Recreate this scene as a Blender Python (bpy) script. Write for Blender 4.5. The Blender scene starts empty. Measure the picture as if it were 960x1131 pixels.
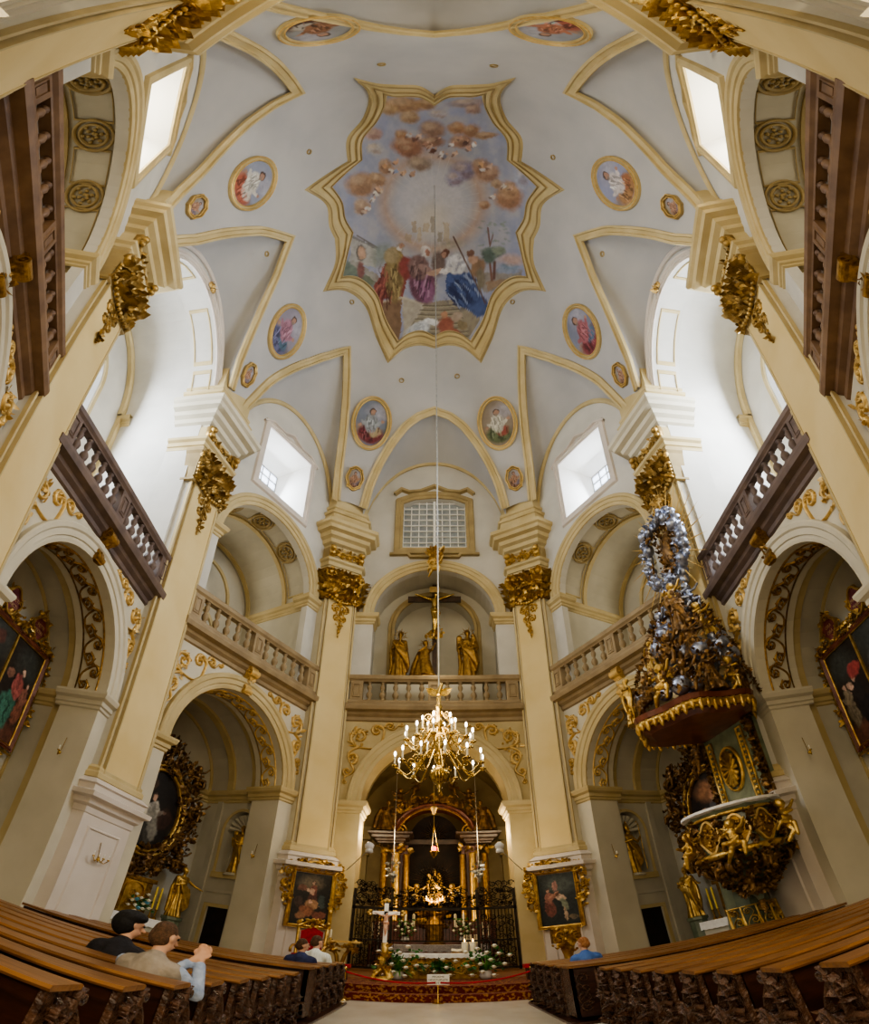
import bpy, math, random, numpy as np
from math import pi, sin, cos, sqrt, hypot, atan2
from mathutils import Vector, Matrix, geometry
random.seed(7); rng=np.random.default_rng(5)
COL=bpy.context.scene.collection
sc=bpy.context.scene
V=Vector
# ------------------------------------------------------------------ materials
def lin(c):
    return tuple((x/12.92 if x<=.04045 else ((x+.055)/1.055)**2.4) for x in c)
def hexc(h):
    return lin(tuple(int(h[i:i+2],16)/255 for i in (0,2,4)))
MATS={}
def mk(name,c1,c2=None,rough=.7,metal=0.,scale=3.,bump=0.,bscale=None,emit=0.,emc=None,detail=4.,ramp=(.35,.65),attr=None,stretch=None,spec=.5,trans=0.):
    m=bpy.data.materials.new(name);m.use_nodes=True;nt=m.node_tree;n=nt.nodes;l=nt.links
    b=n['Principled BSDF'];b.inputs['Roughness'].default_value=rough;b.inputs['Metallic'].default_value=metal
    b.inputs['Specular IOR Level'].default_value=spec
    if trans: b.inputs['Transmission Weight'].default_value=trans
    c1=hexc(c1) if isinstance(c1,str) else c1
    c2=hexc(c2) if isinstance(c2,str) else c2
    tc=n.new('ShaderNodeTexCoord');mp=n.new('ShaderNodeMapping');l.new(tc.outputs['Object'],mp.inputs['Vector'])
    if stretch: mp.inputs['Scale'].default_value=stretch
    if attr:
        a=n.new('ShaderNodeAttribute');a.attribute_name=attr;l.new(a.outputs['Color'],b.inputs['Base Color'])
    elif c2 is not None:
        t=n.new('ShaderNodeTexNoise');t.inputs['Scale'].default_value=scale;t.inputs['Detail'].default_value=detail
        l.new(mp.outputs['Vector'],t.inputs['Vector'])
        r=n.new('ShaderNodeValToRGB');r.color_ramp.elements[0].position=ramp[0];r.color_ramp.elements[1].position=ramp[1]
        r.color_ramp.elements[0].color=(*c1,1);r.color_ramp.elements[1].color=(*c2,1)
        l.new(t.outputs['Fac'],r.inputs['Fac']);l.new(r.outputs['Color'],b.inputs['Base Color'])
    else: b.inputs['Base Color'].default_value=(*c1,1)
    if bump:
        t2=n.new('ShaderNodeTexNoise');t2.inputs['Scale'].default_value=bscale or scale*3;t2.inputs['Detail'].default_value=5
        l.new(mp.outputs['Vector'],t2.inputs['Vector'])
        bp=n.new('ShaderNodeBump');bp.inputs['Strength'].default_value=bump;bp.inputs['Distance'].default_value=.03
        l.new(t2.outputs['Fac'],bp.inputs['Height']);l.new(bp.outputs['Normal'],b.inputs['Normal'])
    if emit:
        b.inputs['Emission Color'].default_value=(*(hexc(emc) if emc else c1),1);b.inputs['Emission Strength'].default_value=emit
    MATS[name]=m;return m
mk('wall','C2BEB4','D0CCC2',.85,scale=.6,bump=.08,bscale=9)
mk('wall_low','C4BCA6','D0C8B3',.8,scale=.7,bump=.06,bscale=9)
mk('niche','B5AF9E','C6C0AF',.85,scale=.7)
mk('yellow','D6BE86','DFCA97',.8,scale=.5,bump=.05,bscale=8)
mk('trim','BAA677','C9B78B',.7,scale=.9,bump=.05)
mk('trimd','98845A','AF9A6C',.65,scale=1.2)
mk('vault','ACAAA8','B9B6B2',.9,scale=.35,bump=.04,bscale=6)
mk('pedestal','CFC4B8','D9CFC5',.7,scale=.8)
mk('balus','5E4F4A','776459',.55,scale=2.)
mk('baluswarm','6A503C','86694E',.55,scale=2.)  # browner stone: warm light on the rear bays put into the colour
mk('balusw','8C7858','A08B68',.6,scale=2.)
mk('gold','B08A44','DDBB70',.36,.8,scale=6,bump=.35,bscale=30)
mk('goldday','8E7440','C0A062',.42,.7,scale=6,bump=.35,bscale=30)  # gilding dulled in colour for the pilasters that stand in daylight
mk('goldl','C9A560','DDBE7E',.42,.5,scale=6,bump=.25,bscale=30)
mk('goldd','7C5C2C','B08A48',.4,.75,scale=8,bump=.4,bscale=30)
mk('bronzeleaf','4E3820','987444',.4,.6,scale=5,bump=.4,bscale=20)
mk('silver','7F869C','B0B6C8',.3,.85,scale=6,bump=.3,bscale=24)
mk('redmarble','5B2E22','7D4A36',.3,scale=3)
mk('greenmarble','5C6450','788068',.3,scale=3)
mk('darkstone','3A2A20','55402E',.4,scale=3)
mk('iron','17120D','33281B',.45,.6,scale=8)
mk('pewtop','6E4824','96683A',.36,scale=2.2,stretch=(1,9,9),bump=.08,bscale=5,detail=6)
mk('pewdark','2A160D','45261A',.32,scale=2,stretch=(2,2,6),bump=.1)
mk('carved','3A261C','6A4C3A',.22,scale=14,bump=.9,bscale=26)
mk('floor','CFC5B0','DDD4C2',.22,scale=1.6,bump=.03,detail=6,stretch=(1,.4,1))
mk('carpet','5E120E','A8783C',.95,scale=15,ramp=(.5,.6),bump=.3,bscale=60)
mk('boards','6F4524','8A5A31',.5,scale=3,stretch=(1,6,6))
mk('white','F2EFE8',None,.6)
mk('whitecloth','EDEAE6','F8F6F2',.9,scale=10,bump=.2)
mk('greycloth','A9A7AC','C7C4C8',.9,scale=22,bump=.2)
mk('velvet','8E0F18','B01B25',.8,scale=12)
mk('black','0C0B0C','17161A',.8,scale=12,bump=.4)
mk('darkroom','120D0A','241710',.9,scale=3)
mk('glass_day',(.86,.91,1.),None,.3,emit=3.6,emc='DCE8FF')
mk('glass_dim','8D9396','A9ACA8',.2,scale=4)
mk('panered','A04038','6b5a55',.4,scale=14)
mk('candle','EFE6CC',None,.5)
mk('candleyel','E3C44A','EED468',.45,scale=4)
mk('bulb',(1,.93,.8),None,.4,emit=9,emc='FFF0D8')
mk('flame',(1,.75,.35),None,.4,emit=12,emc='FFC46A')
mk('redlamp',(1,.1,.08),None,.3,emit=8,emc='FF4238')
mk('brass','B8923E','DCC07A',.22,.95,scale=5)
mk('skin','C99A7E','D9AE92',.6,scale=8)
mk('hairdark','2B1E16','3B2A1F',.85,scale=40,bump=.6)
mk('hairbrown','4A3626','6A4E38',.85,scale=40,bump=.6)
mk('hairginger','9A6238','C08A5A',.8,scale=40,bump=.6)
mk('coatblack','141318','23222A',.85,scale=14,bump=.4)
mk('jacketgrey','8A8276','A59B90',.8,scale=9,bump=.4)
mk('shirtblue','93A5C6','B4C2DC',.8,scale=14,bump=.4)
mk('navy','20264A','2E3560',.8,scale=10,bump=.3)
mk('jacketblue','3C62A8','5078C0',.7,scale=8,bump=.3)
mk('stripe','C8CFC4','EEF0EA',.8,scale=22,stretch=(6,.4,.4))
mk('jeans','3A537E','5672A0',.85,scale=20)
mk('leafgreen','23502A','4F8A3E',.55,scale=7)
mk('palmgreen','3C7A33','78AC4C',.5,scale=7)
mk('rose','F3ECD2','FBF8EA',.6,scale=12)
mk('bluerose','4A9EC8','7CC4E0',.6,scale=12)
mk('porcelain','CFCFD2','E6E6E8',.2,scale=6)
mk('paint',(1,1,1),None,.75,attr='Col')
mk('canvas',(1,1,1),None,.45,attr='Col')
mk('inscr','6E3038','8A4A48',.5,scale=6)
mk('ink','1E1E1E',None,.6)
mk('inkgold','C8A878',None,.6)
mk('steel','9A9A98','B8B8B4',.35,.8,scale=6)
M_=MATS
# ------------------------------------------------------------------ mesh builder
class MB:
    def __init__(s): s.v=[];s.f=[]
    def add(s,vs,fs):
        b=len(s.v);s.v.extend(tuple(v) for v in vs);s.f.extend(tuple(b+i for i in f) for f in fs);return s
    def grid(s,rows,cu=False,cv=False):
        m=len(rows);n=len(rows[0]);b=len(s.v)
        for r in rows:s.v.extend(tuple(p) for p in r)
        for i in range(m if cu else m-1):
            i2=(i+1)%m
            for j in range(n if cv else n-1):
                j2=(j+1)%n
                s.f.append((b+i*n+j,b+i*n+j2,b+i2*n+j2,b+i2*n+j))
        return s
    def boxM(s,M,a0,a1,z0,z1,d0,d1):
        vs=[M(a,z,d) for d in (d0,d1) for z in (z0,z1) for a in (a0,a1)]
        return s.add(vs,[(0,1,3,2),(4,6,7,5),(0,4,5,1),(2,3,7,6),(0,2,6,4),(1,5,7,3)])
    def box(s,x0,x1,y0,y1,z0,z1): return s.boxM(lambda a,z,d:(a,d,z),x0,x1,z0,z1,y0,y1)
    def lathe(s,prof,c=(0,0,0),n=12,M=None,mod=None):
        rows=[]
        for r,z in prof:
            row=[]
            for k in range(n):
                a=2*pi*k/n;rr=r*(mod(a,z) if mod else 1)
                p=V((rr*cos(a),rr*sin(a),z))
                p=(M@p if M is not None else p)+V(c);row.append(p)
            rows.append(row)
        b=len(s.v);s.grid(rows,cv=True)
        s.f.append(tuple(b+k for k in range(n))[::-1]);s.f.append(tuple(b+(len(prof)-1)*n+k for k in range(n)))
        return s
    def sphere(s,c,r,nu=8,nv=6):
        if not hasattr(r,'__len__'): r=(r,r,r)
        rows=[[V((c[0]+r[0]*sin(pi*(i+.02*(i==0)-.02*(i==nv))/nv)*cos(2*pi*j/nu),c[1]+r[1]*sin(pi*(i+.02*(i==0)-.02*(i==nv))/nv)*sin(2*pi*j/nu),c[2]-r[2]*cos(pi*i/nv))) for j in range(nu)] for i in range(nv+1)]
        return s.grid(rows,cv=True)
    def tube(s,path,r,n=6,closed=False):
        P=[V(p) for p in path];m=len(P);rows=[];ref=None
        R=r if hasattr(r,'__len__') else [r]*m
        for i in range(m):
            t=(P[(i+1)%m]-P[i-1]) if closed else (P[min(i+1,m-1)]-P[max(i-1,0)])
            if t.length<1e-9:t=V((0,0,1))
            t.normalize()
            if ref is None:
                ref=V((0,0,1)) if abs(t.z)<.9 else V((1,0,0))
            u=ref-t*ref.dot(t)
            if u.length<1e-6:u=t.orthogonal()
            u.normalize();w=t.cross(u);ref=u
            rows.append([P[i]+(u*cos(2*pi*k/n)+w*sin(2*pi*k/n))*R[i] for k in range(n)])
        b=len(s.v);s.grid(rows,cu=closed,cv=True)
        if not closed:
            s.f.append(tuple(b+k for k in range(n)));s.f.append(tuple(b+(m-1)*n+k for k in range(n)))
        return s
    def cone(s,p0,p1,r0,r1,n=8):
        """capsule-like tapered limb"""
        p0,p1=V(p0),V(p1);d=p1-p0;L=d.length
        if L<1e-6:return s.sphere(p0,r0)
        d/=L;pts=[];rs=[]
        for k in range(5):
            a=pi/2*k/4;pts.append(p0-d*r0*cos(a));rs.append(max(r0*sin(a),r0*.05))
        for k in range(5):
            a=pi/2*k/4;pts.append(p1+d*r1*sin(a));rs.append(max(r1*cos(a),r1*.05))
        return s.tube(pts,rs,n)
    def sweep(s,M,path,prof,closed=False,cprof=False):
        n=len(path);rows=[]
        for i in range(n):
            p=path[i];a=path[i-1] if (i>0 or closed) else None;b=path[(i+1)%n] if (i<n-1 or closed) else None
            def nrm(q,r):
                dx,dy=r[0]-q[0],r[1]-q[1];L=hypot(dx,dy) or 1;return (-dy/L,dx/L)
            if a is None:N=nrm(p,b)
            elif b is None:N=nrm(a,p)
            else:
                n1=nrm(a,p);n2=nrm(p,b);N=(n1[0]+n2[0],n1[1]+n2[1]);L=hypot(*N) or 1
                N=(N[0]/L,N[1]/L);k=1/max(.35,N[0]*n1[0]+N[1]*n1[1]);N=(N[0]*k,N[1]*k)
            rows.append([M(p[0]+N[0]*o,p[1]+N[1]*o,d) for o,d in prof])
        b0=len(s.v);s.grid(rows,cu=closed,cv=cprof)
        if cprof and not closed:
            m=len(prof);s.f.append(tuple(b0+k for k in range(m)));s.f.append(tuple(b0+(n-1)*m+k for k in range(m)))
        return s
    def sweep3(s,P,N,prof,closed=False):
        n=len(P);rows=[]
        for i in range(n):
            a=P[i-1] if (i>0 or closed) else P[i];b=P[(i+1)%n] if (i<n-1 or closed) else P[i]
            t1=(V(P[i])-V(a));t2=(V(b)-V(P[i]))
            t=(t1.normalized() if t1.length>1e-9 else V())+(t2.normalized() if t2.length>1e-9 else V())
            if t.length<1e-6:t=t2
            t.normalize();nn=V(N[i]).normalized();B=t.cross(nn).normalized()
            k=1.
            if t1.length>1e-9 and t2.length>1e-9: k=1/max(.4,t.dot(t1.normalized()))
            rows.append([V(P[i])+B*(o*k)+nn*d for o,d in prof])
        return s.grid(rows,cu=closed)
    def ribbon(s,M,path,w0,w1,h,d0=0.):
        n=len(path);rows=[]
        for i in range(n):
            t=i/(n-1);w=w0+(w1-w0)*t
            a=path[max(i-1,0)];b=path[min(i+1,n-1)];dx,dy=b[0]-a[0],b[1]-a[1];L=hypot(dx,dy) or 1;N=(-dy/L,dx/L)
            rows.append([M(path[i][0]+N[0]*o*w,path[i][1]+N[1]*o*w,d0+h*e*min(1,w/max(w0,w1)+.3)) for o,e in ((-1,0),(-.6,.8),(0,1),(.6,.8),(1,0))])
        s.grid(rows);return s
    def leaf(s,p,dirv,up,L,W,curl=.5,n=4):
        p=V(p);d=V(dirv).normalized();u=V(up);u=(u-d*u.dot(d))
        if u.length<1e-4:u=d.orthogonal()
        u.normalize();w=d.cross(u);rows=[]
        for i in range(n+1):
            t=i/n;a=curl*t*t*1.8
            c=p+d*(L*(sin(max(a,1e-3))/max(curl*1.8,1e-3)*1. if curl>1e-3 else L*t))+u*(L*.55*t*t*curl*1.6)
            ww=W*(.35+.9*sin(pi*min(1,t*.92+.08)))*(1.15 if i%2 else .8)*(0.25 if i==n else 1)
            rows.append([c-w*ww-u*ww*.25,c+u*ww*.12,c+w*ww-u*ww*.25])
        return s.grid(rows)
def wid(s,z,d):return (s,d,z)
def tagit(o,label=None,cat=None,group=None,kind=None):
    if label:o['label']=label
    if cat:o['category']=cat
    if group:o['group']=group
    if kind:o['kind']=kind
    return o
def build(name,mb,mat,parent=None,smooth=False,label=None,cat=None,group=None,kind=None,col=None):
    co=np.array([tuple(v) for v in mb.v],dtype=float)
    if parent is None: c=V((float((co[:,0].min()+co[:,0].max())/2),float((co[:,1].min()+co[:,1].max())/2),float(co[:,2].min())))
    else:
        c=V((float((co[:,0].min()+co[:,0].max())/2),float((co[:,1].min()+co[:,1].max())/2),float((co[:,2].min()+co[:,2].max())/2)))
    me=bpy.data.meshes.new(name);me.from_pydata((co-np.array(c)).tolist(),[],mb.f)
    if smooth: me.polygons.foreach_set('use_smooth',[True]*len(me.polygons))
    if col is not None:
        at=me.color_attributes.new('Col','FLOAT_COLOR','POINT');at.data.foreach_set('color',col.astype(np.float32).ravel())
    me.materials.append(M_[mat] if isinstance(mat,str) else mat)
    me.update()
    o=bpy.data.objects.new(name,me);COL.objects.link(o);o.location=c
    if parent is not None:
        o.parent=parent;o.matrix_parent_inverse=pinv(parent)
    return tagit(o,label,cat,group,kind)
def wm(o):
    m=Matrix.LocRotScale(o.location,o.rotation_euler,o.scale)
    return wm(o.parent)@o.matrix_parent_inverse@m if o.parent else m
def pinv(o): return wm(o).inverted()
def thing(name,loc,label,cat,group=None,rz=0,kind=None):
    o=bpy.data.objects.new(name,None);COL.objects.link(o);o.location=loc;o.rotation_euler=(0,0,rz);o.empty_display_size=.2
    return tagit(o,label,cat,group,kind)
def copy_tree(o,parent=None):
    c=o.copy();COL.objects.link(c)
    if parent is not None:
        mi=o.matrix_parent_inverse.copy();c.parent=parent;c.matrix_parent_inverse=mi
    for ch in list(o.children):copy_tree(ch,c)
    return c
def place(o,loc,rz=0,s=1,label=None,group=None,mirror=False):
    o.location=loc;o.rotation_euler=(0,0,rz);o.scale=(-s if mirror else s,s,s)
    if label:o['label']=label
    if group:o['group']=group
    return o
def remesh(mb,vox,smooth=2,name='tmp'):
    me=bpy.data.meshes.new(name);me.from_pydata([tuple(v) for v in mb.v],[],mb.f);me.update()
    o=bpy.data.objects.new(name,me);COL.objects.link(o)
    r=o.modifiers.new('r','REMESH');r.mode='VOXEL';r.voxel_size=vox
    if smooth:
        k=o.modifiers.new('s','SMOOTH');k.iterations=smooth;k.factor=.5
    dg=bpy.context.evaluated_depsgraph_get();ev=o.evaluated_get(dg);m2=ev.to_mesh()
    out=MB();out.v=[tuple(v.co) for v in m2.vertices];out.f=[tuple(p.vertices) for p in m2.polygons]
    ev.to_mesh_clear();bpy.data.objects.remove(o);bpy.data.meshes.remove(me)
    return out
def meshdata(mb,mat,name,smooth=True):
    me=bpy.data.meshes.new(name);me.from_pydata([tuple(v) for v in mb.v],[],mb.f)
    if smooth:me.polygons.foreach_set('use_smooth',[True]*len(me.polygons))
    me.materials.append(M_[mat]);me.update();return me
def inst(name,me,loc,rot=(0,0,0),s=1,parent=None,label=None,cat=None,group=None):
    o=bpy.data.objects.new(name,me);COL.objects.link(o);o.location=loc;o.rotation_euler=rot
    o.scale=s if hasattr(s,'__len__') else (s,s,s)
    if parent is not None:o.parent=parent;o.matrix_parent_inverse=pinv(parent)
    return tagit(o,label,cat,group)
# ------------------------------------------------------------------ plan of the church
H=1.35;YC=10.55
A={1:(3.30,21.49),2:(4.46,20.80),3:(7.53,15.23),4:(7.93,13.61),5:(7.93,7.49),6:(7.53,5.86),7:(4.46,.30),8:(3.30,-.39)}
def frame(P,Q,side):
    dx,dy=Q[0]-P[0],Q[1]-P[1];L=hypot(dx,dy);t=(dx/L,dy/L);n=(t[1],-t[0]);c=((P[0]+Q[0])/2,(P[1]+Q[1])/2)
    if c[0]*n[0]+(c[1]-YC)*n[1]<0:n=(-n[0],-n[1])
    def M(s,z,d): return V((side*(c[0]+t[0]*s-n[0]*d),c[1]+t[1]*s-n[1]*d,z))
    M.L=L;M.c=c;M.t=t;M.n=n;M.side=side
    # heading of inward normal
    M.rz=atan2(-n[1],-n[0]*side)+pi/2   # object whose front is -Y faces inward
    return M
def bayf(i,side=1):
    P,Q={0:((-3.3,21.49),(3.3,21.49)),1:(A[3],A[2]),2:(A[5],A[4]),3:(A[7],A[6]),4:((3.3,-.39),(-3.3,-.39))}[i]
    return frame(P,Q,side)
def pilf(k,side): # k=1..4, s runs from A(2k-1) to A(2k)
    return frame(A[2*k-1],A[2*k],side)
SN={1:'right',-1:'left'}
def arcpts(w,z0,h,n=24,cx=0.):
    return [(cx+w*cos(pi*k/n),z0+h*sin(pi*k/n)) for k in range(n+1)]   # from +w over to -w
def archloop(w,z0,zb,h,n=24,cx=0):
    return [(cx+w,zb)]+arcpts(w,z0,h,n,cx)+[(cx-w,zb)]
def holed(mb,M,outer,holes,d,thick=0):
    loops=[outer]+holes
    L3=[[V((p[0],p[1],0)) for p in l] for l in loops]
    tri=geometry.tessellate_polygon(L3);flat=[p for l in loops for p in l]
    mb.add([M(p[0],p[1],d) for p in flat],[tuple(t) for t in tri])
    if thick:
        for h in holes: mb.grid([[M(p[0],p[1],d) for p in h],[M(p[0],p[1],d-thick) for p in h]],cv=True)
    return mb
ARCHV=[(0,-.02),(0,.07),(.08,.10),(.14,.10),(.16,.15),(.30,.16),(.34,.22),(.44,.24),(.48,.20),(.5,-.02)]
def scaleprof(p,a,b): return [(x*a,y*b) for x,y in p]
# dome
def dome(x,y):
    g=(abs(x)/8.0)**3.2+(abs(y)/11.1)**3.2;rho=g**(1/3.2)
    return 18.4+14.3*max(0,1-rho*rho)**.85
def dnorm(x,y):
    e=.02;gx=(dome(x+e,y)-dome(x-e,y))/(2*e);gy=(dome(x,y+e)-dome(x,y-e))/(2*e)
    n=V((gx,gy,-1));return n.normalized()    # points into the room
def dp(x,y,o=0):
    p=V((x,y+YC,dome(x,y)));return p+dnorm(x,y)*o if o else p
# spiral ornament in a panel
def spiral(x,y,r,a0,turns,hand,n=22,r1=.16):
    out=[]
    for k in range(n+1):
        t=k/n;rr=r*(1-(1-r1)*t**.8);a=a0+hand*2*pi*turns*t
        out.append((x+rr*cos(a),y+rr*sin(a)))
    return out
def acanthus(mb,M,scr,d=0.,h=.07,w=.07,leaves=6):
    prev=None
    for (x,y,r,a0,hand) in scr:
        ww=w*.62*min(1.3,r/.3+.3);p=spiral(x,y,r,a0,1.35,hand)
        mb.ribbon(M,p,ww,ww*.55,h,d)
        if prev is not None and hypot(prev[0]-x,prev[1]-y)<3.2*(r+prev[2]):
            q0=p[0];q1=prev[3];mx_,my_=(q0[0]+q1[0])/2,(q0[1]+q1[1])/2;ex,ey=q1[0]-q0[0],q1[1]-q0[1];sg=hand
            mb.ribbon(M,[(q0[0]+ex*t-ey*sg*.35*sin(pi*t),q0[1]+ey*t+ex*sg*.35*sin(pi*t)) for t in [k/8 for k in range(9)]],ww*.9,ww*.5,h,d)
        prev=(x,y,r,p[0])
        c=p[-1];mb.grid([[M(c[0]+q*ww*1.3*cos(2*pi*j/7),c[1]+q*ww*1.3*sin(2*pi*j/7),d+e) for j in range(7)] for q,e in ((1,0),(.7,h),(.05,h*1.3))],cv=True)
        for k in range(leaves):
            i=1+int(k*11/leaves);a=p[i];b=p[i+1];dx,dy=b[0]-a[0],b[1]-a[1];L=hypot(dx,dy) or 1;dx/=L;dy/=L
            for sgn,ln in ((1,.5),(-1,.35)):
                nx,ny=-dy*sgn,dx*sgn;l=r*ln*(1.1-.05*k)
                q=[(a[0]+(dx*.8*t+nx*(t-.35*t*t))*l,a[1]+(dy*.8*t+ny*(t-.35*t*t))*l) for t in (0,.3,.6,.85,1)]
                mb.ribbon(M,q,ww*.75,ww*.12,h*.9,d)
    return mb
def leafcloud(mb,pts,size,outn=None,k=1):
    """curled acanthus leaves at pts [(pos,normal)]"""
    for p,nr in pts:
        nr=V(nr).normalized()
        for _ in range(k):
            t=V((random.uniform(-1,1),random.uniform(-1,1),random.uniform(-.6,1)));t=t-nr*t.dot(nr)*.6
            if t.length<.05:t=V((0,0,1))
            sz=size*random.uniform(.6,1.25)
            mb.leaf(V(p)+V((random.uniform(-1,1),random.uniform(-1,1),random.uniform(-1,1)))*size*.2,t,nr,sz,sz*.32,random.uniform(.4,1.1))
    return mb
def volute(mb,M,x,z,d,r,hand,wid_=.12):
    """3-D scroll: a tube-band spiral with thickness in d"""
    p=spiral(x,z,r,pi/2,1.6,hand,26,.12);n=len(p);rows=[]
    for i in range(n):
        q=p[i];w=r*.16*(1-.5*i/n)
        a=p[max(i-1,0)];b=p[min(i+1,n-1)];dx,dy=b[0]-a[0],b[1]-a[1];L=hypot(dx,dy) or 1;N=(-dy/L,dx/L)
        rows.append([M(q[0]+N[0]*w,q[1]+N[1]*w,d-wid_),M(q[0]+N[0]*w,q[1]+N[1]*w,d+wid_),M(q[0]-N[0]*w,q[1]-N[1]*w,d+wid_),M(q[0]-N[0]*w,q[1]-N[1]*w,d-wid_)])
    return mb.grid(rows,cv=True)
# ------------------------------------------------------------------ shell
OUTN={}
for k_,b_ in ((1,0),(2,1),(3,1),(4,2),(5,2),(6,3),(7,3),(8,4)): OUTN[k_]=bayf(b_,1).n
def planpath(k,side,r=1.3,grow=0.):
    a,b=A[2*k-1],A[2*k];na,nb=OUTN[2*k-1],OUTN[2*k]
    P=[(a[0]+na[0]*r,a[1]+na[1]*r),a,b,(b[0]+nb[0]*r,b[1]+nb[1]*r)]
    return [(side*p[0],p[1]) for p in P]
def offpath(path,o):
    mb=MB();mb.sweep(lambda x,y,z:(x,y,z),path,[(o,0)]);return [(v[0],v[1]) for v in mb.v]
def block(mb,path,z0,z1,o=0.,sgn=1):
    pp=offpath(path,o*sgn) if o else path
    n=len(pp);b=len(mb.v)
    mb.v+= [(p[0],p[1],z0) for p in pp]+[(p[0],p[1],z1) for p in pp]
    mb.f+= [(b+i,b+(i+1)%n,b+n+(i+1)%n,b+n+i) for i in range(n)]
    mb.f+= [tuple(range(b,b+n)),tuple(range(b+n,b+2*n))];return mb
def mould(mb,path,prof,sgn):
    return mb.sweep(lambda x,y,z:(x,y,z),path,[(a*sgn,z) for a,z in prof])
PCORN=[(0,3.35),(.05,3.4),(.06,3.55),(.16,3.62),(.2,3.75),(.34,3.8),(.36,3.92),(.16,3.98),(.18,4.12),(.24,4.16),(.1,4.28),(0,4.34)]
ENT=[(0,17.15),(.05,17.2),(.08,17.32),(.22,17.38),(.26,17.55),(.42,17.62),(.46,17.8),(.66,17.84),(.7,18.0),(.8,18.06),(.82,18.22),(.7,18.26),(0,18.34)]
ARCHI=[(0,16.0),(.12,16.02),(.12,16.18),(.17,16.2),(.17,16.38),(.26,16.44),(.28,16.54),(.05,16.56),(0,16.56)]
plabel={1:'beside the chancel arch',2:'between the side balcony and the diagonal chapel',3:'at the near end of the side balcony',4:'overhead, nearest the visitor'}
for side in (1,-1):
    for k in (1,2,3,4):
        M=pilf(k,side);w=M.L;path=planpath(k,side);sg=-side;b0=M(0,0,0);col='yellow'
        P=thing('pilaster',(b0.x,b0.y,0),'%s cream pilaster with gilded capital %s'%(SN[side],plabel[k]),'pilaster')
        build('pedestal',block(MB(),path,0,3.5,.12,sg),'pedestal',P)
        mb=MB()
        mb.sweep(lambda p,q,d:M(p,q,d),[(-w/2+.2,.5),(w/2-.2,.5),(w/2-.2,3.1),(-w/2+.2,3.1)],[(0,.12),(.03,.16),(.06,.16),(.08,.12)],closed=True)
        build('pedestal_panel',mb,'pedestal',P)
        mb=MB();mould(mb,path,[(.12,0),(.22,.02),(.22,.25),(.16,.32),(.12,.34)],sg);build('plinth',mb,'pedestal',P)
        mb=MB();mould(mb,path,[(a+.1,z) for a,z in PCORN],sg)
        block(mb,path,3.5,4.2,.1,sg);build('pedestal_cornice',mb,'pedestal',P)
        build('pier',block(MB(),path,4.2,18.3,0,sg),'wall' if k in (2,3) else 'wall_low',P)
        mb=MB();e=.13
        mb.boxM(M,-w/2+e,w/2-e,4.3,16.0,-.02,.1)
        build('shaft',mb,'yellow',P)
        mb=MB()
        for s_ in (-1,1): mb.boxM(M,s_*(w/2)-.035,s_*(w/2)+.035,4.3,14.6,-.05,.06);mb.boxM(M,s_*(w/2-e)-.02,s_*(w/2-e)+.02,4.3,14.6,0,.125)
        mould(mb,path,[(.1,4.3),(.16,4.34),(.16,4.46),(.1,4.52),(.11,4.6),(.04,4.66),(0,4.7)],sg)
        build('edge_moulding',mb,'trim',P)
        # capital
        cap=MB()
        path_c=[tuple(V(path[1]).lerp(V(path[0]),.3)),path[1],path[2],tuple(V(path[2]).lerp(V(path[3]),.3))]
        mould(cap,path_c,[(.06,14.55),(.13,14.58),(.13,14.66),(.06,14.7),(.1,15.2),(.24,15.7),(.3,15.8),(.3,15.95),(.1,16.0)],sg)
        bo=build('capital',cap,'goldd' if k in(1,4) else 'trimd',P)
        lv=MB();pts=[]
        for row,(z0_,nn,sz,dd) in enumerate(((14.65,9,.34,.12),(15.0,9,.36,.17),(15.4,8,.36,.24),(15.75,9,.24,.34))):
            for j in range(nn):
                s_=-w/2+w*(j+.5*(row%2))/(nn-1)
                if s_>w/2+.1:continue
                b=M(s_,z0_,dd);nv=(M(0,0,1)-M(0,0,0));lv.leaf(b,V((random.uniform(-.35,.35),random.uniform(-.35,.35),1))+nv*random.uniform(0,.35),nv,sz*random.uniform(.8,1.15),sz*.38,random.uniform(.8,1.3))
        na=pilf(k,side)
        for e_,(q0,q1) in enumerate(((path[1],path[0]),(path[2],path[3]))):
            dv=V((q1[0]-q0[0],q1[1]-q0[1],0));dv.normalize();nv=V((q0[0],q0[1]-0,0))-b0;nv.z=0
            nv=nv-dv*nv.dot(dv);nv.normalize()
            for row in range(4):
                for j in range(2 if k in(1,4) else 0):
                    b=V((q0[0],q0[1],14.65+row*.33))+dv*(.1+.2*j)+nv*(.1+.05*row);lv.leaf(b,V((0,0,1)),nv,.34,.13,1.1)
        pts=[(M(random.uniform(-w/2,w/2),random.uniform(14.6,15.9),.2+random.uniform(0,.1)),M(0,0,1)-M(0,0,0)) for _ in range(190)]
        leafcloud(lv,pts,.2)
        for s_ in (-1,1):
            volute(lv,M,s_*(w/2+.02),15.72,.25,.27,s_);lv.sphere(M(s_*(w/2),15.72,.38),.1)
            for q in range(5): lv.sphere(M(s_*(w/2+.02),15.35-.16*q,.18),.09-.008*q,6,5)
        build('capital_leaves',lv,'gold' if k in(1,4) else 'goldday',bo,smooth=True)
        # garland and pendant drop
        dr=MB();Mp=lambda a,z,d:M(a,z,.1+d)
        for j in range(13):
            t=j/12;dr.sphere(M(-w/2+w*t,14.75-.28*sin(pi*t),.22),.075,6,5)
        acanthus(dr,Mp,[(-.2,14.2,.2,pi/2,1),(.2,14.2,.2,pi/2,-1),(-.14,13.75,.15,pi/2,1),(.14,13.75,.15,pi/2,-1),(0,13.4,.1,pi/2,1)],h=.07,w=.055)
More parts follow.
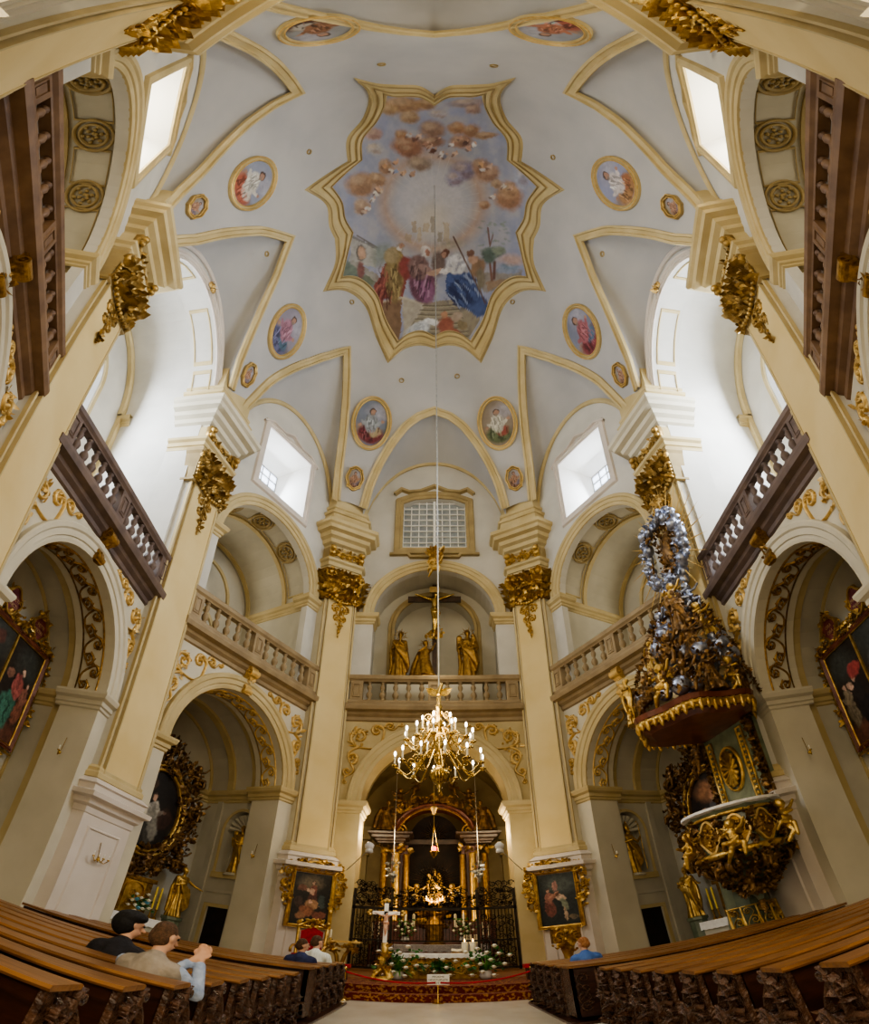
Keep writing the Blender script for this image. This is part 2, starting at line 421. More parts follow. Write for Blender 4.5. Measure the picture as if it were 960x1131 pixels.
        leafcloud(dr,[(M(random.uniform(-.3,.3)*(z-12.8)/1.6,z,.13),M(0,0,1)-M(0,0,0)) for z in [random.uniform(12.95,14.4) for _ in range(26)]],.16)
        dr.tube([M(0,12.9,.12),M(0,14.7,.12)],.03,5)
        for q in range(4):dr.sphere(M(0,13.2-.1*q,.14),.045-.006*q,6,5)
        build('pendant_ornament',dr,'gold' if k in(1,4) else 'goldday',P,smooth=True)
        mb=MB();mould(mb,path,ARCHI,sg);build('architrave',mb,'trim',P)
        mb=MB();mould(mb,path,[(.1,16.5),(.1,17.2)],sg);build('frieze',mb,'trim' if k!=1 else 'trimd',P)
        fr=MB();acanthus(fr,lambda a,z,d:M(a,z,.1+d),[(-w*.33,16.88,.2,0,1),(-w*.08,16.86,.18,pi,-1),(w*.12,16.86,.18,0,1),(w*.35,16.88,.2,pi,-1)],h=.08,w=.055)
        for s_ in (-1,1):
            fr.boxM(M,s_*w/2-.1,s_*w/2+.1,16.6,17.2,.05,.26);fr.sphere(M(s_*w/2,16.75,.3),.12);fr.sphere(M(s_*w/2,17.0,.33),.13)
        leafcloud(fr,[(M(random.uniform(-w/2,w/2),random.uniform(16.6,17.15),.14),M(0,0,1)-M(0,0,0)) for _ in range(24)],.17)
        build('frieze_ornament',fr,'gold' if k in(1,4) else 'goldday',P,smooth=True)
        mb=MB();mould(mb,path,ENT,sg);block(mb,path,17.2,18.3,.0,sg);build('cornice',mb,'trim' if k in (1,3,4) else 'wall_low',P)
        mb=MB();block(mb,path,18.3,18.95,.3,sg);block(mb,path,18.95,19.3,.2,sg);mould(mb,path,[(.2,18.9),(.36,18.95),(.4,19.05),(.24,19.12),(.2,19.3),(.26,19.34),(.28,19.45),(.15,19.5)],sg)
        block(mb,path,19.3,20.7,.16,sg);build('attic_block',mb,'trim',P)
# ------------------------------------------------------------------ bays
WN={(0,1):'wall_front',(1,1):'wall_front_right',(1,-1):'wall_front_left',(2,1):'wall_right',(2,-1):'wall_left',(3,1):'wall_rear_right',(3,-1):'wall_rear_left',(4,1):'wall_rear'}
IMP=[(0,6.0),(.05,6.03),(.05,6.1),(.1,6.13),(.1,6.24),(.2,6.3),(.24,6.4),(.24,6.46),(0,6.5)]
GC=[(0,9.62),(.07,9.66),(.08,9.78),(.2,9.86),(.24,9.95),(.42,9.99),(.46,10.12),(.46,10.2),(.36,10.26),(0,10.3)]
nwin=[0];ndoor=[0];ntrim=[0]
def trimname(): ntrim[0]+=1;return 'trim_%d'%ntrim[0]
LR=-.25;UR=-.35
def lunette(M,n=40,w=3.35,h=4.8,d=UR): return [M(w*cos(pi*k/n),18.4+h*sin(pi*k/n),d) for k in range(n+1)]
bal_me={};WALLS={}
bp=[(.09,0),(.09,.06),(.06,.08),(.06,.1),(.11,.17),(.125,.25),(.1,.33),(.05,.4),(.05,.43),(.085,.5),(.1,.57),(.08,.64),(.055,.68),(.05,.7),(.09,.73),(.09,.78)]
for nm_,mt_ in (('balus','balus'),('balusw','balusw'),('baluswarm','baluswarm')): bal_me[nm_]=meshdata(MB().lathe(bp,n=10),mt_,'baluster_'+nm_)
where={(0,1):'over the chancel arch',(1,1):'over the right diagonal chapel',(1,-1):'over the left diagonal chapel',(2,1):'over the right side chapel',(2,-1):'over the left side chapel',(3,1):'of the bay overhead right',(3,-1):'of the bay overhead left'}
for (i,side),wn in WN.items():
    M=bayf(i,side);c0=M(0,0,LR);hw=3.36
    n_=24
    # lower wall
    lw=MB();holed(lw,M,[(-hw,0),(hw,0),(hw,10.1),(-hw,10.1)],[archloop(2.5,6.45,0.001,2.55,n_)] ,LR,1.2)
    W=build(wn,lw,'wall_low' if i!=0 else 'trim',kind='structure')
    uo=[(hw,10.1)]+[(hw*cos(pi*k/30),18.4+4.8*sin(pi*k/30)) for k in range(31)]+[(-hw,10.1)]
    holes=[]
    if i in (0,1,3,4):
        holes.append(archloop(2.54,14.45,10.3,2.3,n_))
        if i==0: holes.append([(1.45,17.95),(1.45,20.6),(.9,20.85),(0,20.95),(-.9,20.85),(-1.45,20.6),(-1.45,17.95)])
        elif i!=4: holes.append([(1.4,17.75),(1.4,20.9),(-1.4,20.9),(-1.4,17.75)])
    else: holes.append(archloop(2.95,18.3,10.3,3.8,n_))
    uw=MB();holed(uw,M,uo,holes,UR if i!=2 else LR,.3 if i!=2 else 1.05)
    build('upper_wall',uw,'wall',W);WALLS[(i,side)]=W
    # impost mouldings
    mb=MB();Mp=lambda p,q,z:M(p,z,q)
    for pth in ([(2.5,-1.6),(2.5,LR),(3.3,LR)],[(-3.3,LR),(-2.5,LR),(-2.5,-1.6)]): mb.sweep(Mp,pth,IMP)
    # archivolt
    mb.sweep(M,arcpts(2.5,6.45,2.55,30),[(-a,LR+d) for a,d in scaleprof(ARCHV,1.05,.8)])
    o=build(trimname(),mb,'trim' if i<2 else 'wall_low',kind='structure')
    mb=MB()
    if i in(0,1,3,4):
        for pth in ([(2.54,-1.0),(2.54,UR),(3.3,UR)],[(-3.3,UR),(-2.54,UR),(-2.54,-1.0)]): mb.sweep(Mp,pth,[(a,z+7.98) for a,z in IMP])
        mb.sweep(M,arcpts(2.54,14.45,2.3,30),[(-a,UR+d) for a,d in scaleprof(ARCHV,.95,.8)])
    else:
        mb.sweep(M,arcpts(2.95,18.3,3.8,34),[(-a,LR+d) for a,d in scaleprof(ARCHV,.7,.8)])
        for s_ in(1,-1):
            pth=[(2.95,-1.4),(2.95,LR+.0)] if s_>0 else [(-2.95,LR),(-2.95,-1.4)]
            mb.sweep(Mp,pth,[(0,17.55),(.06,17.6),(.08,17.8),(.24,17.86),(.3,18.05),(.4,18.1),(.4,18.25),(0,18.32)])
    # lunette moulding against the vault
    L=lunette(M,d=UR+.02 if i!=2 else LR+.02);nv=M(0,0,1)-M(0,0,0)
    mb.sweep3(L,[nv]*len(L),[(-.02,0),(-.02,.08),(.1,.12),(.18,.06),(.2,0)] if side>0 else [(.02,0),(.02,.08),(-.1,.12),(-.18,.06),(-.2,0)])
    build(trimname(),mb,'trim' if i!=2 else 'pedestal',kind='structure')
    # gallery cornice and balustrade
    if i!=4:
        mb=MB();mb.sweep(Mp,[(-3.3,LR),(3.3,LR)],GC,cprof=True)
        dark={2:'balus',3:'baluswarm'}.get(i,'balusw')
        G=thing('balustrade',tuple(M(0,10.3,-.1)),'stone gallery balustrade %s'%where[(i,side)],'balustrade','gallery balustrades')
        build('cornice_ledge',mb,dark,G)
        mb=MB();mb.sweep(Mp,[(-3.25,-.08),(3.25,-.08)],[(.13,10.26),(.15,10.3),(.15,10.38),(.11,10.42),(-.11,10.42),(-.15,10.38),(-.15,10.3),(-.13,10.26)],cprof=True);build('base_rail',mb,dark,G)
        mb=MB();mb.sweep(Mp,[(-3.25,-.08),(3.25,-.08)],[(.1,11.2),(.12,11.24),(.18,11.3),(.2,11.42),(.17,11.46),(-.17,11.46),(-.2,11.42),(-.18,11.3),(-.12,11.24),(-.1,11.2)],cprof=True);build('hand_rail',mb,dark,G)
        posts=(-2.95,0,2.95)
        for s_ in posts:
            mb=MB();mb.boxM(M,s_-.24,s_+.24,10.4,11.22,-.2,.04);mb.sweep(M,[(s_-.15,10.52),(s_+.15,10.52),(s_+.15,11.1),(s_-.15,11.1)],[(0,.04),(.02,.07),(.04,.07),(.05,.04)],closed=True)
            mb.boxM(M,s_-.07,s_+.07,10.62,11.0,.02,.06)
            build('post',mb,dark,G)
        nb=6 if i==2 else 5
        for sg in(-1,1):
            for j in range(nb):
                s_=sg*(.24+(2.95-.48)*(j+.5)/nb)
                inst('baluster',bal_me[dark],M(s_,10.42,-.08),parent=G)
        # key volute bracket under the ledge at arch crown
        K=MB();prof=[(LR,9.0),(LR+.15,8.98),(LR+.22,9.1),(LR+.14,9.3),(LR+.12,9.45),(LR+.3,9.6),(LR+.42,9.75),(LR+.3,9.95),(LR,9.95)]
        K.grid([[M(a,z,d) for d,z in prof] for a in (-.16,.16)]);K.add([M(-.16,z,d) for d,z in prof],[tuple(range(len(prof)))]);K.add([M(.16,z,d) for d,z in prof],[tuple(range(len(prof)))])
        Ms=lambda a,z,d:M(d,z,a)
        volute(K,Ms,LR+.3,9.75,0,.2,1,.2);volute(K,Ms,LR+.16,9.12,0,.13,1,.18)
        leafcloud(K,[(M(random.uniform(-.12,.12),random.uniform(9.1,9.6),LR+.2),M(0,0,1)-M(0,0,0)) for _ in range(8)],.15)
        build('keystone_bracket',K,'goldd' if i>1 else 'goldl',smooth=False,label='scrolled gilt keystone bracket under the balcony %s'%where[(i,side)],cat='bracket',group='keystone brackets')
        # spandrel scrolls
        for sg in(-1,1):
            sp=MB();q=1 if sg>0 else -1
            def Q(x,y,r,a,h): return (sg*x,y,r,a if sg>0 else pi-a,h*sg)
            acanthus(sp,lambda a,z,d:M(a,z,LR+d),[Q(3.12,7.2,.1,pi/2,-1),Q(3.07,7.6,.17,-pi/2,1),Q(2.95,8.15,.26,-pi/2,-1),Q(2.72,8.98,.4,-pi/2,1),Q(2.1,9.25,.27,pi,-1),Q(1.62,9.42,.18,0,1),Q(1.2,9.52,.1,0,-1)],h=.09,w=.075,leaves=7)
            leafcloud(sp,[(M(sg*x,z,LR+.05),M(0,0,1)-M(0,0,0)) for x,z in [(random.uniform(2.5,3.1),random.uniform(8.3,9.3)) for _ in range(14)]],.16)
            end=('front' if sg>0 else 'rear')+' end'
            if i==0: end='left half' if sg<0 else 'right half'
            build('stucco_scrollwork',sp,'goldl',W,smooth=True,label='gilded leaf scrollwork in the spandrel')
# ------------------------------------------------------------------ chapel rooms behind the lower arches
def room(M,hw,zs,rise,d0,d1,zb,mat,name,kind='structure',sides=(1,-1),n=20):
    mb=MB()
    prof=[]
    arc=arcpts(hw,zs,rise,n)
    mb.grid([[M(a,z,d) for a,z in arc] for d in (d0,(d0+d1)/2,d1)])
    for s_ in sides: mb.grid([[M(s_*hw,zb,d0),M(s_*hw,zs,d0)],[M(s_*hw,zb,d1),M(s_*hw,zs,d1)]])
    mb.add([M(a,z,d1) for a,z in arc]+[M(-hw,zb,d1),M(hw,zb,d1)],[tuple(range(len(arc)+2))])
    # front return ring between opening and room
    return mb
def ringwall(mb,M,outer,inner,d):
    L3=[[V((p[0],p[1],0)) for p in l] for l in (outer,inner)];tri=geometry.tessellate_polygon(L3);flat=outer+inner
    mb.add([M(p[0],p[1],d) for p in flat],[tuple(t) for t in tri])
for side in(1,-1):
  for i in (1,2,3):
    M=bayf(i,side);dep={1:-4.0,2:-2.6,3:-3.4}[i];hw=2.8
    # side walls: front one may carry the statue niche and doorway
    mb=room(M,hw,6.5,2.75,-1.45,dep,0,'niche','',sides=((-1,) if i==1 else (1,-1)))
    ringwall(mb,M,[(hw,0)]+arcpts(hw,6.5,2.75,20)+[(-hw,0)],archloop(2.5,6.45,0.001,2.55,20),-1.45)
    if i==1:
        holes=[[(-2.9,.0),(-1.5,0.0),(-1.5,2.0),(-2.9,2.0)][::1],[(-2.8,3.3)]+[(-2.05-.72*cos(pi*k/10),4.95+.72*sin(pi*k/10)) for k in range(11)]+[(-1.33,3.3)]]
        holes[0]=[(-2.75,.02),(-1.5,.02),(-1.5,2.0),(-2.75,2.0)]
        Ms=lambda p,q,d:M(hw-d,q,p)
        holed(mb,Ms,[(-1.45,0),(-1.45,6.6),(dep,6.6),(dep,0)],holes,0,.55)
    o=build(WN[(i,side)],mb,'niche',kind='structure')
    # vault ribs & inner impost
    t=MB();Mp=lambda p,q,z:M(p,z,q)
    for pth in ([(hw,dep+.02),(hw,-1.45)],[(-hw,-1.45),(-hw,dep+.02)]): t.sweep(Mp,pth,IMP)
    t.sweep(Mp,[(-hw,dep),(hw,dep)],IMP) if i==1 else None
    for dd in (-1.5,dep+.05)+((-2.7,) if i==1 else ()):
        t.sweep(M,arcpts(hw,6.5,2.75,24),[(0,dd),(.12,dd),(.12,dd-.3),(0,dd-.3)])
        for s_ in(1,-1): t.boxM(M,s_*hw-(.1 if s_>0 else 0),s_*hw+(.1 if s_<0 else 0),0,6.1,dd-.3,dd) if i!=1 else None
    t.sweep(M,arcpts(1.2,6.5,1.3,16),[(0,dep),(0,dep+.08),(-.1,dep+.1),(-.2,dep)])
    build(trimname(),t,'trim',kind='structure')
    # soffit scrollwork (gilded) on the arch underside
    so=MB()
    Mso=lambda a,q,h:M((2.5-h)*cos(a/2.5),6.45+(2.55-h)*sin(a/2.5),q)
    sc_=[]
    for j in range(20): sc_.append((.2+j*.385,-.85+(.12 if j%2 else -.12),.2,0 if j%2 else pi,1 if j%2 else -1))
    acanthus(so,Mso,sc_,h=.06,w=.06,leaves=4)
    so.grid([[Mso(a*.2+.05,-.5,0),Mso(a*.2+.05,-.5,.03),Mso(a*.2+.05,-.55,.03)] for a in range(39)]);so.grid([[Mso(a*.2+.05,-1.2,0),Mso(a*.2+.05,-1.2,.03),Mso(a*.2+.05,-1.15,.03)] for a in range(39)])
    build('soffit_scrollwork',so,'goldd' if i==2 else 'goldl',WALLS[(i,side)],smooth=True,label='gilded scroll band under the arch')
    if i==1:
        Ms=lambda p,q,d:M(hw-d,q,p)
        ndoor[0]+=1;d_=MB();d_.boxM(Ms,-2.75,-1.5,.02,2.0,-.2,-.07);D=build('door_%d'%ndoor[0],d_,'darkroom',kind='structure')  # dark slab paints the unlit space beyond the open doorway
        f=MB();f.sweep(Ms,[(-1.5,0),(-1.5,2.0),(-2.75,2.0),(-2.75,0)],[(0,0),(0,.05),(-.12,.06),(-.14,0)]);build('door_frame',f,'trim',D)
        nb=MB();nb.boxM(Ms,-2.85,-1.28,3.1,3.32,-.02,.12);
        ap=[(-2.05-.72*cos(pi*k/10),4.95+.72*sin(pi*k/10)) for k in range(11)]
        nb.sweep(Ms,[(-2.77,3.3)]+ap+[(-1.33,3.3)],[(0,0),(0,.05),(.08,.07),(.12,0)])
        build(trimname(),nb,'trim',kind='structure')
        nb=MB();nb.boxM(Ms,-2.8,-1.3,3.2,5.8,-.6,-.5);
        # shell head
        for k in range(9):
            a=pi*(k+.5)/9;nb.tube([Ms(-2.05,4.95,-.45),Ms(-2.05-.62*cos(a),4.95+.62*sin(a),-.12)],[.03,.09],6)
        build(trimname(),nb,'niche',kind='structure')
        # pilaster strips on the side wall
        ps=MB()
        for d_ in (-1.47,-3.1): ps.boxM(M,hw-.07,hw,0,6.05,d_-.25,d_)
        ps.boxM(M,hw-.04,hw,2.55,2.65,-3.0,-1.45);build(trimname(),ps,'niche',kind='structure')
# upper rooms
for side in(1,-1):
  for i in (1,3):
    M=bayf(i,side);mb=room(M,2.75,14.45,2.5,-.65,-4.2,10.3,'niche','')
    build(WN[(i,side)],mb,'niche',kind='structure')
    t=MB();Mp=lambda p,q,z:M(p,z,q)
    for pth in ([(2.75,-4.18),(2.75,-.65)],[(-2.75,-.65),(-2.75,-4.18)],[(-2.7,-4.2),(2.7,-4.2)]): t.sweep(Mp,pth,[(a*.7,z+7.98) for a,z in IMP])
    for dd in(-1.75,-3.9): t.sweep(M,arcpts(2.75,14.45,2.5,24),[(0,dd),(.09,dd),(.09,dd-.18),(0,dd-.18)])
    t.sweep(M,arcpts(1.5,14.4,1.6,18),[(0,-4.2),(0,-4.1),(-.12,-4.08),(-.18,-4.2)])
    t.sweep(M,arcpts(1.1,12.6,1.1,18),[(0,-4.2),(0,-4.1),(-.12,-4.08),(-.18,-4.2)])
    # soffit panels
    Mso=lambda a,q,h:M((2.72-h)*cos(a),14.45+(2.47-h)*sin(a),q)
    for a0,a1 in ((.15,.75),(1.05,1.4),(1.74,2.1),(2.4,3.0)):
        lp=[(a0+(a1-a0)*k/8,-.75) for k in range(9)]+[(a1-(a1-a0)*k/8,-1.6) for k in range(9)]
        t.sweep(Mso,lp,[(0,0),(0,.04),(.02,.04),(.025,0)],closed=True)
    build(trimname(),t,'trimd' if i==3 else 'trim',kind='structure')
    for j,a in enumerate((.9,pi/2,pi-.9)):
        r=MB()
        for rr in (.5,.36): r.sweep(lambda p,q,h:Mso(a+p/2.7,-1.17+q,h),[(rr*cos(2*pi*k/24),rr*sin(2*pi*k/24)) for k in range(24)],[(0,0),(.0,.07),(.05,.08),(.09,0)],closed=True)
        for k in range(14):
            an=2*pi*k/14*2.4;rd=.05+.02*k;r.sphere(Mso(a+rd*cos(an)/2.7,-1.17+rd*sin(an),.03),(.06,.06,.06),6,5)
        build('ceiling_rosette',r,'trimd',smooth=True,label='round stucco rosette, %s in the %s %s gallery arch'%(('toward the altar','at the crown','toward the camera')[j],SN[side],{1:'front',3:'rear'}[i]),cat='rosette',group='gallery arch rosettes')
  # side gallery (B2)
  M=bayf(2,side);hb=3.05;arc=arcpts(hb,18.3,3.9,26)
  mb=MB();mb.grid([[M(a,z,d) for a,z in arc] for d in (-1.3,-4)])
  for s_ in(1,-1): mb.grid([[M(s_*hb,10.3,-1.3),M(s_*hb,18.3,-1.3)],[M(s_*hb,10.3,-4),M(s_*hb,18.3,-4)]])
  wl=archloop(1.15,18.2,14.6,1.6,14)
  holed(mb,M,[(hb,10.3)]+arc+[(-hb,10.3)],[wl],-4,.5)
  build(WN[(2,side)],mb,'wall',kind='structure')
  t=MB();t.sweep(M,arcpts(hb,18.3,3.9,30),[(0,-3.98),(.0,-3.8),(.2,-3.75),(.3,-3.8),(.3,-3.98)])
  for s_ in(1,-1): t.boxM(M,s_*hb-(.22 if s_>0 else 0),s_*hb+(.22 if s_<0 else 0),10.3,18.1,-4,-3.8)
  Mp=lambda p,q,z:M(p,z,q)
  for pth in ([(hb,-4),(hb,-3.4)],[(-hb,-3.4),(-hb,-4)]): t.sweep(Mp,pth,[(a,z+11.8) for a,z in IMP])
  Mso=lambda a,q,h:M((2.95-h)*cos(a),18.3+(3.8-h)*sin(a),q)
  for a0,a1 in ((.08,.5),(.62,1.3),(1.84,2.52),(2.64,3.06)):
    for rr in(0,):
      lp=[(a0+(a1-a0)*k/10,-.42) for k in range(11)]+[(a1-(a1-a0)*k/10,-1.12) for k in range(11)]
      t.sweep(Mso,lp,[(-.02,0),(-.02,.05),(.02,.05),(.03,0)],closed=True)
  t.sweep(M,wl,[(0,-3.98),(0,-3.9),(-.15,-3.88),(-.2,-3.98)])
  # doorway head
  t.boxM(M,1.9,2.6,10.3,12.4,-3.99,-3.9);t.boxM(M,1.8,2.7,12.3,12.45,-3.99,-3.75)
  build(trimname(),t,'trim',kind='structure')
  nwin[0]+=1;w=MB();w.add([M(a,z,-4.45) for a,z in wl],[tuple(range(len(wl)))]);Wn=build('window_%d'%nwin[0],w,'glass_day',kind='structure')
  f=MB()
  for s_ in (-.55,0,.55): f.boxM(M,s_-.03,s_+.03,14.6,19.6,-4.43,-4.37)
  for z_ in (15.5,16.4,17.3,18.2,19.0): f.boxM(M,-1.15,1.15,z_-.025,z_+.025,-4.43,-4.37)
  build('glazing_bars',f,'trimd',Wn)
  nk=MB();nk.tube([M(-.3,22.4,LR+.17),M(.3,22.4,LR+.17)],.03,5);nk.tube([M(0,22.1,LR+.2),M(0,22.5,LR+.2)],.04,5);acanthus(nk,lambda a,z,d:M(a,z,LR+.15+d),[(-.12,22.35,.14,pi/2,1),(.12,22.35,.14,pi/2,-1)],h=.1,w=.06);leafcloud(nk,[(M(random.uniform(-.15,.15),random.uniform(22,22.6),LR+.25),M(0,0,1)-M(0,0,0)) for _ in range(10)],.16)
  build('arch_cartouche',nk,'goldl',smooth=True,label='small gilt scroll on the crown of the tall %s side arch'%SN[side],cat='ornament',group='arch crown cartouches')
# front (chancel) gallery niche
M=bayf(0,1);Mp=lambda p,q,z:M(p,z,q)
mb=MB();arc=arcpts(2.62,14.5,2.4,24)
mb.grid([[M(a,z,d) for a,z in arc] for d in(-.65,-2.0)])
for s_ in(1,-1):mb.grid([[M(s_*2.62,10.3,-.65),M(s_*2.62,14.5,-.65)],[M(s_*2.62,10.3,-2.0),M(s_*2.62,14.5,-2.0)]])
nl=archloop(1.75,14.7,11.0,1.65,20)
holed(mb,M,[(2.62,10.3)]+arc+[(-2.62,10.3)],[nl],-2.0,.7);mb.add([M(a,z,-2.7) for a,z in nl],[tuple(range(len(nl)))])
build('wall_front',mb,'niche',kind='structure')
t=MB();t.sweep(M,nl,[(0,-2.0),(0,-1.88),(-.12,-1.86),(-.16,-1.92),(-.28,-1.92),(-.3,-2.0)]);build(trimname(),t,'trimd',kind='structure')
# attic windows
def winframe(M,i,side):
    nwin[0]+=1
    if i==0:
        lp=[(1.45,17.95),(1.45,20.6),(.9,20.85),(0,20.95),(-.9,20.85),(-1.45,20.6),(-1.45,17.95)]
        w=MB();w.add([M(a,z,UR-.3) for a,z in lp],[tuple(range(len(lp)))]);W=build('window_%d'%nwin[0],w,'glass_dim',kind='structure')
        f=MB()
        for k in range(9): f.boxM(M,-1.45+k*.3625-.02,-1.45+k*.3625+.02,18,20.9 if 1<k<7 else 20.6,UR-.28,UR-.22)
        for k in range(9): f.boxM(M,-1.45,1.45,18.1+k*.34-.02,18.1+k*.34+.02,UR-.28,UR-.22)
        f.boxM(M,-.06,.06,18,20.9,UR-.28,UR-.15);f.boxM(M,-1.45,1.45,17.98,18.12,UR-.3,UR-.1)
        build('glazing_bars',f,'white',W)
        f=MB();f.sweep(M,lp,[(0,UR),(0,UR+.08),(-.12,UR+.1),(-.15,UR+.16),(-.36,UR+.14),(-.4,UR)],closed=True)
        tp=[(1.95,21.2),(1.6,21.55),(1.2,21.35),(.7,21.4),(0,21.75),(-.7,21.4),(-1.2,21.35),(-1.6,21.55),(-1.95,21.2)]
        f.sweep(M,tp,[(0,UR),(0,UR+.2),(.1,UR+.18),(.14,UR)]);f.sweep(M,[(-2.0,17.5),(-1.2,17.5),(-1.1,17.35),(1.1,17.35),(1.2,17.5),(2.0,17.5)],[(0,UR),(0,UR+.18),(.12,UR+.16),(.14,UR)])
        build('window_surround',f,'trimd',W);return
    lp=[(1.4,17.75),(1.4,20.9),(-1.4,20.9),(-1.4,17.75)];li=[(.95,18.3),(.95,20.5),(-.95,20.5),(-.95,18.3)]
    r=MB();r.grid([[M(a,z,UR) for a,z in lp],[M(a,z,UR-1.6) for a,z in li]],cv=True)
    w=MB();w.add([M(a,z,UR-1.6) for a,z in li],[(0,1,2,3)]);W=build('window_%d'%nwin[0],w,'glass_day',kind='structure')
    build('splayed_reveal',r,'white',W)
    f=MB()
    for k in range(5): f.boxM(M,-.95+k*.475-.025,-.95+k*.475+.025,18.3,20.5,UR-1.58,UR-1.53)
    for k in range(6): f.boxM(M,-.95,.95,18.3+k*.44-.025,18.3+k*.44+.025,UR-1.58,UR-1.53)
    build('glazing_bars',f,'steel',W)
    f=MB();f.sweep(M,lp,[(0,UR),(0,UR+.06),(-.14,UR+.08),(-.16,UR+.13),(-.3,UR+.1),(-.34,UR)],closed=True)
    f.sweep(M,[(1.85,21.0),(1.3,21.35),(.6,21.3),(0,21.6),(-.6,21.3),(-1.3,21.35),(-1.85,21.0)],[(0,UR),(0,UR+.14),(.08,UR+.14),(.12,UR)])
    build('window_surround',f,'trim' if i==3 else 'pedestal',W)
winframe(bayf(0,1),0,1)
for side in(1,-1):
    for i in(1,3): winframe(bayf(i,side),i,side)
# ------------------------------------------------------------------ vault
G0=[(3.28,10.55),(3.02,10.2),(2.6,9.85),(2.05,9.5),(1.4,9.15),(.75,8.93),(0,8.8)]
G1a=[(4.5,10.1),(4.42,9.5),(4.28,8.8),(4.2,8.1),(4.17,7.3),(4.17,6.5)];G1b=[(4.17,6.5),(4.9,6.22),(5.65,5.8),(6.3,5.3),(6.85,4.85),(7.35,4.6),(7.62,4.42)]
G2a=[(7.68,3.3),(7.42,2.75),(6.97,2.15),(6.25,1.15),(5.65,0)]
def resam(P,n):
    L=[0]
    for a,b in zip(P,P[1:]):L.append(L[-1]+hypot(b[0]-a[0],b[1]-a[1]))
    out=[]
    for k in range(n+1):
        t=L[-1]*k/n;j=max(0,min(len(P)-2,next((q for q in range(len(L)-1) if L[q+1]>=t-1e-9),len(P)-2)));u=(t-L[j])/(L[j+1]-L[j]);out.append((P[j][0]+(P[j+1][0]-P[j][0])*u,P[j][1]+(P[j+1][1]-P[j][1])*u))
    return out
mx=lambda P:[(-x,y) for x,y in P];my=lambda P:[(x,-y) for x,y in P];rv=lambda P:P[::-1]
def two(a,b): return resam(a,20)+resam(b,20)[1:]
GR={(0,1):two(G0,rv(mx(G0))),(4,1):two(mx(my(G0)),rv(my(G0)))}
for side in(1,-1):
    f=(lambda P:P) if side>0 else mx
    GR[(1,side)]=two(f(G1a),f(G1b));GR[(2,side)]=two(f(G2a),f(rv(my(G2a))));GR[(3,side)]=two(f(rv(my(G1b))),f(rv(my(G1a))))
# closed plan outline, clockwise from front
half=rv(G0)[:]+G1a+G1b[1:]+G2a;right=half+rv(my(half))[1:]
outl=right+rv(mx(right))[1:-1]
def rho_at(th):
    dx,dy=cos(th),sin(th);best=1e9
    n=len(outl)
    for q in range(n):
        a,b=outl[q],outl[(q+1)%n];ex,ey=b[0]-a[0],b[1]-a[1];det=dx*(-ey)+ex*dy
        if abs(det)<1e-9:continue
        t=(a[0]*(-ey)+ex*a[1])/det;u=(dx*a[1]-dy*a[0])/det
        if t>0 and -1e-6<=u<=1+1e-6:best=min(best,t)
    return best
angs=sorted(set([round(2*pi*k/300,6) for k in range(300)]+[round(atan2(y,x)%(2*pi),6) for x,y in outl]))
rows=[]
for th in angs:
    R=rho_at(th);rows.append([tuple(dp(R*(k/22)*cos(th),R*(k/22)*sin(th))) if k else (0,YC,dome(0,0)) for k in range(23)])
dm_=MB().grid(rows,cu=True);CE=build('ceiling',dm_,'vault',smooth=True,kind='structure')
RIB=[(-.22,0),(-.22,.1),(-.13,.13),(-.1,.05),(.05,.05),(.08,.13),(.18,.12),(.2,0)]
for (i,side),g in GR.items():
    M=bayf(i,side);w=lunette(M,n=40,d=UR if i!=2 else LR);gp=[dp(x,y) for x,y in g]
    rows=[[w[j].lerp(gp[j],k/8)+V((0,0,.35*sin(pi*k/8)*sin(pi*j/40))) for j in range(41)] for k in range(9)]
    build('severy_vault',MB().grid(rows),'vault',CE,smooth=True)
    nn=[dnorm(x,y) for x,y in g]
    build('groin_rib',MB().sweep3([dp(x,y,.0) for x,y in g],nn,RIB),'trim',CE)
    # thin line half way (stucco panel edge) inside the severy
floor=MB();floor.box(-9.5,9.5,-3,22,-.02,0);build('floor',floor,'floor',kind='structure')
fl=MB();
for (i,side) in ((1,1),(1,-1),(2,1),(2,-1),(3,1),(3,-1)):
    M=bayf(i,side);m=MB();m.boxM(M,-3.3,3.3,-.02,.01,-4.1,.3);build('floor',m,'floor',kind='structure')
    m=MB();m.boxM(M,-3.2,3.2,9.95,10.3,-4.1,-.3);build('floor',m,'wall_low',kind='structure')
m=MB();m.boxM(bayf(0,1),-3.2,3.2,9.98,10.3,-2.8,-.3);build('floor',m,'wall_low',kind='structure')
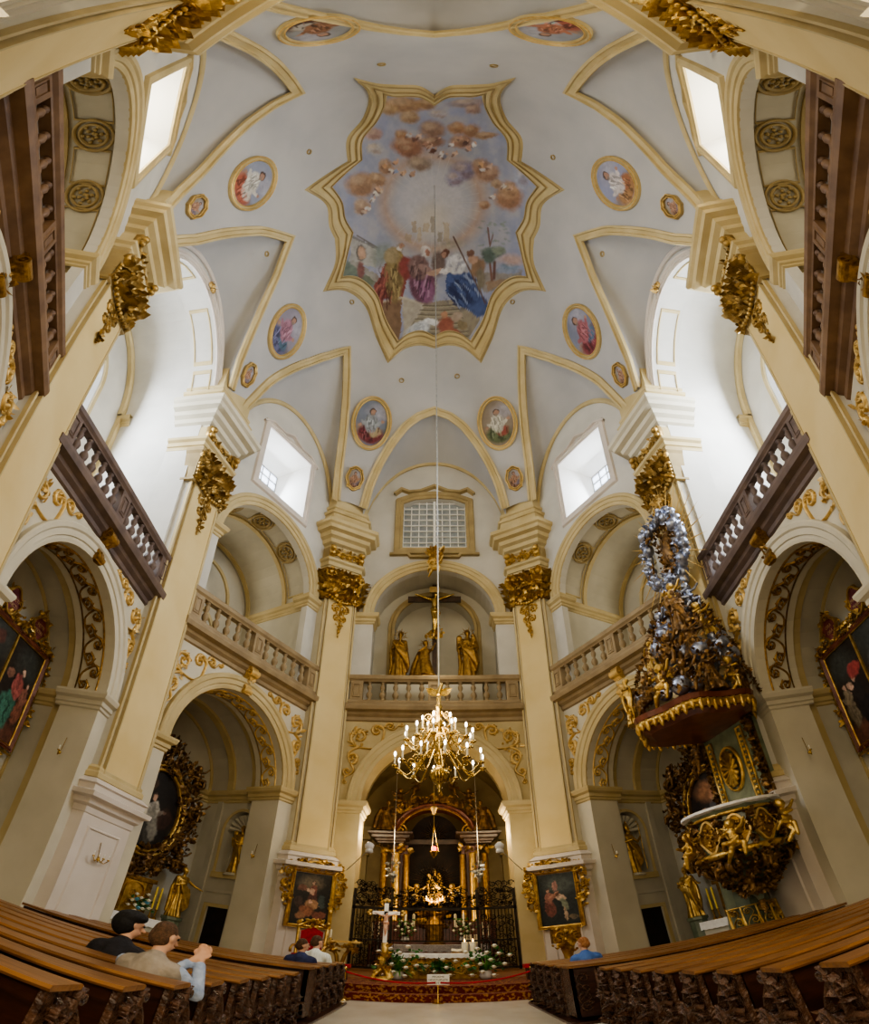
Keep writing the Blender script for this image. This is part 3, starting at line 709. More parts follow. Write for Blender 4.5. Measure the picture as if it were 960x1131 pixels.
# ------------------------------------------------------------------ painter (vertex colours from drawn shapes)
def fbm(X,Y,sc_=1.,seed=0,oct_=4):
    out=np.zeros_like(X);amp=1;tot=0;r=np.random.default_rng(seed)
    for o in range(oct_):
        G=r.random((64,64));u=(X*sc_*2**o+11.3*o)%64;v=(Y*sc_*2**o+7.7*o)%64
        i=u.astype(int);j=v.astype(int);fu=u-i;fv=v-j;fu=fu*fu*(3-2*fu);fv=fv*fv*(3-2*fv)
        i1=(i+1)%64;j1=(j+1)%64;i%=64;j%=64
        out+=amp*((G[i,j]*(1-fu)+G[i1,j]*fu)*(1-fv)+(G[i,j1]*(1-fu)+G[i1,j1]*fu)*fv);tot+=amp;amp*=.55
    return out/tot
class Paint:
    def __init__(s,X,Y,base,warp=.0,nscale=1.,seed=1):
        s.X=np.asarray(X,float);s.Y=np.asarray(Y,float);s.sd=seed;s.ns=nscale
        s.n1=fbm(s.X,s.Y,nscale,seed)-.5;s.n2=fbm(s.X,s.Y,nscale,seed+9)-.5;s.n3=fbm(s.X,s.Y,nscale*3,seed+5)-.5
        n5=fbm(s.X,s.Y,nscale*5,seed+21)-.5;n6=fbm(s.X,s.Y,nscale*5,seed+31)-.5
        s.WX=s.X+warp*(s.n1*2+n5*1.3);s.WY=s.Y+warp*(s.n2*2+n6*1.3);s.n5=n5;s.n6=n6
        s.C=np.tile(np.array(hexc(base)),(len(s.X),1))*(1+.35*s.n1[:,None])
    def mix(s,m,col,var=.3):
        c=np.array(hexc(col) if isinstance(col,str) else col);m=np.clip(m,0,1)[:,None]
        s.C=s.C*(1-m)+c*(1+var*2*s.n3[:,None])*m;return s
    def blob(s,cx,cy,rx,ry,col,rot=0,soft=.25,a=1.,var=.35):
        c,q=cos(rot),sin(rot);dx=s.WX-cx;dy=s.WY-cy;x=(dx*c+dy*q)/rx;y=(-dx*q+dy*c)/ry
        d=np.sqrt(x*x+y*y);return s.mix(a*np.clip((1-d)/soft+.5,0,1),col,var)
    def poly(s,pts,col,a=1.,soft=0,var=.3):
        x,y=s.WX,s.WY;ins=np.zeros(len(x),bool);n=len(pts)
        for i in range(n):
            x0,y0=pts[i];x1,y1=pts[(i+1)%n]
            if y0==y1:continue
            c=((y0>y)!=(y1>y))&(x<(x1-x0)*(y-y0)/(y1-y0)+x0);ins^=c
        return s.mix(ins*a,col,var)
    def line(s,p,q,w,col,a=1.):
        dx,dy=q[0]-p[0],q[1]-p[1];L2=dx*dx+dy*dy;t=np.clip(((s.X-p[0])*dx+(s.Y-p[1])*dy)/L2,0,1)
        d=np.hypot(s.X-p[0]-t*dx,s.Y-p[1]-t*dy);return s.mix(a*np.clip(1.5-d/w,0,1),col,.1)
    def folds(s,cx,cy,rx,ry,dark,rot=0,k=9,a=.5):
        c,q=cos(rot),sin(rot);dx=s.WX-cx;dy=s.WY-cy;x=(dx*c+dy*q)/rx;y=(-dx*q+dy*c)/ry
        d=np.sqrt(x*x+y*y);m=(np.sin(x*k+3*s.n1*4)>.25)*np.clip((1-d)*3,0,1)*a;return s.mix(m,dark,.2)
    def man(s,cx,cy,h,robe,top,skin='C99878',hair='5A4030',lean=0.,arm=1):
        """standing draped figure; cy = middle, y up, h = height"""
        dk=tuple(.35*c for c in hexc(robe))
        s.blob(cx+lean*.1*h,cy-.22*h,.17*h,.30*h,robe,soft=.2);s.folds(cx,cy-.22*h,.17*h,.3*h,dk)
        s.blob(cx,cy+.12*h,.13*h,.2*h,top,rot=-lean*.4,soft=.2);s.folds(cx,cy+.12*h,.13*h,.2*h,tuple(.4*c for c in hexc(top)),k=7)
        s.blob(cx+arm*.13*h,cy+.1*h,.13*h,.045*h,top,rot=.5*arm);s.blob(cx+arm*.24*h,cy+.15*h,.03*h,.025*h,skin)
        s.blob(cx-lean*.06*h,cy+.385*h,.06*h,.075*h,hair);s.blob(cx-lean*.06*h+arm*.012*h,cy+.37*h,.045*h,.06*h,skin,var=.1)
        return s
    def strokes(s,cx,cy,rx,ry,rot,n,lo,hi,w,L,sd=0):
        r=random.Random(sd);c,q=cos(rot),sin(rot)
        for k in range(n):
            u=r.uniform(-.85,.85);v=r.uniform(-.8,.5);X0=cx+(u*rx)*c-(v*ry)*q;Y0=cy+(u*rx)*q+(v*ry)*c;b=r.uniform(-.25,.25)
            s.line((X0,Y0),(X0-(q+b*c)*L*r.uniform(.4,1),Y0+(c-b*q)*L*r.uniform(.4,1)),w*r.uniform(.5,1.2),hi if k%2 else lo,.75)
        return s
    def out(s): return np.concatenate([np.clip(s.C,0,1),np.ones((len(s.C),1))],1)
def painted_panel(M,s0,s1,z0,z1,d,fn,name,parent,n=150,mask=None):
    """flat painting; fn(Paint with X,Y in -1..1)"""
    nx=n;ny=int(n*(z1-z0)/(s1-s0));ny=max(20,min(ny,260))
    mb=MB();mb.grid([[M(s0+(s1-s0)*i/nx,z0+(z1-z0)*j/ny,d) for j in range(ny+1)] for i in range(nx+1)])
    X=np.repeat(np.linspace(-1,1,nx+1),ny+1);Y=np.tile(np.linspace(-1,1,ny+1),nx+1)
    col=fn(X,Y*(z1-z0)/(s1-s0))
    if mask:
        mb2=MB();keep=[f for f in mb.f if mask(sum(X[i] for i in f)/4,sum(Y[i] for i in f)/4)];mb.f=keep
    return build(name,mb,'canvas',parent,col=col)
# ------------------------------------------------------------------ central ceiling painting
O=[[(0,-5.5),(.5,-6.05),(1.2,-6.15),(1.85,-6.3),(2.5,-6.75)],[(2.5,-6.75),(2.28,-6.2),(2.25,-5.4),(2.65,-4.3),(3.3,-3.4),(3.43,-2.2)],[(3.43,-2.2),(4.05,-2.0),(4.95,-1.72)],[(4.95,-1.72),(4.4,-.5),(4.42,.6),(4.3,1.4)],[(4.3,1.4),(4.42,2.6),(4.97,3.5)],[(4.97,3.5),(4.1,4.2),(3.3,5.3),(2.85,6.5),(2.27,7.45)],[(2.27,7.45),(1.5,7.1),(.7,7.0),(0,7.1)]]
def catm(P,n=6):
    Q=[P[0]]+P+[P[-1]];out=[]
    for i in range(1,len(Q)-2):
        for k in range(n):
            t=k/n;out.append(tuple(.5*(2*Q[i][c]+(Q[i+1][c]-Q[i-1][c])*t+(2*Q[i-1][c]-5*Q[i][c]+4*Q[i+1][c]-Q[i+2][c])*t*t+(3*Q[i][c]-Q[i-1][c]-3*Q[i+1][c]+Q[i+2][c])*t**3) for c in (0,1)))
    return out
OI=[[(0,-4.95),(.42,-5.4),(.85,-5.5),(1.25,-5.5),(1.6,-5.65)],[(1.6,-5.65),(1.66,-5.3),(1.8,-4.85),(2.2,-4.05),(2.8,-3.2),(2.95,-2.1)],[(2.95,-2.1),(3.45,-1.75),(4.1,-1.25)],[(4.1,-1.25),(3.88,-.3),(3.85,.6),(3.62,1.5)],[(3.62,1.5),(3.95,2.4),(4.22,3.4)],[(4.22,3.4),(3.6,3.85),(2.8,4.9),(2.35,6.0),(1.75,6.8)],[(1.75,6.8),(1.2,6.58),(.6,6.52),(0,6.7)]]
rt=[p for seg in O for p in catm(seg)]+[(0,7.1)];ri=[p for seg in OI for p in catm(seg)]+[(0,6.7)]
loop=rt+[(-x,y) for x,y in rv(rt)][1:-1];loopi=ri+[(-x,y) for x,y in rv(ri)][1:-1]
def lerploop(t): return [(a[0]+(b[0]-a[0])*t,a[1]+(b[1]-a[1])*t) for a,b in zip(loop,loopi)]
def insetloop(loop,o):
    mb=MB();mb.sweep(lambda x,y,z:(x,y,z),loop,[(o,0)],closed=True);return [(v[0],v[1]) for v in mb.v]
area_=sum(loop[i-1][0]*loop[i][1]-loop[i][0]*loop[i-1][1] for i in range(len(loop)))
sg=1 if area_>0 else -1
FR=thing('ceiling_fresco',tuple(dp(0,0)),'huge central ceiling fresco of robed figures on steps under a glowing sky','fresco')
fm=MB();prof=[(0,.0),(.02,.1),(.09,.13),(.13,.06),(.25,.05),(.3,.13),(.38,.12),(.41,.05),(.47,.04)]
rows=[]
for o,d in prof:
    lp=lerploop(o/.47)
    rows.append([dp(x,y,d) for x,y in lp])
fm.grid(rows,cv=True);build('fresco_frame',fm,'trim',FR)
fm=MB()
for o in (.04,.27,.42):
    lp=lerploop(o/.47);fm.tube([dp(x,y,.13 if o<.5 else .08) for x,y in lp],.035,5,closed=True)
build('frame_gilt_lines',fm,'trimd',FR)
inner=lerploop(.97)
def rin(th,cx=0,cy=.6,P=inner):
    dx,dy=cos(th),sin(th);best=1e9
    for q in range(len(P)):
        a=(P[q-1][0]-cx,P[q-1][1]-cy);b=(P[q][0]-cx,P[q][1]-cy);ex,ey=b[0]-a[0],b[1]-a[1];det=dx*(-ey)+ex*dy
        if abs(det)<1e-9:continue
        t=(a[0]*(-ey)+ex*a[1])/det;u=(dx*a[1]-dy*a[0])/det
        if t>0 and -1e-5<=u<=1+1e-5:best=min(best,t)
    return best
NA,NR=560,150
xs=[];ys=[]
for k in range(NA):
    th=2*pi*k/NA;R=rin(th)
    for j in range(NR+1):
        r=R*(j/NR)**.75;xs.append(r*cos(th));ys.append(.6+r*sin(th))
xs=np.array(xs);ys=np.array(ys)
g_=(np.abs(xs)/8.)**3.2+(np.abs(ys)/11.1)**3.2;zs=18.4+14.3*(1-g_**(2/3.2))**.85
mb=MB();mb.v=list(zip(xs.tolist(),(ys+YC).tolist(),(zs-.06).tolist()));n=NR+1
mb.f=[(k*n+j,k*n+j+1,((k+1)%NA)*n+j+1,((k+1)%NA)*n+j) for k in range(NA) for j in range(NR)]
# painting coordinates on the vault: gently curved cartoon grid
U=24.79*xs-.856*xs*ys+.0738*xs*ys**2+.099*xs**3-.0056*xs**3*ys
W_=202.7+19.11*ys+.4845*ys**2+.052*ys**3+1.6755*xs**2+.0539*xs**2*ys-.0102*xs**2*ys**2
P=Paint(U+480,W_,'A4A9BC',warp=2.0,nscale=.09,seed=3)
r_=np.hypot((P.X-478)/1.05,P.Y-222)
P.mix(np.clip((P.n1+.1)*2.4,0,.75),'B9B2B4',.1);P.mix(np.clip((r_-70)/60,0,.8)*np.clip(.5+P.n2*2,0,1),'8E9CD0',.1)
P.mix(np.clip(1-abs(r_-50)/13,0,1)*.8,'CBA582',.2);P.mix(np.clip((50-r_)/22,0,1),'C9C6CA',.1)
P.mix(np.clip((26-np.hypot(P.X-478,P.Y-240))/18,0,1)*.7,'D8CDB8',.1)
for k in range(26): # rays
    a=-2.6+k*.2;P.line((478+8*cos(a),222+8*sin(a)),(478+52*cos(a),222+52*sin(a)),.35,'D8D0C4',.35)
c1=lambda X,Y:(380+X/4.571,100+Y/4.571);c2=lambda X,Y:(370+X/4.364,200+Y/4.364)
for (X,Y,rx,ry,col) in [(300,70,24,9,'C08F52'),(420,60,10,7,'B98A4E'),(230,100,10,6,'C29A5C'),(330,130,11,7,'BF9762'),(145,225,9,7,'C79A84'),(445,190,14,10,'A98265'),(570,185,10,7.5,'C28A4E'),(645,205,10,7,'B37F4C'),(720,230,13,4,'B98E5C'),(295,225,8,6,'B9813F'),(320,275,18,11,'B4764A'),(330,300,12,8,'A96F4A'),(160,440,8,6,'C0955F'),(85,475,16,12.5,'B98A58'),(175,450,9,7,'BC8F60'),(90,580,9,9,'C79F78'),(210,385,8,8,'B98C60'),(600,400,14,10,'8F86A4'),(560,440,10,8,'A39AB4'),(725,415,13,9,'C0926C'),(690,380,9,8,'B58560'),(830,530,15,15,'BC8450'),(840,500,9,8,'C99A66'),(710,575,6,5,'BE8C5E'),(380,360,13,8,'A89078'),(620,60,20,6,'AE9A94'),(650,95,9,5,'B9927A'),(150,300,9,6,'C4B8A8'),(770,465,6,5,'C09A70'),(590,255,13,7,'B98560'),(440,255,14,6,'A87858'),(480,110,10,5,'B9AFB0'),(900,430,8,14,'AEB4CC')]:
    x,y=c1(X,Y);P.blob(x,y,rx,ry,col,soft=.5,a=.95);P.blob(x-rx*.25,y-ry*.4,rx*.5,ry*.4,'D9B98E',soft=.9,a=.45);P.blob(x+rx*.2,y+ry*.45,rx*.6,ry*.35,'8A5A3C',soft=.9,a=.4)
for (X,Y,c_) in [(430,280,'D8A888'),(450,300,'7A4A34'),(360,235,'8A5A44'),(380,225,'D8B498'),(540,270,'E0D8D4'),(630,290,'D4A080'),(615,265,'6A4840'),(560,315,'E0B898'),(490,315,'E8E0DC'),(510,325,'8C8CA0'),(260,360,'D8A070'),(300,410,'E0B080'),(240,400,'E4D4C0'),(205,380,'D49A60'),(265,405,'8CA0C8'),(345,415,'D0A078'),(160,515,'E4DCCC'),(185,500,'D8C0A0'),(120,590,'E4DCD0'),(105,610,'D0B090'),(695,370,'E0A868'),(735,385,'D8B090'),(700,395,'D8D0CC'),(810,480,'E4D8C4'),(845,490,'D8A880'),(750,530,'D8CCC0'),(655,275,'E8E4E0'),(330,220,'DCD4CC'),(410,265,'C08868'),(470,245,'9A6A54'),(585,240,'D8A480'),(145,545,'D8CFC4'),(170,490,'D9A97C')]:
    x,y=c1(X,Y);P.blob(x,y,3.2,2.2,c_,rot=random.uniform(-1,1),soft=.4);P.blob(x+2,y-2.4,1.2,1.2,'D9A888',soft=.4);P.blob(x-2.2,y+1.5,2.2,1.,'7E5A48',rot=random.uniform(-1,1),soft=.5,a=.7)
# landscape and building
P.poly([c2(40,440),c2(200,480),c2(200,540),c2(20,520)],'7F8A78',.7);P.blob(*c2(70,440),12,13,'7C8B78',soft=.5);P.blob(*c2(150,490),12,7,'7A8268',soft=.5)
P.poly([c2(85,262),c2(200,330),c2(200,430),c2(70,390)],'B9B3A8');P.poly([c2(85,255),c2(205,325),c2(200,335),c2(85,268)],'8F8C88');P.blob(*c2(128,352),6,9.5,'7E7468',soft=.15);P.blob(*c2(132,352),4.5,8,'D4A57E',soft=.2)
P.poly([c2(85,385),c2(215,470),c2(205,505),c2(75,400)],'A8A294');P.blob(*c2(125,440),4,10,'9A5E54',soft=.4);P.line(c2(110,262),c2(205,325),.8,'7C7468')
P.blob(*c2(235,340),10,9,'8C9A8A',soft=.7,a=.7);P.blob(*c2(215,380),9,10,'8A9686',soft=.7,a=.7)
for (X,Y,w,h) in [(385,215,5,14),(410,250,5,16),(440,215,6,10),(470,200,4,18),(535,240,6,22),(505,260,5,12),(355,270,6,9),(545,290,5,8)]:
    x,y=c2(X,Y);P.poly([(x-w/2,y-h/2),(x+w/2,y-h/2),(x+w/2,y+h/2),(x-w/2,y+h/2)],random.choice(['B9A17C','C4AE8C','A89A84']),.75)
P.blob(*c2(560,300),14,5,'A9A490',soft=.8,a=.6)
P.poly([c2(560,470),c2(900,430),c2(905,480),c2(740,550),c2(700,545)],'9C9284',.9);P.blob(*c2(830,440),14,4,'8C9AB4',soft=.5);P.blob(*c2(840,420),10,3,'7F96B0',soft=.5);P.poly([c2(720,500),c2(880,470),c2(740,545)],'A8845C',.8);P.blob(*c2(850,385),14,6,'D0A48A',soft=.9,a=.8)
P.line(c2(765,480),c2(768,400),1.6,'7A4E40');P.line(c2(755,490),c2(745,400),1.2,'8A5A48');P.line(c2(745,310),c2(735,225),.9,'8A5A50');P.line(c2(745,320),c2(760,260),.7,'8A6A5A')
P.blob(*c2(760,350),13,6,'76867A',soft=.4);P.blob(*c2(740,370),7,8,'5F7468',soft=.5);P.blob(*c2(790,340),7,5,'8C9A80',soft=.5)
for k in range(26): P.blob(*c2(random.uniform(690,850),random.uniform(190,320)),random.uniform(1,3),1.2,'8C9C8E',soft=.8,a=.7)
# terrace and steps
P.poly([c2(215,600),c2(330,565),c2(320,640),c2(312,775),c2(270,720),c2(210,640)],'8F6C4A');P.poly([c2(330,565),c2(440,580),c2(420,640),c2(325,770)],'B8AE9C');P.line(c2(215,598),c2(330,562),1.,'C8B898');P.line(c2(330,562),c2(445,585),1.,'D0C4A8')
P.poly([c2(430,565),c2(560,565),c2(700,670),c2(640,770),c2(340,770),c2(330,740),c2(420,610)],'9C9078')
for k in range(8): P.line(c2(425-12*k,590+22*k),c2(590+8*k,590+22*k),.7,'6A624C',.8);P.line(c2(425-12*k,596+22*k),c2(590+8*k,596+22*k),.5,'C0B494',.7)
# figures
P.poly([c2(255,390),c2(215,480),c2(190,520),c2(195,620),c2(225,625),c2(240,580),c2(330,560),c2(360,430),c2(330,350)],'9C4438');P.folds(*c2(265,490),18,26,'5E201C',k=14)
P.blob(*c2(285,480),10,25,'A08448',soft=.2);P.folds(*c2(285,490),10,24,'5E4E24',k=8);P.blob(*c2(290,370),10,12,'A8904C',soft=.2);P.blob(*c2(345,420),9,13,'A03C34',soft=.3);P.blob(*c2(275,360),8,9,'B09A68',soft=.3)
P.blob(*c2(318,318),4.3,4.8,'A89888');P.blob(*c2(316,325),3,3.4,'D8D0C4');P.blob(*c2(322,312),2.6,2.8,'C49070')
P.blob(*c2(425,490),15,20,'7E4664',soft=.2);P.folds(*c2(425,500),14,20,'4A2240',k=10);P.blob(*c2(445,520),8,12,'9C5A8C',soft=.5);P.blob(*c2(405,410),12,14,'8E6A68',soft=.25);P.folds(*c2(405,410),12,14,'5A3C40',k=8);P.blob(*c2(440,415),9,4,'B08880',rot=.4);P.blob(*c2(440,330),5.4,6.6,'D8D0CC');P.blob(*c2(448,335),3,4,'B87A60')
P.blob(*c2(500,390),7,14,'7C6660',soft=.4);P.blob(*c2(480,430),10,3,'C49A80',rot=-.2)
P.poly([c2(535,430),c2(650,440),c2(700,540),c2(745,620),c2(735,650),c2(690,665),c2(640,620),c2(570,575),c2(530,520)],'3F5C9C');P.folds(*c2(620,530),24,22,'1E2E66',rot=-.7,k=12,a=.8)
P.strokes(*c2(620,520),20,20,-.75,34,'1C2C66','9DB4DE',.8,16,4);P.strokes(*c2(250,500),9,22,.2,18,'5A1A14','C8684C',.8,18,5);P.strokes(*c2(285,480),8,22,0,14,'5E4E1E','CDB468',.7,16,6);P.strokes(*c2(425,490),12,16,.1,20,'44203C','C08AB0',.8,14,7);P.strokes(*c2(405,410),10,10,.2,12,'52383C','B08E88',.7,9,8);P.strokes(*c2(585,395),9,9,-.3,14,'8486A0','F2F2F4',.7,9,9);P.strokes(*c2(690,425),7,10,0,10,'5A4028','C09A70',.6,8,10);P.strokes(*c2(400,705),12,6,-.6,12,'8090A8','F4F4F4',.7,8,11);P.strokes(*c2(575,725),9,5,.5,10,'7A3420','E09068',.7,6,12)
P.blob(*c2(585,395),11,11,'DCDCE0',soft=.2);P.folds(*c2(585,395),11,11,'8C8CA8',k=8,a=.6);P.blob(*c2(535,425),8,3.4,'E0DCDC',rot=-.3);P.blob(*c2(530,342),4.6,5,'7A4A38');P.blob(*c2(525,346),3,3.6,'C08C70')
P.line(c2(570,262),c2(725,600),.8,'6E4A38');P.blob(*c2(655,352),4,4.4,'8A5E48');P.blob(*c2(690,425),8,12,'9A7654',soft=.3);P.blob(*c2(700,480),5,12,'8C8068',soft=.4);P.blob(*c2(665,380),6,4,'C4987C')
P.blob(*c2(400,705),16,7,'D0D4DA',rot=-.55,soft=.3);P.folds(*c2(400,705),16,7,'8894A8',rot=-.5,k=9,a=.5);P.blob(*c2(470,665),9,4,'E4E4E4',rot=.2);P.blob(*c2(345,745),5,2,'D8D8D8')
P.blob(*c2(530,680),8,9,'B05A3C',rot=.5,soft=.3);P.blob(*c2(575,725),12,5,'B4603E',rot=.5,soft=.3);P.blob(*c2(600,750),7,3,'C88860',rot=.3);P.blob(*c2(528,632),3.6,3.8,'C4885C');P.blob(*c2(585,650),7,5,'B8A088',rot=-.6);P.blob(*c2(610,690),6,4,'98845C',rot=.6)
g_=P.C.mean(1,keepdims=True);P.C=(P.C*.72+g_*.28)*.8
build('fresco_painting',mb,'paint',FR,col=P.out())
# ------------------------------------------------------------------ medallions round the vault
def surf_patch(cx,cy,a_,b_,shape,n=60,nr=26):
    """local frame: e1 uphill, e2 across"""
    p0=dp(cx,cy);nn=dnorm(cx,cy);up=V((0,0,1));e1=(up-nn*up.dot(nn)).normalized();e2=e1.cross(nn).normalized()
    def loc(u,v,o=0.):
        q=p0+e1*(v*b_)+e2*(u*a_);x,y=q.x,q.y-YC
        q2=dp(x,y);k=nn.dot(q2-q);q=q+nn*k;return q+nn*o
    return loc
def shape_pts(kind,n=60):
    out=[]
    for k in range(n):
        t=2*pi*k/n
        if kind=='oval': r=1.
        else: r=(1/max(abs(cos(t)),abs(sin(t)*.95)))*(.86+.12*cos(4*t))*.9
        out.append((r*cos(t),r*sin(t)))
    return out
def medallion(name,cx,cy,a_,b_,kind,paint,label,cat,group,col='trim'):
    loc=surf_patch(cx,cy,a_,b_,kind);T=thing(name,tuple(loc(0,0)),label,cat,group);sp=shape_pts(kind)
    nn=dnorm(cx,cy);mb=MB()
    k=.19 if kind=='oval' else .13
    pr=[(1+k/a_*1.0,0),(1+k/a_,.1),(1+k*.6/a_,.14),(1+k*.4/a_,.07),(1.0,.12),(.96,.03)]
    mb.grid([[loc(u*s_,v*(1+(s_-1)*a_/b_),o) for u,v in sp] for s_,o in pr],cv=True);build('medallion_frame',mb,col,T)
    mb=MB();mb.tube([loc(u*(1+k*.8/a_),v*(1+k*.8/b_),.13) for u,v in sp],.028,5,closed=True);mb.tube([loc(u,v,.12) for u,v in sp],.022,5,closed=True);build('gilt_line',mb,'goldl',T)
    NRr=40;N2=120;s2=shape_pts(kind,N2);X=[];Y=[];mb=MB();rows=[]
    for j in range(NRr+1):
        f=j/NRr;rows.append([loc(u*f,v*f,.035) for u,v in s2]);X+=[u*f for u,v in s2];Y+=[v*f for u,v in s2]
    mb.grid(rows,cv=True);build('medallion_painting',mb,'paint',T,col=paint(np.array(X),np.array(Y)*b_/a_));return T
def saintp(robe,top,bg,acc,seed,lean=0,h=2.1,cx=0,skin='C08E70'):
    def f(X,Y):
        P=Paint(X,Y,bg,warp=.09,nscale=1.6,seed=seed);P.blob(.5,.8,.7,.5,'B9B4C0',soft=.9,a=.7);P.blob(-.6,-.7,.6,.5,'A88A6C',soft=.8,a=.8);P.blob(.6,-.8,.6,.4,'7A6A5C',soft=.8,a=.7)
        P.blob(cx,-.75,.75,.6,robe,soft=.3);P.folds(cx,-.75,.75,.6,tuple(.35*c for c in hexc(robe)),k=9,a=.8);P.blob(cx+.25,-.55,.4,.35,acc,soft=.4)
        P.blob(cx,.0,.42,.62,top,rot=lean*.3,soft=.25);P.folds(cx,0,.42,.6,tuple(.45*c for c in hexc(top)),k=8,a=.7);P.blob(cx-.4,-.1,.34,.13,top,rot=-.6);P.blob(cx+.42,.0,.34,.12,top,rot=.7)
        P.strokes(cx,-.75,.6,.5,0,12,tuple(.3*c for c in hexc(robe)),tuple(min(1,1.5*c+.1) for c in hexc(robe)),.03,.4,seed);P.strokes(cx,0,.38,.5,.1,12,tuple(.4*c for c in hexc(top)),tuple(min(1,1.4*c+.1) for c in hexc(top)),.03,.35,seed+1)
        P.blob(cx+.68,.2,.1,.09,skin);P.blob(cx-.66,-.25,.1,.09,skin)
        P.blob(cx-.05*lean,.78,.2,.25,'5A4436');P.blob(cx-.05*lean+.02,.74,.15,.2,skin,var=.1);P.blob(cx,.6,.11,.1,'9A8878',a=.7)
        g_=P.C.mean(1,keepdims=True);P.C=(P.C*.78+g_*.22)*.78;return P.out()
    return f
for side in (1,-1):
    n_=SN[side]
    data=[(3.02,8.93,.78,1.25,{-1:saintp('8E3038','9FA4A8','7F8798','B9A070',11),1:saintp('6E7A4C','D4CCB8','A08E78','A84A34',12)}[side],{-1:'oval ceiling painting of a mitred figure in a red skirt, chancel end, left','x':0,1:'oval ceiling painting of a bearded figure with green drapery, chancel end, right'}[side]),
     (6.27,3.72,.95,1.35,{-1:saintp('6A6A94','B87A90','9A92A0','4E7488',13,1),1:saintp('9C3A40','B8626A','8A90A8','5A7A98',14,-1)}[side],{-1:'oval ceiling painting in pink and violet, second from the chancel on the left','x':0,1:'oval ceiling painting of a crimson-robed figure, second from the chancel on the right'}[side]),
     (6.13,-3.28,.9,1.35,{-1:saintp('C4603A','DCD4C4','9AA0B4','D8CEBC',15,1),1:saintp('C08A4A','DCD0CC','9A9EBE','B06A3A',16,-1)}[side],{-1:'oval ceiling painting of a white-clad figure over orange drapery, left flank of the vault','x':0,1:'oval ceiling painting of a white-clad figure on orange clouds, right flank of the vault'}[side]),
     (2.7,-9.3,.8,1.2,{-1:saintp('7A4A2C','A0683C','9A9A98','B9B0A0',17),1:saintp('B4583C','C0744C','A0A4AC','9FC0C4',18)}[side],{-1:'oval ceiling painting of a brown-robed figure, entrance end of the vault, left','x':0,1:'oval ceiling painting of an orange-red draped figure, entrance end of vault, right'}[side])]
    for (x,y,a_,b_,pf,lb) in data: medallion('oval_medallion',side*x,y,a_,b_,'oval',pf,lb,'medallion','oval ceiling paintings')
    for (x,y,w_) in ((3.72,9.95,'above the pilaster beside the chancel'),(7.33,3.62,'above the pilaster by the side balcony'),(7.2,-3.8,'above the near pilaster of the side balcony')):
        medallion('cartouche',side*x,y,.36,.55,'cart',saintp('9A6A4C','C08A64','A89A88','8A7A8C',30+int(y)+side),'small painted vault corner cartouche %s, %s'%(w_,n_),'cartouche','vault corner cartouches','trimd')
for (x,y) in [(-1.55,-7.35),(1.75,-7.3),(-4.55,-3.4),(4.4,-3.0),(-3.9,4.8),(3.7,4.9),(-1.6,8.0),(1.1,7.9),(-6.3,-1.0+.9),(6.3,-.1)]:
    loc=surf_patch(x,y,.13,.13,'oval');mb=MB();mb.grid([[loc(u*s_,v*s_,o) for u,v in shape_pts('oval',14)] for s_,o in ((1,0),(1,.06),(.7,.06),(.6,0))],cv=True)
    build('ceiling_vent',mb,'trimd',label='tiny round vent ring in the plain white vault plaster',cat='vent',group='vault vent rings')
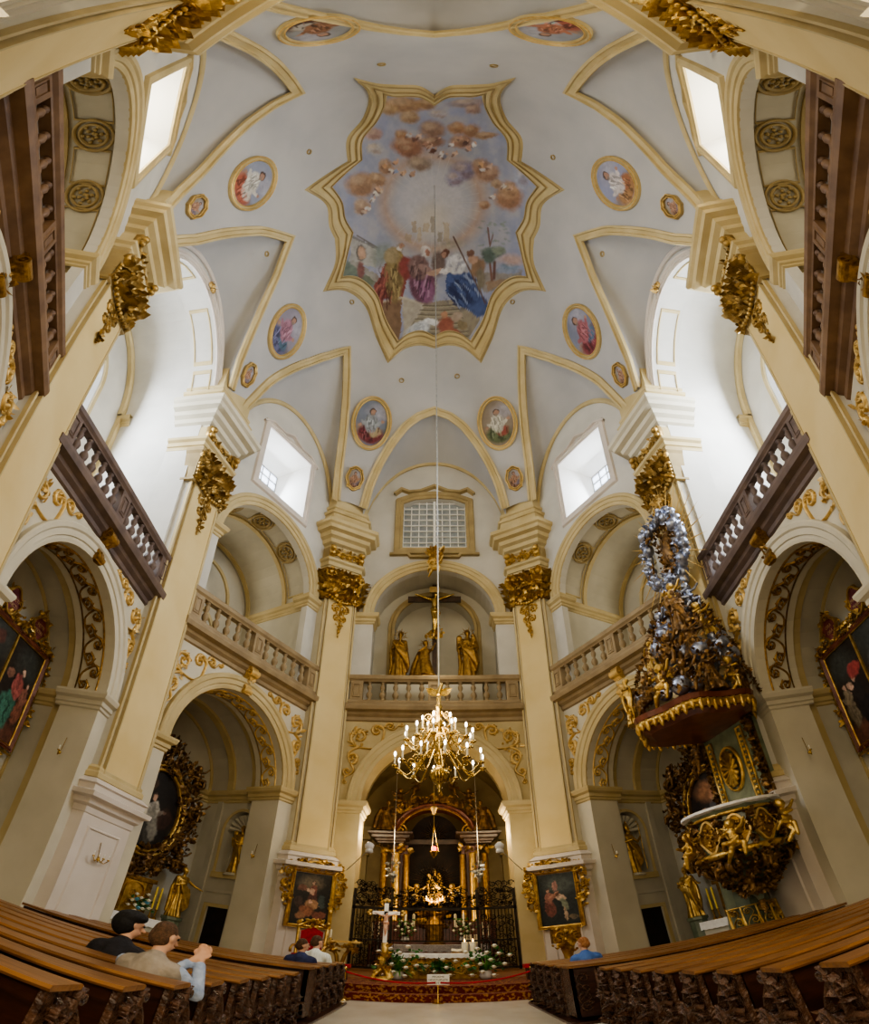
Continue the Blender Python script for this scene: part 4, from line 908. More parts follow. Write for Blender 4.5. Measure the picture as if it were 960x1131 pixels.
# ------------------------------------------------------------------ carved figures (each grown as one surface)
def robe(mb,z0,z1,r0,r1,cx=0,cy=0,folds=9,amp=.14,sq=.8,sway=0.):
    rows=[];n=40
    for k in range(15):
        t=k/14;z=z0+(z1-z0)*t;r=r0+(r1-r0)*t**.8
        rows.append([(cx+sway*t*t+r*(1+amp*(1-.6*t)*sin(folds*2*pi*j/n+2.5*t)+amp*.5*sin(4*2*pi*j/n-3*t))*cos(2*pi*j/n),cy+sq*r*(1+amp*(1-.6*t)*sin(folds*2*pi*j/n+2.5*t))*sin(2*pi*j/n),z) for j in range(n)])
    b=len(mb.v);mb.grid(rows,cv=True);mb.f.append(tuple(b+k for k in range(n)));mb.f.append(tuple(b+14*n+k for k in range(n)));return mb
def statue_mesh(kind,vox=.018):
    """front faces -Y, feet at 0, height about 1.8"""
    m=MB()
    def limb(*P,r=(.06,.045,.035)):
        for i in range(len(P)-1): m.cone(P[i],P[i+1],r[min(i,len(r)-1)],r[min(i+1,len(r)-1)])
    def head(c,t=(0,-1,0),beard=False):
        c=V(c);t=V(t).normalized();m.sphere(c,(.085,.1,.115),12,10);m.sphere(c+t*.1+V((0,0,-.01)),(.02,.03,.035),6,6);m.cone(c+V((0,0,-.1)),c+V((0,0,-.2)),.05,.06);m.sphere(c+t*.04+V((0,0,-.075)),(.055,.06,.05))
        m.sphere(c-t*.03+V((0,0,.03)),(.1,.11,.11),10,8)
        if beard:m.sphere(c+t*.09+V((0,0,-.12)),(.05,.045,.075))
    if kind in('pray','gesture','bishop','staff','mary'):
        robe(m,0,1.0,.26,.16,sway=.03,amp=.17);robe(m,.85,1.35,.18,.2,folds=5,amp=.06);m.cone((-.17,0,1.38),(.17,0,1.38),.09,.09)
        head((.02,-.02,1.66),(-.3 if kind=='pray' else .3,-1,0),beard=kind in('bishop','staff'))
        for k in range(5): m.tube([(-.22+.1*k,-.2,1.3-.06*k),(-.1+.08*k,-.24,1.0-.03*k),(.1+.05*k,-.2,.75-.08*k),(.26,-.06,.45-.05*k)],.04,6)
        m.tube([(-.19,.05,1.38),(-.27,.05,1.0),(-.24,.06,.5),(-.3,.02,.15)],[.05,.06,.07,.04],8);m.tube([(.19,.05,1.38),(.26,.06,1.0),(.3,.0,.6),(.22,.05,.25)],[.05,.06,.07,.04],8)
        if kind=='pray': limb((-.2,0,1.36),(-.24,-.12,1.08),(-.03,-.3,1.24));limb((.2,0,1.36),(.24,-.12,1.08),(.0,-.31,1.22));m.cone((-.02,-.31,1.24),(-.02,-.33,1.38),.035,.02)
        elif kind=='mary': limb((-.2,0,1.36),(-.27,-.1,1.1),(-.02,-.24,1.2));limb((.2,0,1.36),(.3,-.12,1.08),(.1,-.28,1.05));m.cone((-.25,-.02,1.5),(-.28,.06,1.1),.1,.08);m.cone((.2,-.02,1.55),(.3,.06,1.15),.08,.08)
        elif kind=='gesture': limb((-.2,0,1.36),(-.3,-.12,1.12),(-.1,-.28,1.2));limb((.2,0,1.36),(.42,-.12,1.2),(.62,-.25,1.1));[m.cone((.62,-.25,1.1),(.7,-.28+.02*k,1.06+.02*k),.02,.012) for k in range(4)]
        elif kind=='staff': limb((-.2,0,1.36),(-.35,-.15,1.15),(-.38,-.25,1.35));m.tube([(-.38,-.27,.05),(-.38,-.27,2.0)],.022,6);limb((.2,0,1.36),(.26,-.14,1.1),(.05,-.28,1.12))
        else: limb((-.2,0,1.36),(-.3,-.16,1.15),(-.12,-.32,1.2));limb((.2,0,1.36),(.34,-.1,1.15),(.3,-.3,1.3));m.tube([(.32,-.3,.1),(.32,-.3,1.75),(.26,-.3,1.9),(.18,-.3,1.8)],.022,6);m.cone((.02,-.02,1.76),(.02,-.02,1.95),.09,.02)
    elif kind=='kneel':
        robe(m,0,.65,.4,.2,folds=8,sq=1.);robe(m,.6,1.0,.19,.18,folds=5,amp=.05);m.cone((-.15,0,1.02),(.15,0,1.02),.08,.08);head((.06,-.06,1.28),(.6,-.7,.5));limb((-.18,0,1.0),(-.1,-.25,.9),(.15,-.3,1.05));limb((.18,0,1.0),(.3,-.2,.95),(.38,-.05,1.25));m.tube([(-.2,.1,1.0),(-.35,.15,.6),(-.45,.1,.1)],[.08,.12,.1],8)
    elif kind in('putto','putto2','angel'):
        s=1.
        m.cone((0,0,.5),(0,0,.75),.15,.13);m.sphere((0,-.03,.48),.17);m.sphere((0,-.01,1.0),(.13,.14,.15),10,8);m.sphere((0,-.14,.98),.03);m.sphere((0,.03,1.03),(.15,.15,.14))
        sg_=1 if kind!='putto2' else -1
        limb((.13,0,.8),(.3*1,-.12,.88),(.42,-.2,1.05),r=(.06,.055,.045));limb((-.13,0,.8),(-.27,-.15,.68),(-.15,-.32,.72),r=(.06,.055,.045))
        limb((.08,0,.42),(.2*sg_+.05,-.26,.38),(.2*sg_,-.28,.06),r=(.1,.08,.05));limb((-.08,0,.42),(-.15,-.2,.2),(-.3,-.02,-.05),r=(.1,.08,.05))
        m.tube([(.15,-.1,.62),(-.1,-.16,.45),(-.3,0,.5),(-.35,.15,.3)],[.05,.09,.07,.03],7)
        if kind!='putto2':
            for q in(-1,1):
                for k in range(4): m.leaf((q*.06,.12,.82),(q*1,.35,.55-.35*k),(0,1,0),.5-.06*k,.09,.25)
                m.cone((q*.06,.12,.82),(q*.4,.25,1.02),.05,.03)
    elif kind=='christ':
        m.cone((0,0,1.05),(0,.02,1.38),.1,.13);m.cone((0,0,.92),(0,0,1.05),.115,.1);limb((-.13,0,1.42),(-.42,-.02,1.52),(-.72,0,1.66),r=(.055,.04,.028));limb((.13,0,1.42),(.42,-.02,1.52),(.72,0,1.66),r=(.055,.04,.028))
        limb((.06,0,.9),(.08,-.12,.5),(.02,-.04,.08),r=(.085,.06,.04));limb((-.06,0,.9),(-.03,-.12,.52),(0,-.05,.06),r=(.085,.06,.04));m.cone((0,-.05,.08),(0,-.12,-.04),.04,.03)
        m.sphere((.05,-.08,1.56),(.075,.085,.1));m.cone((0,0,1.4),(.04,-.06,1.5),.05,.05)
        m.tube([(-.13,-.05,.98),(0,-.13,.93),(.14,-.04,.97),(.2,.05,.8)],[.05,.07,.06,.04],7);m.cone((0,0,.98),(0,0,.85),.14,.12)
    return remesh(m,vox,2)
STM={};SME={}
def smesh(kind,mat,vox=.02):
    if kind not in STM:STM[kind]=statue_mesh(kind,vox)
    if (kind,mat) not in SME:SME[(kind,mat)]=meshdata(STM[kind],mat,kind+'_'+mat)
    return SME[(kind,mat)]
def halo_rays(mb,c,r0,r1,n,M=None,w=.02,up=False):
    for k in range(n):
        a=2*pi*k/n+.05;q=r1*(1 if k%2 else .72)
        f=M or (lambda x,z,y:V((c[0]+x,c[1]+y,c[2]+z)))
        mb.add([f(r0*cos(a-w/r0),r0*sin(a-w/r0),.01),f(r0*cos(a+w/r0),r0*sin(a+w/r0),.01),f(q*cos(a),q*sin(a),0),f(r0*cos(a),r0*sin(a),-.03)],[(0,1,2),(1,3,2),(3,0,2)])
def statue(name,kind,mat,loc,rz,s,label,cat='statue',halo=False,group=None,base=None):
    T=thing(name,loc,label,cat,group,rz)
    inst('figure',smesh(kind,mat),loc,(0,0,rz),s,parent=T)
    T2=Matrix.LocRotScale(V(loc),Matrix.Rotation(rz,3,'Z').to_euler(),V((s,s,s)))
    if halo:
        z={'kneel':1.3}.get(kind,1.7);mb=MB();halo_rays(mb,(.03,.06,z),.13,.3,14);m2=MB();m2.v=[tuple(T2@V(v)) for v in mb.v];m2.f=mb.f;build('halo',m2,'gold',T)
    if base:
        mb=MB();mb.lathe([(.36*s,0),(.38*s,.03*s),(.33*s,.06*s),(.34*s,.1*s)],c=(loc[0],loc[1],loc[2]-.1*s),n=8);build('plinth',mb,base,T)
    return T
# gallery group over the chancel
y_=21.49+1.35
statue('saint_statue','pray','goldd',(-1.47,y_,11.92),.15,1.28,'gilded praying woman statue with ray halo, left of the balcony crucifix',halo=True,base='goldd')
statue('saint_statue','kneel','goldd',(-.42,y_-.15,11.92),-.2,1.25,'gilded kneeling figure at the foot of the balcony crucifix',halo=True,base='goldd')
statue('saint_statue','mary','goldd',(1.38,y_,11.92),-.15,1.32,'gilded draped statue with ray halo, right of the balcony crucifix',halo=True,base='goldd')
mb=MB();mb.box(-2.0,2.0,y_-.5,y_+.5,11.6,11.82);mb.box(-1.9,1.9,y_-.4,y_+.6,10.3,11.6);build('statue_ledge',mb,'niche',label='plain masonry ledge behind the chancel balustrade carrying the statues',cat='ledge')
C=thing('crucifix',(0,y_+.25,11.82),'tall dark wooden crucifix on the balcony above the chancel arch','crucifix')
mb=MB();mb.box(-.1,.1,y_+.15,y_+.27,11.82,16.75);mb.box(-1.18,1.18,y_+.15,y_+.27,15.85,16.12);build('cross',mb,'darkstone',C)
inst('corpus',smesh('christ','brass'),(0,y_+.08,14.2),(0,0,0),1.2,parent=C)
mb=MB();mb.sweep(lambda a,z,d:V((a,y_+.12-d,z)),[(-.22,16.3),(.22,16.3),(.22,16.6),(-.22,16.6)],[(0,0),(0,.04)],closed=True);mb.box(-.22,.22,y_+.08,y_+.12,16.3,16.6);build('title_board',mb,'goldl',C)
mb=MB();leafcloud(mb,[((random.uniform(-.35,.35),y_+.05,random.uniform(13.9,14.4)),(0,-1,0)) for _ in range(26)],.22);build('gilt_cloud',mb,'gold',C,smooth=True)
mb=MB();leafcloud(mb,[((random.uniform(-.3,.3),y_-1.5+.0,random.uniform(16.7,17.6)),(0,-1,0)) for _ in range(46)],.26)
T=build('crown_cartouche',mb,'gold',smooth=True,label='gilded cartouche with angel at the crown of the upper chancel arch',cat='ornament');inst('angel',smesh('putto','gold'),(0,21.2,16.0),(0,0,0),.8,parent=T)
# ------------------------------------------------------------------ chancel room
ch=MB();cw=3.25;wid3=lambda a,z,d:V((a,21.74-d,z))
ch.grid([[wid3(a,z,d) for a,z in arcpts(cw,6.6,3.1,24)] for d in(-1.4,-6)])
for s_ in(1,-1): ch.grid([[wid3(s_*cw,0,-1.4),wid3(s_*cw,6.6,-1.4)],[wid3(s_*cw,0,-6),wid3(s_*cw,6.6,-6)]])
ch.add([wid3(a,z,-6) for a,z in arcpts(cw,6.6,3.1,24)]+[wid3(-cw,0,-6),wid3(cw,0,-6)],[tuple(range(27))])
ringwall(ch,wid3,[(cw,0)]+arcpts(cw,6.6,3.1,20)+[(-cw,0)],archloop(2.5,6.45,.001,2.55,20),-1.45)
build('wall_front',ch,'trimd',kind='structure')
t=MB()
for s_ in(1,-1):
    for d_ in(-2.2,-3.6,-5.2): t.boxM(wid3,s_*cw-(.12 if s_>0 else 0),s_*cw+(.12 if s_<0 else 0),0,6.0,d_-.5,d_)
    t.boxM(wid3,s_*cw-(.25 if s_>0 else 0),s_*cw+(.25 if s_<0 else 0),6.0,6.4,-6,-1.5)
    t.boxM(wid3,s_*2.95-.22,s_*2.95+.22,.0,6.0,-6.0,-5.6);t.boxM(wid3,s_*2.95-.35,s_*2.95+.35,6.0,6.6,-6.0,-5.4);t.boxM(wid3,s_*2.95-.3,s_*2.95+.3,5.3,5.9,-6.0,-5.5)
build(trimname(),t,'trim',kind='structure')
m=MB();m.box(-3.25,3.25,21.4,27.8,-.02,.36);build('floor',m,'boards',kind='structure')
# high altar retable
y0=25.4
HA=thing('high_altar',(0,y0,.36),'dark marble high altar with gilded columns, arched gable and angels behind the grille','altar')
F=lambda a,z,d:V((a,y0-d,z))
mb=MB();mb.boxM(F,-2.2,2.2,.36,1.3,-.6,.2);mb.boxM(F,-1.5,1.5,1.3,2.0,-.5,.1)
for s_ in(1,-1): mb.boxM(F,s_*1.62-.42,s_*1.62+.42,.36,2.1,-.5,.6);mb.boxM(F,s_*1.62-.48,s_*1.62+.48,2.1,2.25,-.5,.66)
build('base',mb,'redmarble',HA)
mb=MB();mb.boxM(F,-1.5,1.5,2.0,6.0,-.7,-.5)
for s_ in(1,-1):mb.boxM(F,s_*1.3-.3,s_*1.3+.3,2.2,5.5,-.6,-.1)
build('back_panel',mb,'redmarble',HA)
for s_ in(1,-1):
    for j,(x,d) in enumerate(((1.85,.3),(1.4,.42),(1.05,.0))):
        mb=MB();mb.lathe([(.17,0),(.17,.06),(.13,.1),(.14,1.2),(.125,2.75),(.15,2.8),(.14,2.86)],c=tuple(F(s_*x,2.25,d)),n=12);cl=build('column',mb,'goldd' if j!=1 else 'gold',HA,smooth=True)
        mb=MB();leafcloud(mb,[(F(s_*x+.14*cos(a),2.25+2.9+random.uniform(0,.3),d+.14*sin(a)),(cos(a),-sin(a),.2)) for a in [2*pi*k/12 for k in range(12)]],.2);build('column_capital',mb,'gold',cl,smooth=True)
CORN=[(0,0),(.06,.04),(.08,.12),(.2,.16),(.22,.26),(.34,.3),(.36,.38),(0,.42)]
mb=MB();pl=[(-1.3,-.5),(-1.3,.3),(-2.1,.3),(-2.1,-.5)]
for s_ in(1,-1):
    pts=[(s_*1.15,-.5),(s_*1.15,.55),(s_*2.12,.55),(s_*2.12,-.5)]
    mb.sweep(lambda x,d,z:F(x,5.55+z,d),pts,[(a*(1 if s_>0 else -1),z) for a,z in CORN]);mb.boxM(F,min(s_*1.15,s_*2.12),max(s_*1.15,s_*2.12),5.5,5.96,-.5,.55)
mb.boxM(F,-1.2,1.2,5.6,5.8,-.6,-.3)
build('entablature',mb,'darkstone',HA)
mb=MB();mb.sweep(F,arcpts(1.35,5.9,1.15,22),[(-.34,-.6),(-.34,.1),(-.2,.3),(-.1,.25),(-.05,.35),(0,.3),(0,-.6)]);build('arched_gable',mb,'redmarble',HA)
mb=MB();mb.sweep(F,arcpts(1.35,5.9,1.15,22),[(-.02,.3),(.05,.34),(.05,.28)]);leafcloud(mb,[(F(1.75*cos(a)*random.uniform(.9,1.1),5.9+1.6*sin(a)*random.uniform(.92,1.1),.2),(0,-1,0)) for a in [random.uniform(.2,pi-.2) for _ in range(140)]],.26);
for s_ in(1,-1): volute(mb,F,s_*1.25,6.05,.35,.25,s_)
build('gable_carving',mb,'goldd',HA,smooth=True)
mb=MB();mb.add([F(a,z,-.45) for a,z in arcpts(1.0,5.6,1.3,20)],[tuple(range(21))]);mb.boxM(F,-1.0,1.0,2.4,5.6,-.5,-.45);build('niche_back',mb,'darkroom',HA)
mb=MB();halo_rays(mb,None,.35,1.05,40,M=lambda x,z,y:F(x,4.0+z,-.3-y),w=.012);halo_rays(mb,None,.2,.75,24,M=lambda x,z,y:F(x,6.0+z,-.38-y),w=.01);build('ray_glory',mb,'goldd',HA)
mb=MB();mb.lathe([(.5,0),(.52,.08),(.35,.14),(.3,.5),(.42,.6),(.42,.68)],c=tuple(F(0,2.0,-.05)),n=10);
leafcloud(mb,[(F(.45*cos(a),2.2+random.uniform(0,.6),.3*sin(a)+.1),(cos(a),-sin(a),.1)) for a in [random.uniform(0,2*pi) for _ in range(60)]],.22);build('throne_base',mb,'goldd',HA,smooth=True)
inst('enthroned_figure',smesh('mary','gold'),F(0,2.95,.1),(0,0,0),.85,parent=HA)
for j,(x,z,s_) in enumerate(((-.62,3.0,.75),(.62,3.0,.75))): inst('adoring_angel',smesh('putto','gold'),F(x,z,.15),(0,0,.8 if x<0 else -.8),(s_ if x<0 else -s_,s_,s_),parent=HA)
for j,(x,z,rz,k_) in enumerate(((-1.85,6.05,.4,'kneel'),(1.85,6.05,-.4,'kneel'),(-1.35,7.0,.5,'angel'),(1.35,7.0,-.5,'angel'),(-.7,7.55,.2,'putto2'),(.7,7.55,-.2,'putto2'))):
    q=.95 if k_=='kneel' else .8;inst('gable_angel',smesh(k_,'bronzeleaf'),F(x,z,.25),(0,0,rz),(q if x<0 else -q,q,q),parent=HA)
for x in(-1.0,-.72,.72,1.0): build('candle',MB().lathe([(.045,0),(.045,.5),(.02,.56)],c=tuple(F(x,2.05,.15)),n=8),'candle',HA)
for x in(-.28,-.2,.2,.28,.1,-.1): build('flame',MB().lathe([(.012,0),(.035,.06),(.02,.12),(.004,.2)],c=tuple(F(x,3.0+.5*abs(x),.45)),n=6),'flame',HA)
mb=MB();mb.lathe([(.36,0),(.36,.1),(.3,.12),(.3,.8),(.34,.84),(.2,1.05),(.05,1.2),(.02,1.4)],c=tuple(F(0,1.3,.55)),n=12);build('tabernacle',mb,'goldd',HA)
A2=thing('altar_table',(0,23.7,.36),'long altar table with lace frontal cloth behind the grille','altar table')
mb=MB();mb.box(-1.6,1.6,23.3,24.1,.36,1.3);build('table_body',mb,'redmarble',A2)
mb=MB();zz=[1.34,1.34,1.32]
fr_=[(-1.65+3.3*k/60) for k in range(61)];mb.grid([[(x,24.1,1.33),(x,23.27,1.33),(x,23.25,1.31),(x,23.25,1.08-.05*abs(sin(k*.62)))] for k,x in enumerate(fr_)]);build('lace_cloth',mb,'greycloth',A2)
# candles and vases behind
for x in(-1.35,1.35):pass
for x,pq in ((.98,'leftmost'),(1.12,'middle'),(1.3,'rightmost')):
    T=thing('altar_candle',(x,23.5,1.34),'%s of three thick white candles on the lace-covered table'%pq,'candle','candles on the lace table')
    build('wax',MB().lathe([(.06,0),(.06,.34),(.05,.36)],c=(x,23.5,1.34),n=10),'candle',T);build('wick',MB().lathe([(.006,0),(.006,.04)],c=(x,23.5,1.7),n=5),'black',T)
for x,pq in ((-2.05,'outer left'),(-1.85,'inner left'),(1.6,'inner right'),(1.8,'outer right')):
    T=thing('tall_candlestick',(x,24.6,.36),'slim tall candlestick flanking the lace-covered table, %s'%pq,'candlestick','tall candlesticks')
    build('stick',MB().lathe([(.14,0),(.12,.06),(.03,.12),(.03,1.2),(.07,1.26),(.03,1.3)],c=(x,24.6,.36),n=8),'steel',T);build('wax',MB().lathe([(.03,0),(.03,.5),(.01,.55)],c=(x,24.6,1.66),n=8),'candle',T)
# sanctuary lamp
L=thing('sanctuary_lamp',(-.02,22.9,4.95),'hanging sanctuary lamp with glowing red glass before the high altar','lamp')
build('red_glass',MB().lathe([(.03,0),(.08,.05),(.09,.14),(.06,.2)],c=(-.02,22.9,4.85),n=10),'redlamp',L,smooth=True)
build('lamp_bowl',MB().lathe([(.02,-.2),(.1,-.1),(.14,0),(.16,.02),(.16,.05)],c=(-.02,22.9,4.82),n=12),'brass',L,smooth=True)
mb=MB();mb.tube([(-.02,22.9,5.9),(-.02,22.9,9.5)],.012,5)
for k in range(3):
    a=2*pi*k/3;mb.tube([(-.02+.15*cos(a),22.9+.15*sin(a),4.86),(-.02,22.9,5.9)],.01,4)
build('chains',mb,'brass',L);build('ceiling_cup',MB().lathe([(.05,0),(.14,.25),(.12,.3)],c=(-.02,22.9,6.3),n=10),'goldl',L)
# hanging silver lamps on the grille sides
for x in(-1.35,1.45):
    L=thing('hanging_silver_lamp',(x,22.6,3.6),'small silver hanging lamp with pear-shaped drop, %s of the altar'%('left' if x<0 else 'right'),'lamp','silver hanging lamps')
    mb=MB();mb.lathe([(.02,0),(.06,.08),(.05,.16),(.14,.25),(.16,.32),(.1,.36)],c=(x,22.6,3.6),n=10);leafcloud(mb,[((x+.14*cos(a),22.6+.14*sin(a),3.9+random.uniform(0,.5)),(cos(a),sin(a),.1)) for a in [random.uniform(0,6.28) for _ in range(26)]],.16);build('bowl',mb,'steel',L,smooth=True)
    build('chain',MB().tube([(x,22.6,4.2),(x,22.6,9.4)],.01,4),'steel',L)
# iron grille
yg=21.95;GI=thing('iron_grille',(0,yg,.36),'dark wrought iron chancel grille with scrolled cresting, closing the chancel arch','grille')
G=lambda a,z,d:V((a,yg-d,z))
mb=MB();mb.boxM(G,-2.5,2.5,2.56,2.66,-.04,.04);mb.boxM(G,-2.5,2.5,.4,.48,-.04,.04);mb.boxM(G,-2.5,2.5,1.42,1.48,-.03,.03)
for x in(-2.45,-1.3,1.3,2.45): mb.boxM(G,x-.04,x+.04,.36,3.3,-.04,.04)
build('frame',mb,'iron',GI)
for (a0,a1,lb) in ((-2.45,-1.3,1),(1.3,2.45,1)):
    mb=MB();n=int((a1-a0)/.1)
    for k in range(1,n): mb.tube([G(a0+(a1-a0)*k/n,.4,0),G(a0+(a1-a0)*k/n,2.6,0)],.013,4)
    acanthus(mb,G,[(a0+.19+.26*(k%4)+random.uniform(-.03,.03),.62+.24*(k//4),.12,random.uniform(0,6.28),random.choice((-1,1))) for k in range(32)],h=.02,w=.034,leaves=5)
    build('side_panel',mb,'iron',GI)
mb=MB()
for k in range(1,27):
    x=-1.3+2.6*k/27
    if abs(x)>.0: mb.tube([G(x,1.45 if abs(x)<1.2 else .4,0),G(x,2.6,0)],.008,4)
acanthus(mb,G,[(-1.1+.275*(k%9),1.62+.28*(k//9),.1,random.uniform(0,6.28),random.choice((-1,1))) for k in range(9*1)],h=.02,w=.014,leaves=2);build('gate',mb,'iron',GI)
mb=MB()
cr=[]
for k in range(30):
    x=-2.35+4.7*k/29;hh=.45+.45*abs(cos(x*1.4))+(.5 if abs(x)<.35 else 0)
    for z in np.arange(2.78,2.7+hh,.24): cr.append((x+random.uniform(-.05,.05),float(z),.13,random.uniform(0,6.28),random.choice((-1,1))))
acanthus(mb,G,cr,h=.03,w=.034,leaves=5);leafcloud(mb,[(G(x,z,0),(0,-1,0)) for x,z,*_ in cr[::2]],.14);build('cresting',mb,'iron',GI)
# ------------------------------------------------------------------ steps, altar, props in front
St=[]
for j,(y,z0,z1,nm) in enumerate(((13.9,0,.17,'lowest'),(14.35,.17,.34,'upper'))):
    m=MB();m.box(-4.6 if j else -4.8,4.6 if j else 4.8,y,21.5,z0+.0,z1);o=build('floor',m,'boards',kind='structure')
    m=MB();m.box(-3.3,3.3,y-.012,14.9 if j else y+.5,z0+.01,z1+.014)
    build('stair_carpet',m,'carpet',label='red and gold patterned runner on the %s chancel step'%nm,cat='carpet')
m=MB();m.box(-3.2,3.2,14.95,17.2,.34,.352);build('platform_rug',m,'carpet',label='dark red patterned rug on the chancel platform around the altar',cat='rug')
AL=thing('altar',(.1,18,.34),'free-standing altar table with white cloth and gilded carved front','altar')
mb=MB();mb.box(-.82,1.02,17.75,18.45,.34,.98);build('altar_body',mb,'goldd',AL)
mb=MB();F2=lambda a,z,d:V((a,17.75-d,z))
acanthus(mb,F2,[(-.6+.3*k,.62+.1*(k%2),.15,random.uniform(0,6),(-1)**k) for k in range(6)],h=.06,w=.045);leafcloud(mb,[(F2(random.uniform(-.75,.95),random.uniform(.4,.9),.02),(0,-1,0)) for _ in range(40)],.14);build('front_carving',mb,'gold',AL,smooth=True)
mb=MB();mb.box(-.92,1.13,17.68,18.5,.98,1.06);build('mensa',mb,'white',AL)
mb=MB();xs_=[-.97+2.15*k/70 for k in range(71)];mb.grid([[(x,18.52,1.075),(x,17.66,1.075),(x,17.635,1.06),(x,17.63-.01*sin(k),.96-.025*abs(sin(k*.7)))] for k,x in enumerate(xs_)])
for s_,x in((-1,-.97),(1,1.18)): mb.grid([[(x,y,1.075),(x+s_*.03,y,1.05),(x+s_*.04,y,.72)] for y in np.linspace(17.66,18.5,12)])
build('altar_cloth',mb,'whitecloth',AL)
for x in(.72,.92):
    T=thing('pillar_candle',(x,18.0,1.08),'%s of two fat white pillar candles on the altar'%('left' if x<.8 else 'right'),'candle','pillar candles on the altar')
    build('wax',MB().lathe([(.075,0),(.078,.3),(.06,.32),(.05,.3)],c=(x,18.0,1.08),n=12),'candle',T,smooth=True);build('flame',MB().lathe([(.004,0),(.02,.04),(.002,.1)],c=(x,18.0,1.4),n=6),'flame',T)
B=thing('missal_stand',(.55,18.05,1.08),'low stand with open book on the altar','book');mb=MB();mb.box(.4,.7,17.95,18.2,1.08,1.11);build('stand',mb,'goldd',B)
mb=MB();mb.grid([[(x,17.95,1.12+.03*abs(sin((x-.55)*9))),(x,18.2,1.19+.03*abs(sin((x-.55)*9)))] for x in np.linspace(.4,.7,9)]);build('pages',mb,'candle',B)
# floor crucifix
X0=(-1.08,16,.34)
C=thing('standing_crucifix',X0,'white and gold processional crucifix on a gilded scroll stand, left of the altar','crucifix')
mb=MB();mb.lathe([(.22,0),(.24,.05),(.16,.1),(.14,.14)],c=X0,n=8)
pth=[(-1.35,16,.42),(-1.22,16,.5),(-1.1,16,.75),(-1.12,16,1.0),(-1.06,16,1.2),(-1.06,16,1.36)]
mb.tube([(-.92,16,.42),(-.98,16,.6),(-1.1,16,.8),(-1.04,16,1.1),(-1.06,16,1.36)],[.1,.08,.07,.08,.07],8);mb.tube([(-1.28,16,.4),(-1.2,16,.56),(-1.06,16,.7)],[.05,.06,.05],7)
F3=lambda a,z,d:V((-1.06+a,16-d,z));leafcloud(mb,[((-1.06+.08*cos(a),16+.08*sin(a),random.uniform(.5,1.35)),(cos(a),sin(a),.2)) for a in [random.uniform(0,6.28) for _ in range(46)]],.12);build('scroll_stand',mb,'gold',C,smooth=True)
mb=MB();mb.boxM(F3,-.045,.045,1.36,2.4,-.03,.03);mb.boxM(F3,-.3,.3,2.1,2.19,-.03,.03);build('cross',mb,'white',C)
for (x,z,a0) in((-.34,2.145,pi),(.34,2.145,0),(0,2.45,pi/2)):
    mb=MB()
    for k in(-1,0,1): mb.sphere(F3(x+.05*cos(a0+k*1.2),z+.05*sin(a0+k*1.2),0),(.045,.03,.045))
    build('trefoil_end',mb,'gold',C,smooth=True)
inst('corpus',smesh('christ','skin'),F3(0,1.55,.06),(0,0,0),.36,parent=C)
# flowers
def frond(mb,p,d,L,w):
    pts=[V(p)+V(d)*L*t+V((0,0,-.35*L*t*t)) for t in (0,.25,.5,.75,1)];side_=V(d).cross(V((0,0,1)))
    side_=side_.normalized() if side_.length>.05 else V((1,0,0))
    mb.grid([[pts[k]-side_*w*(1,1.1,.9,.6,.05)[k],pts[k],pts[k]+side_*w*(1,1.1,.9,.6,.05)[k]] for k in range(5)])
def roseblob(mb,c,r):
    mb.sphere(c,(r,r,r*.85),8,6)
    for k in range(5):
        a=2*pi*k/5;mb.leaf((c[0]+r*.6*cos(a),c[1]+r*.6*sin(a),c[2]-r*.4),(cos(a)*.4,sin(a)*.4,1),(cos(a),sin(a),0),r*1.5,r*.55,.7)
def bouquet(loc,R,nr,label,blue=0,fr=46,rs=.058,hh=.3,palm=True,roses_label='white rose',vase=True,yw=0):
    T=thing('flower_arrangement',loc,label,'flowers')
    x,y,z=loc
    if vase: build('vase',MB().lathe([(.06,0),(.13,.04),(.16,.12),(.12,.2),(.13,.24)],c=loc,n=12),'porcelain',T,smooth=True)
    mb=MB();c=V((x,y,z+.25))
    for k in range(fr):
        a=random.uniform(0,2*pi);e=random.uniform(.1,1.2);frond(mb,c,(cos(a)*cos(e),-abs(sin(a))*cos(e)*.6,sin(e)),R*random.uniform(.9,1.4),.022 if palm else .035)
    build('fronds',mb,'palmgreen' if palm else 'leafgreen',T)
    mb=MB();leafcloud(mb,[(c+V((random.gauss(0,R*.4),random.gauss(0,R*.25),random.uniform(0,hh*2))),(0,-1,.3)) for _ in range(60)],.11);build('foliage',mb,'leafgreen',T)
    for k in range(nr):
        a=2*pi*k*.618;r=R*.85*sqrt((k+.5)/nr);p=c+V((r*cos(a),-.22-random.uniform(0,.1),hh+r*sin(a)*.9))
        rb=MB();roseblob(rb,p,rs);build('rose',rb,'rose',T,smooth=True)
    for k in range(blue):
        a=2*pi*k/blue+.4;rb=MB();roseblob(rb,c+V((R*.4*cos(a),-.2,hh+R*.35*sin(a))),rs*1.25);build('blue_rose',rb,'bluerose',T,smooth=True)
    return T
random.seed(21)
bouquet((-.78,16.9,.34),.66,15,'white roses and palm fronds in a white vase, left front of the altar')
bouquet((1.12,16.9,.34),.66,15,'white roses and palm fronds in a white vase, right front of the altar')
bouquet((.15,17.3,.34),.5,7,'low row of white roses along the altar front',palm=False,vase=False,hh=.1)
bouquet((-.95,24.4,1.4),.42,10,'round bouquet of white roses on the left of the tabernacle',palm=False,fr=10,hh=.35,rs=.055)
bouquet((.95,24.4,1.4),.42,10,'round bouquet of white roses on the right of the tabernacle',palm=False,fr=10,hh=.35,rs=.055)
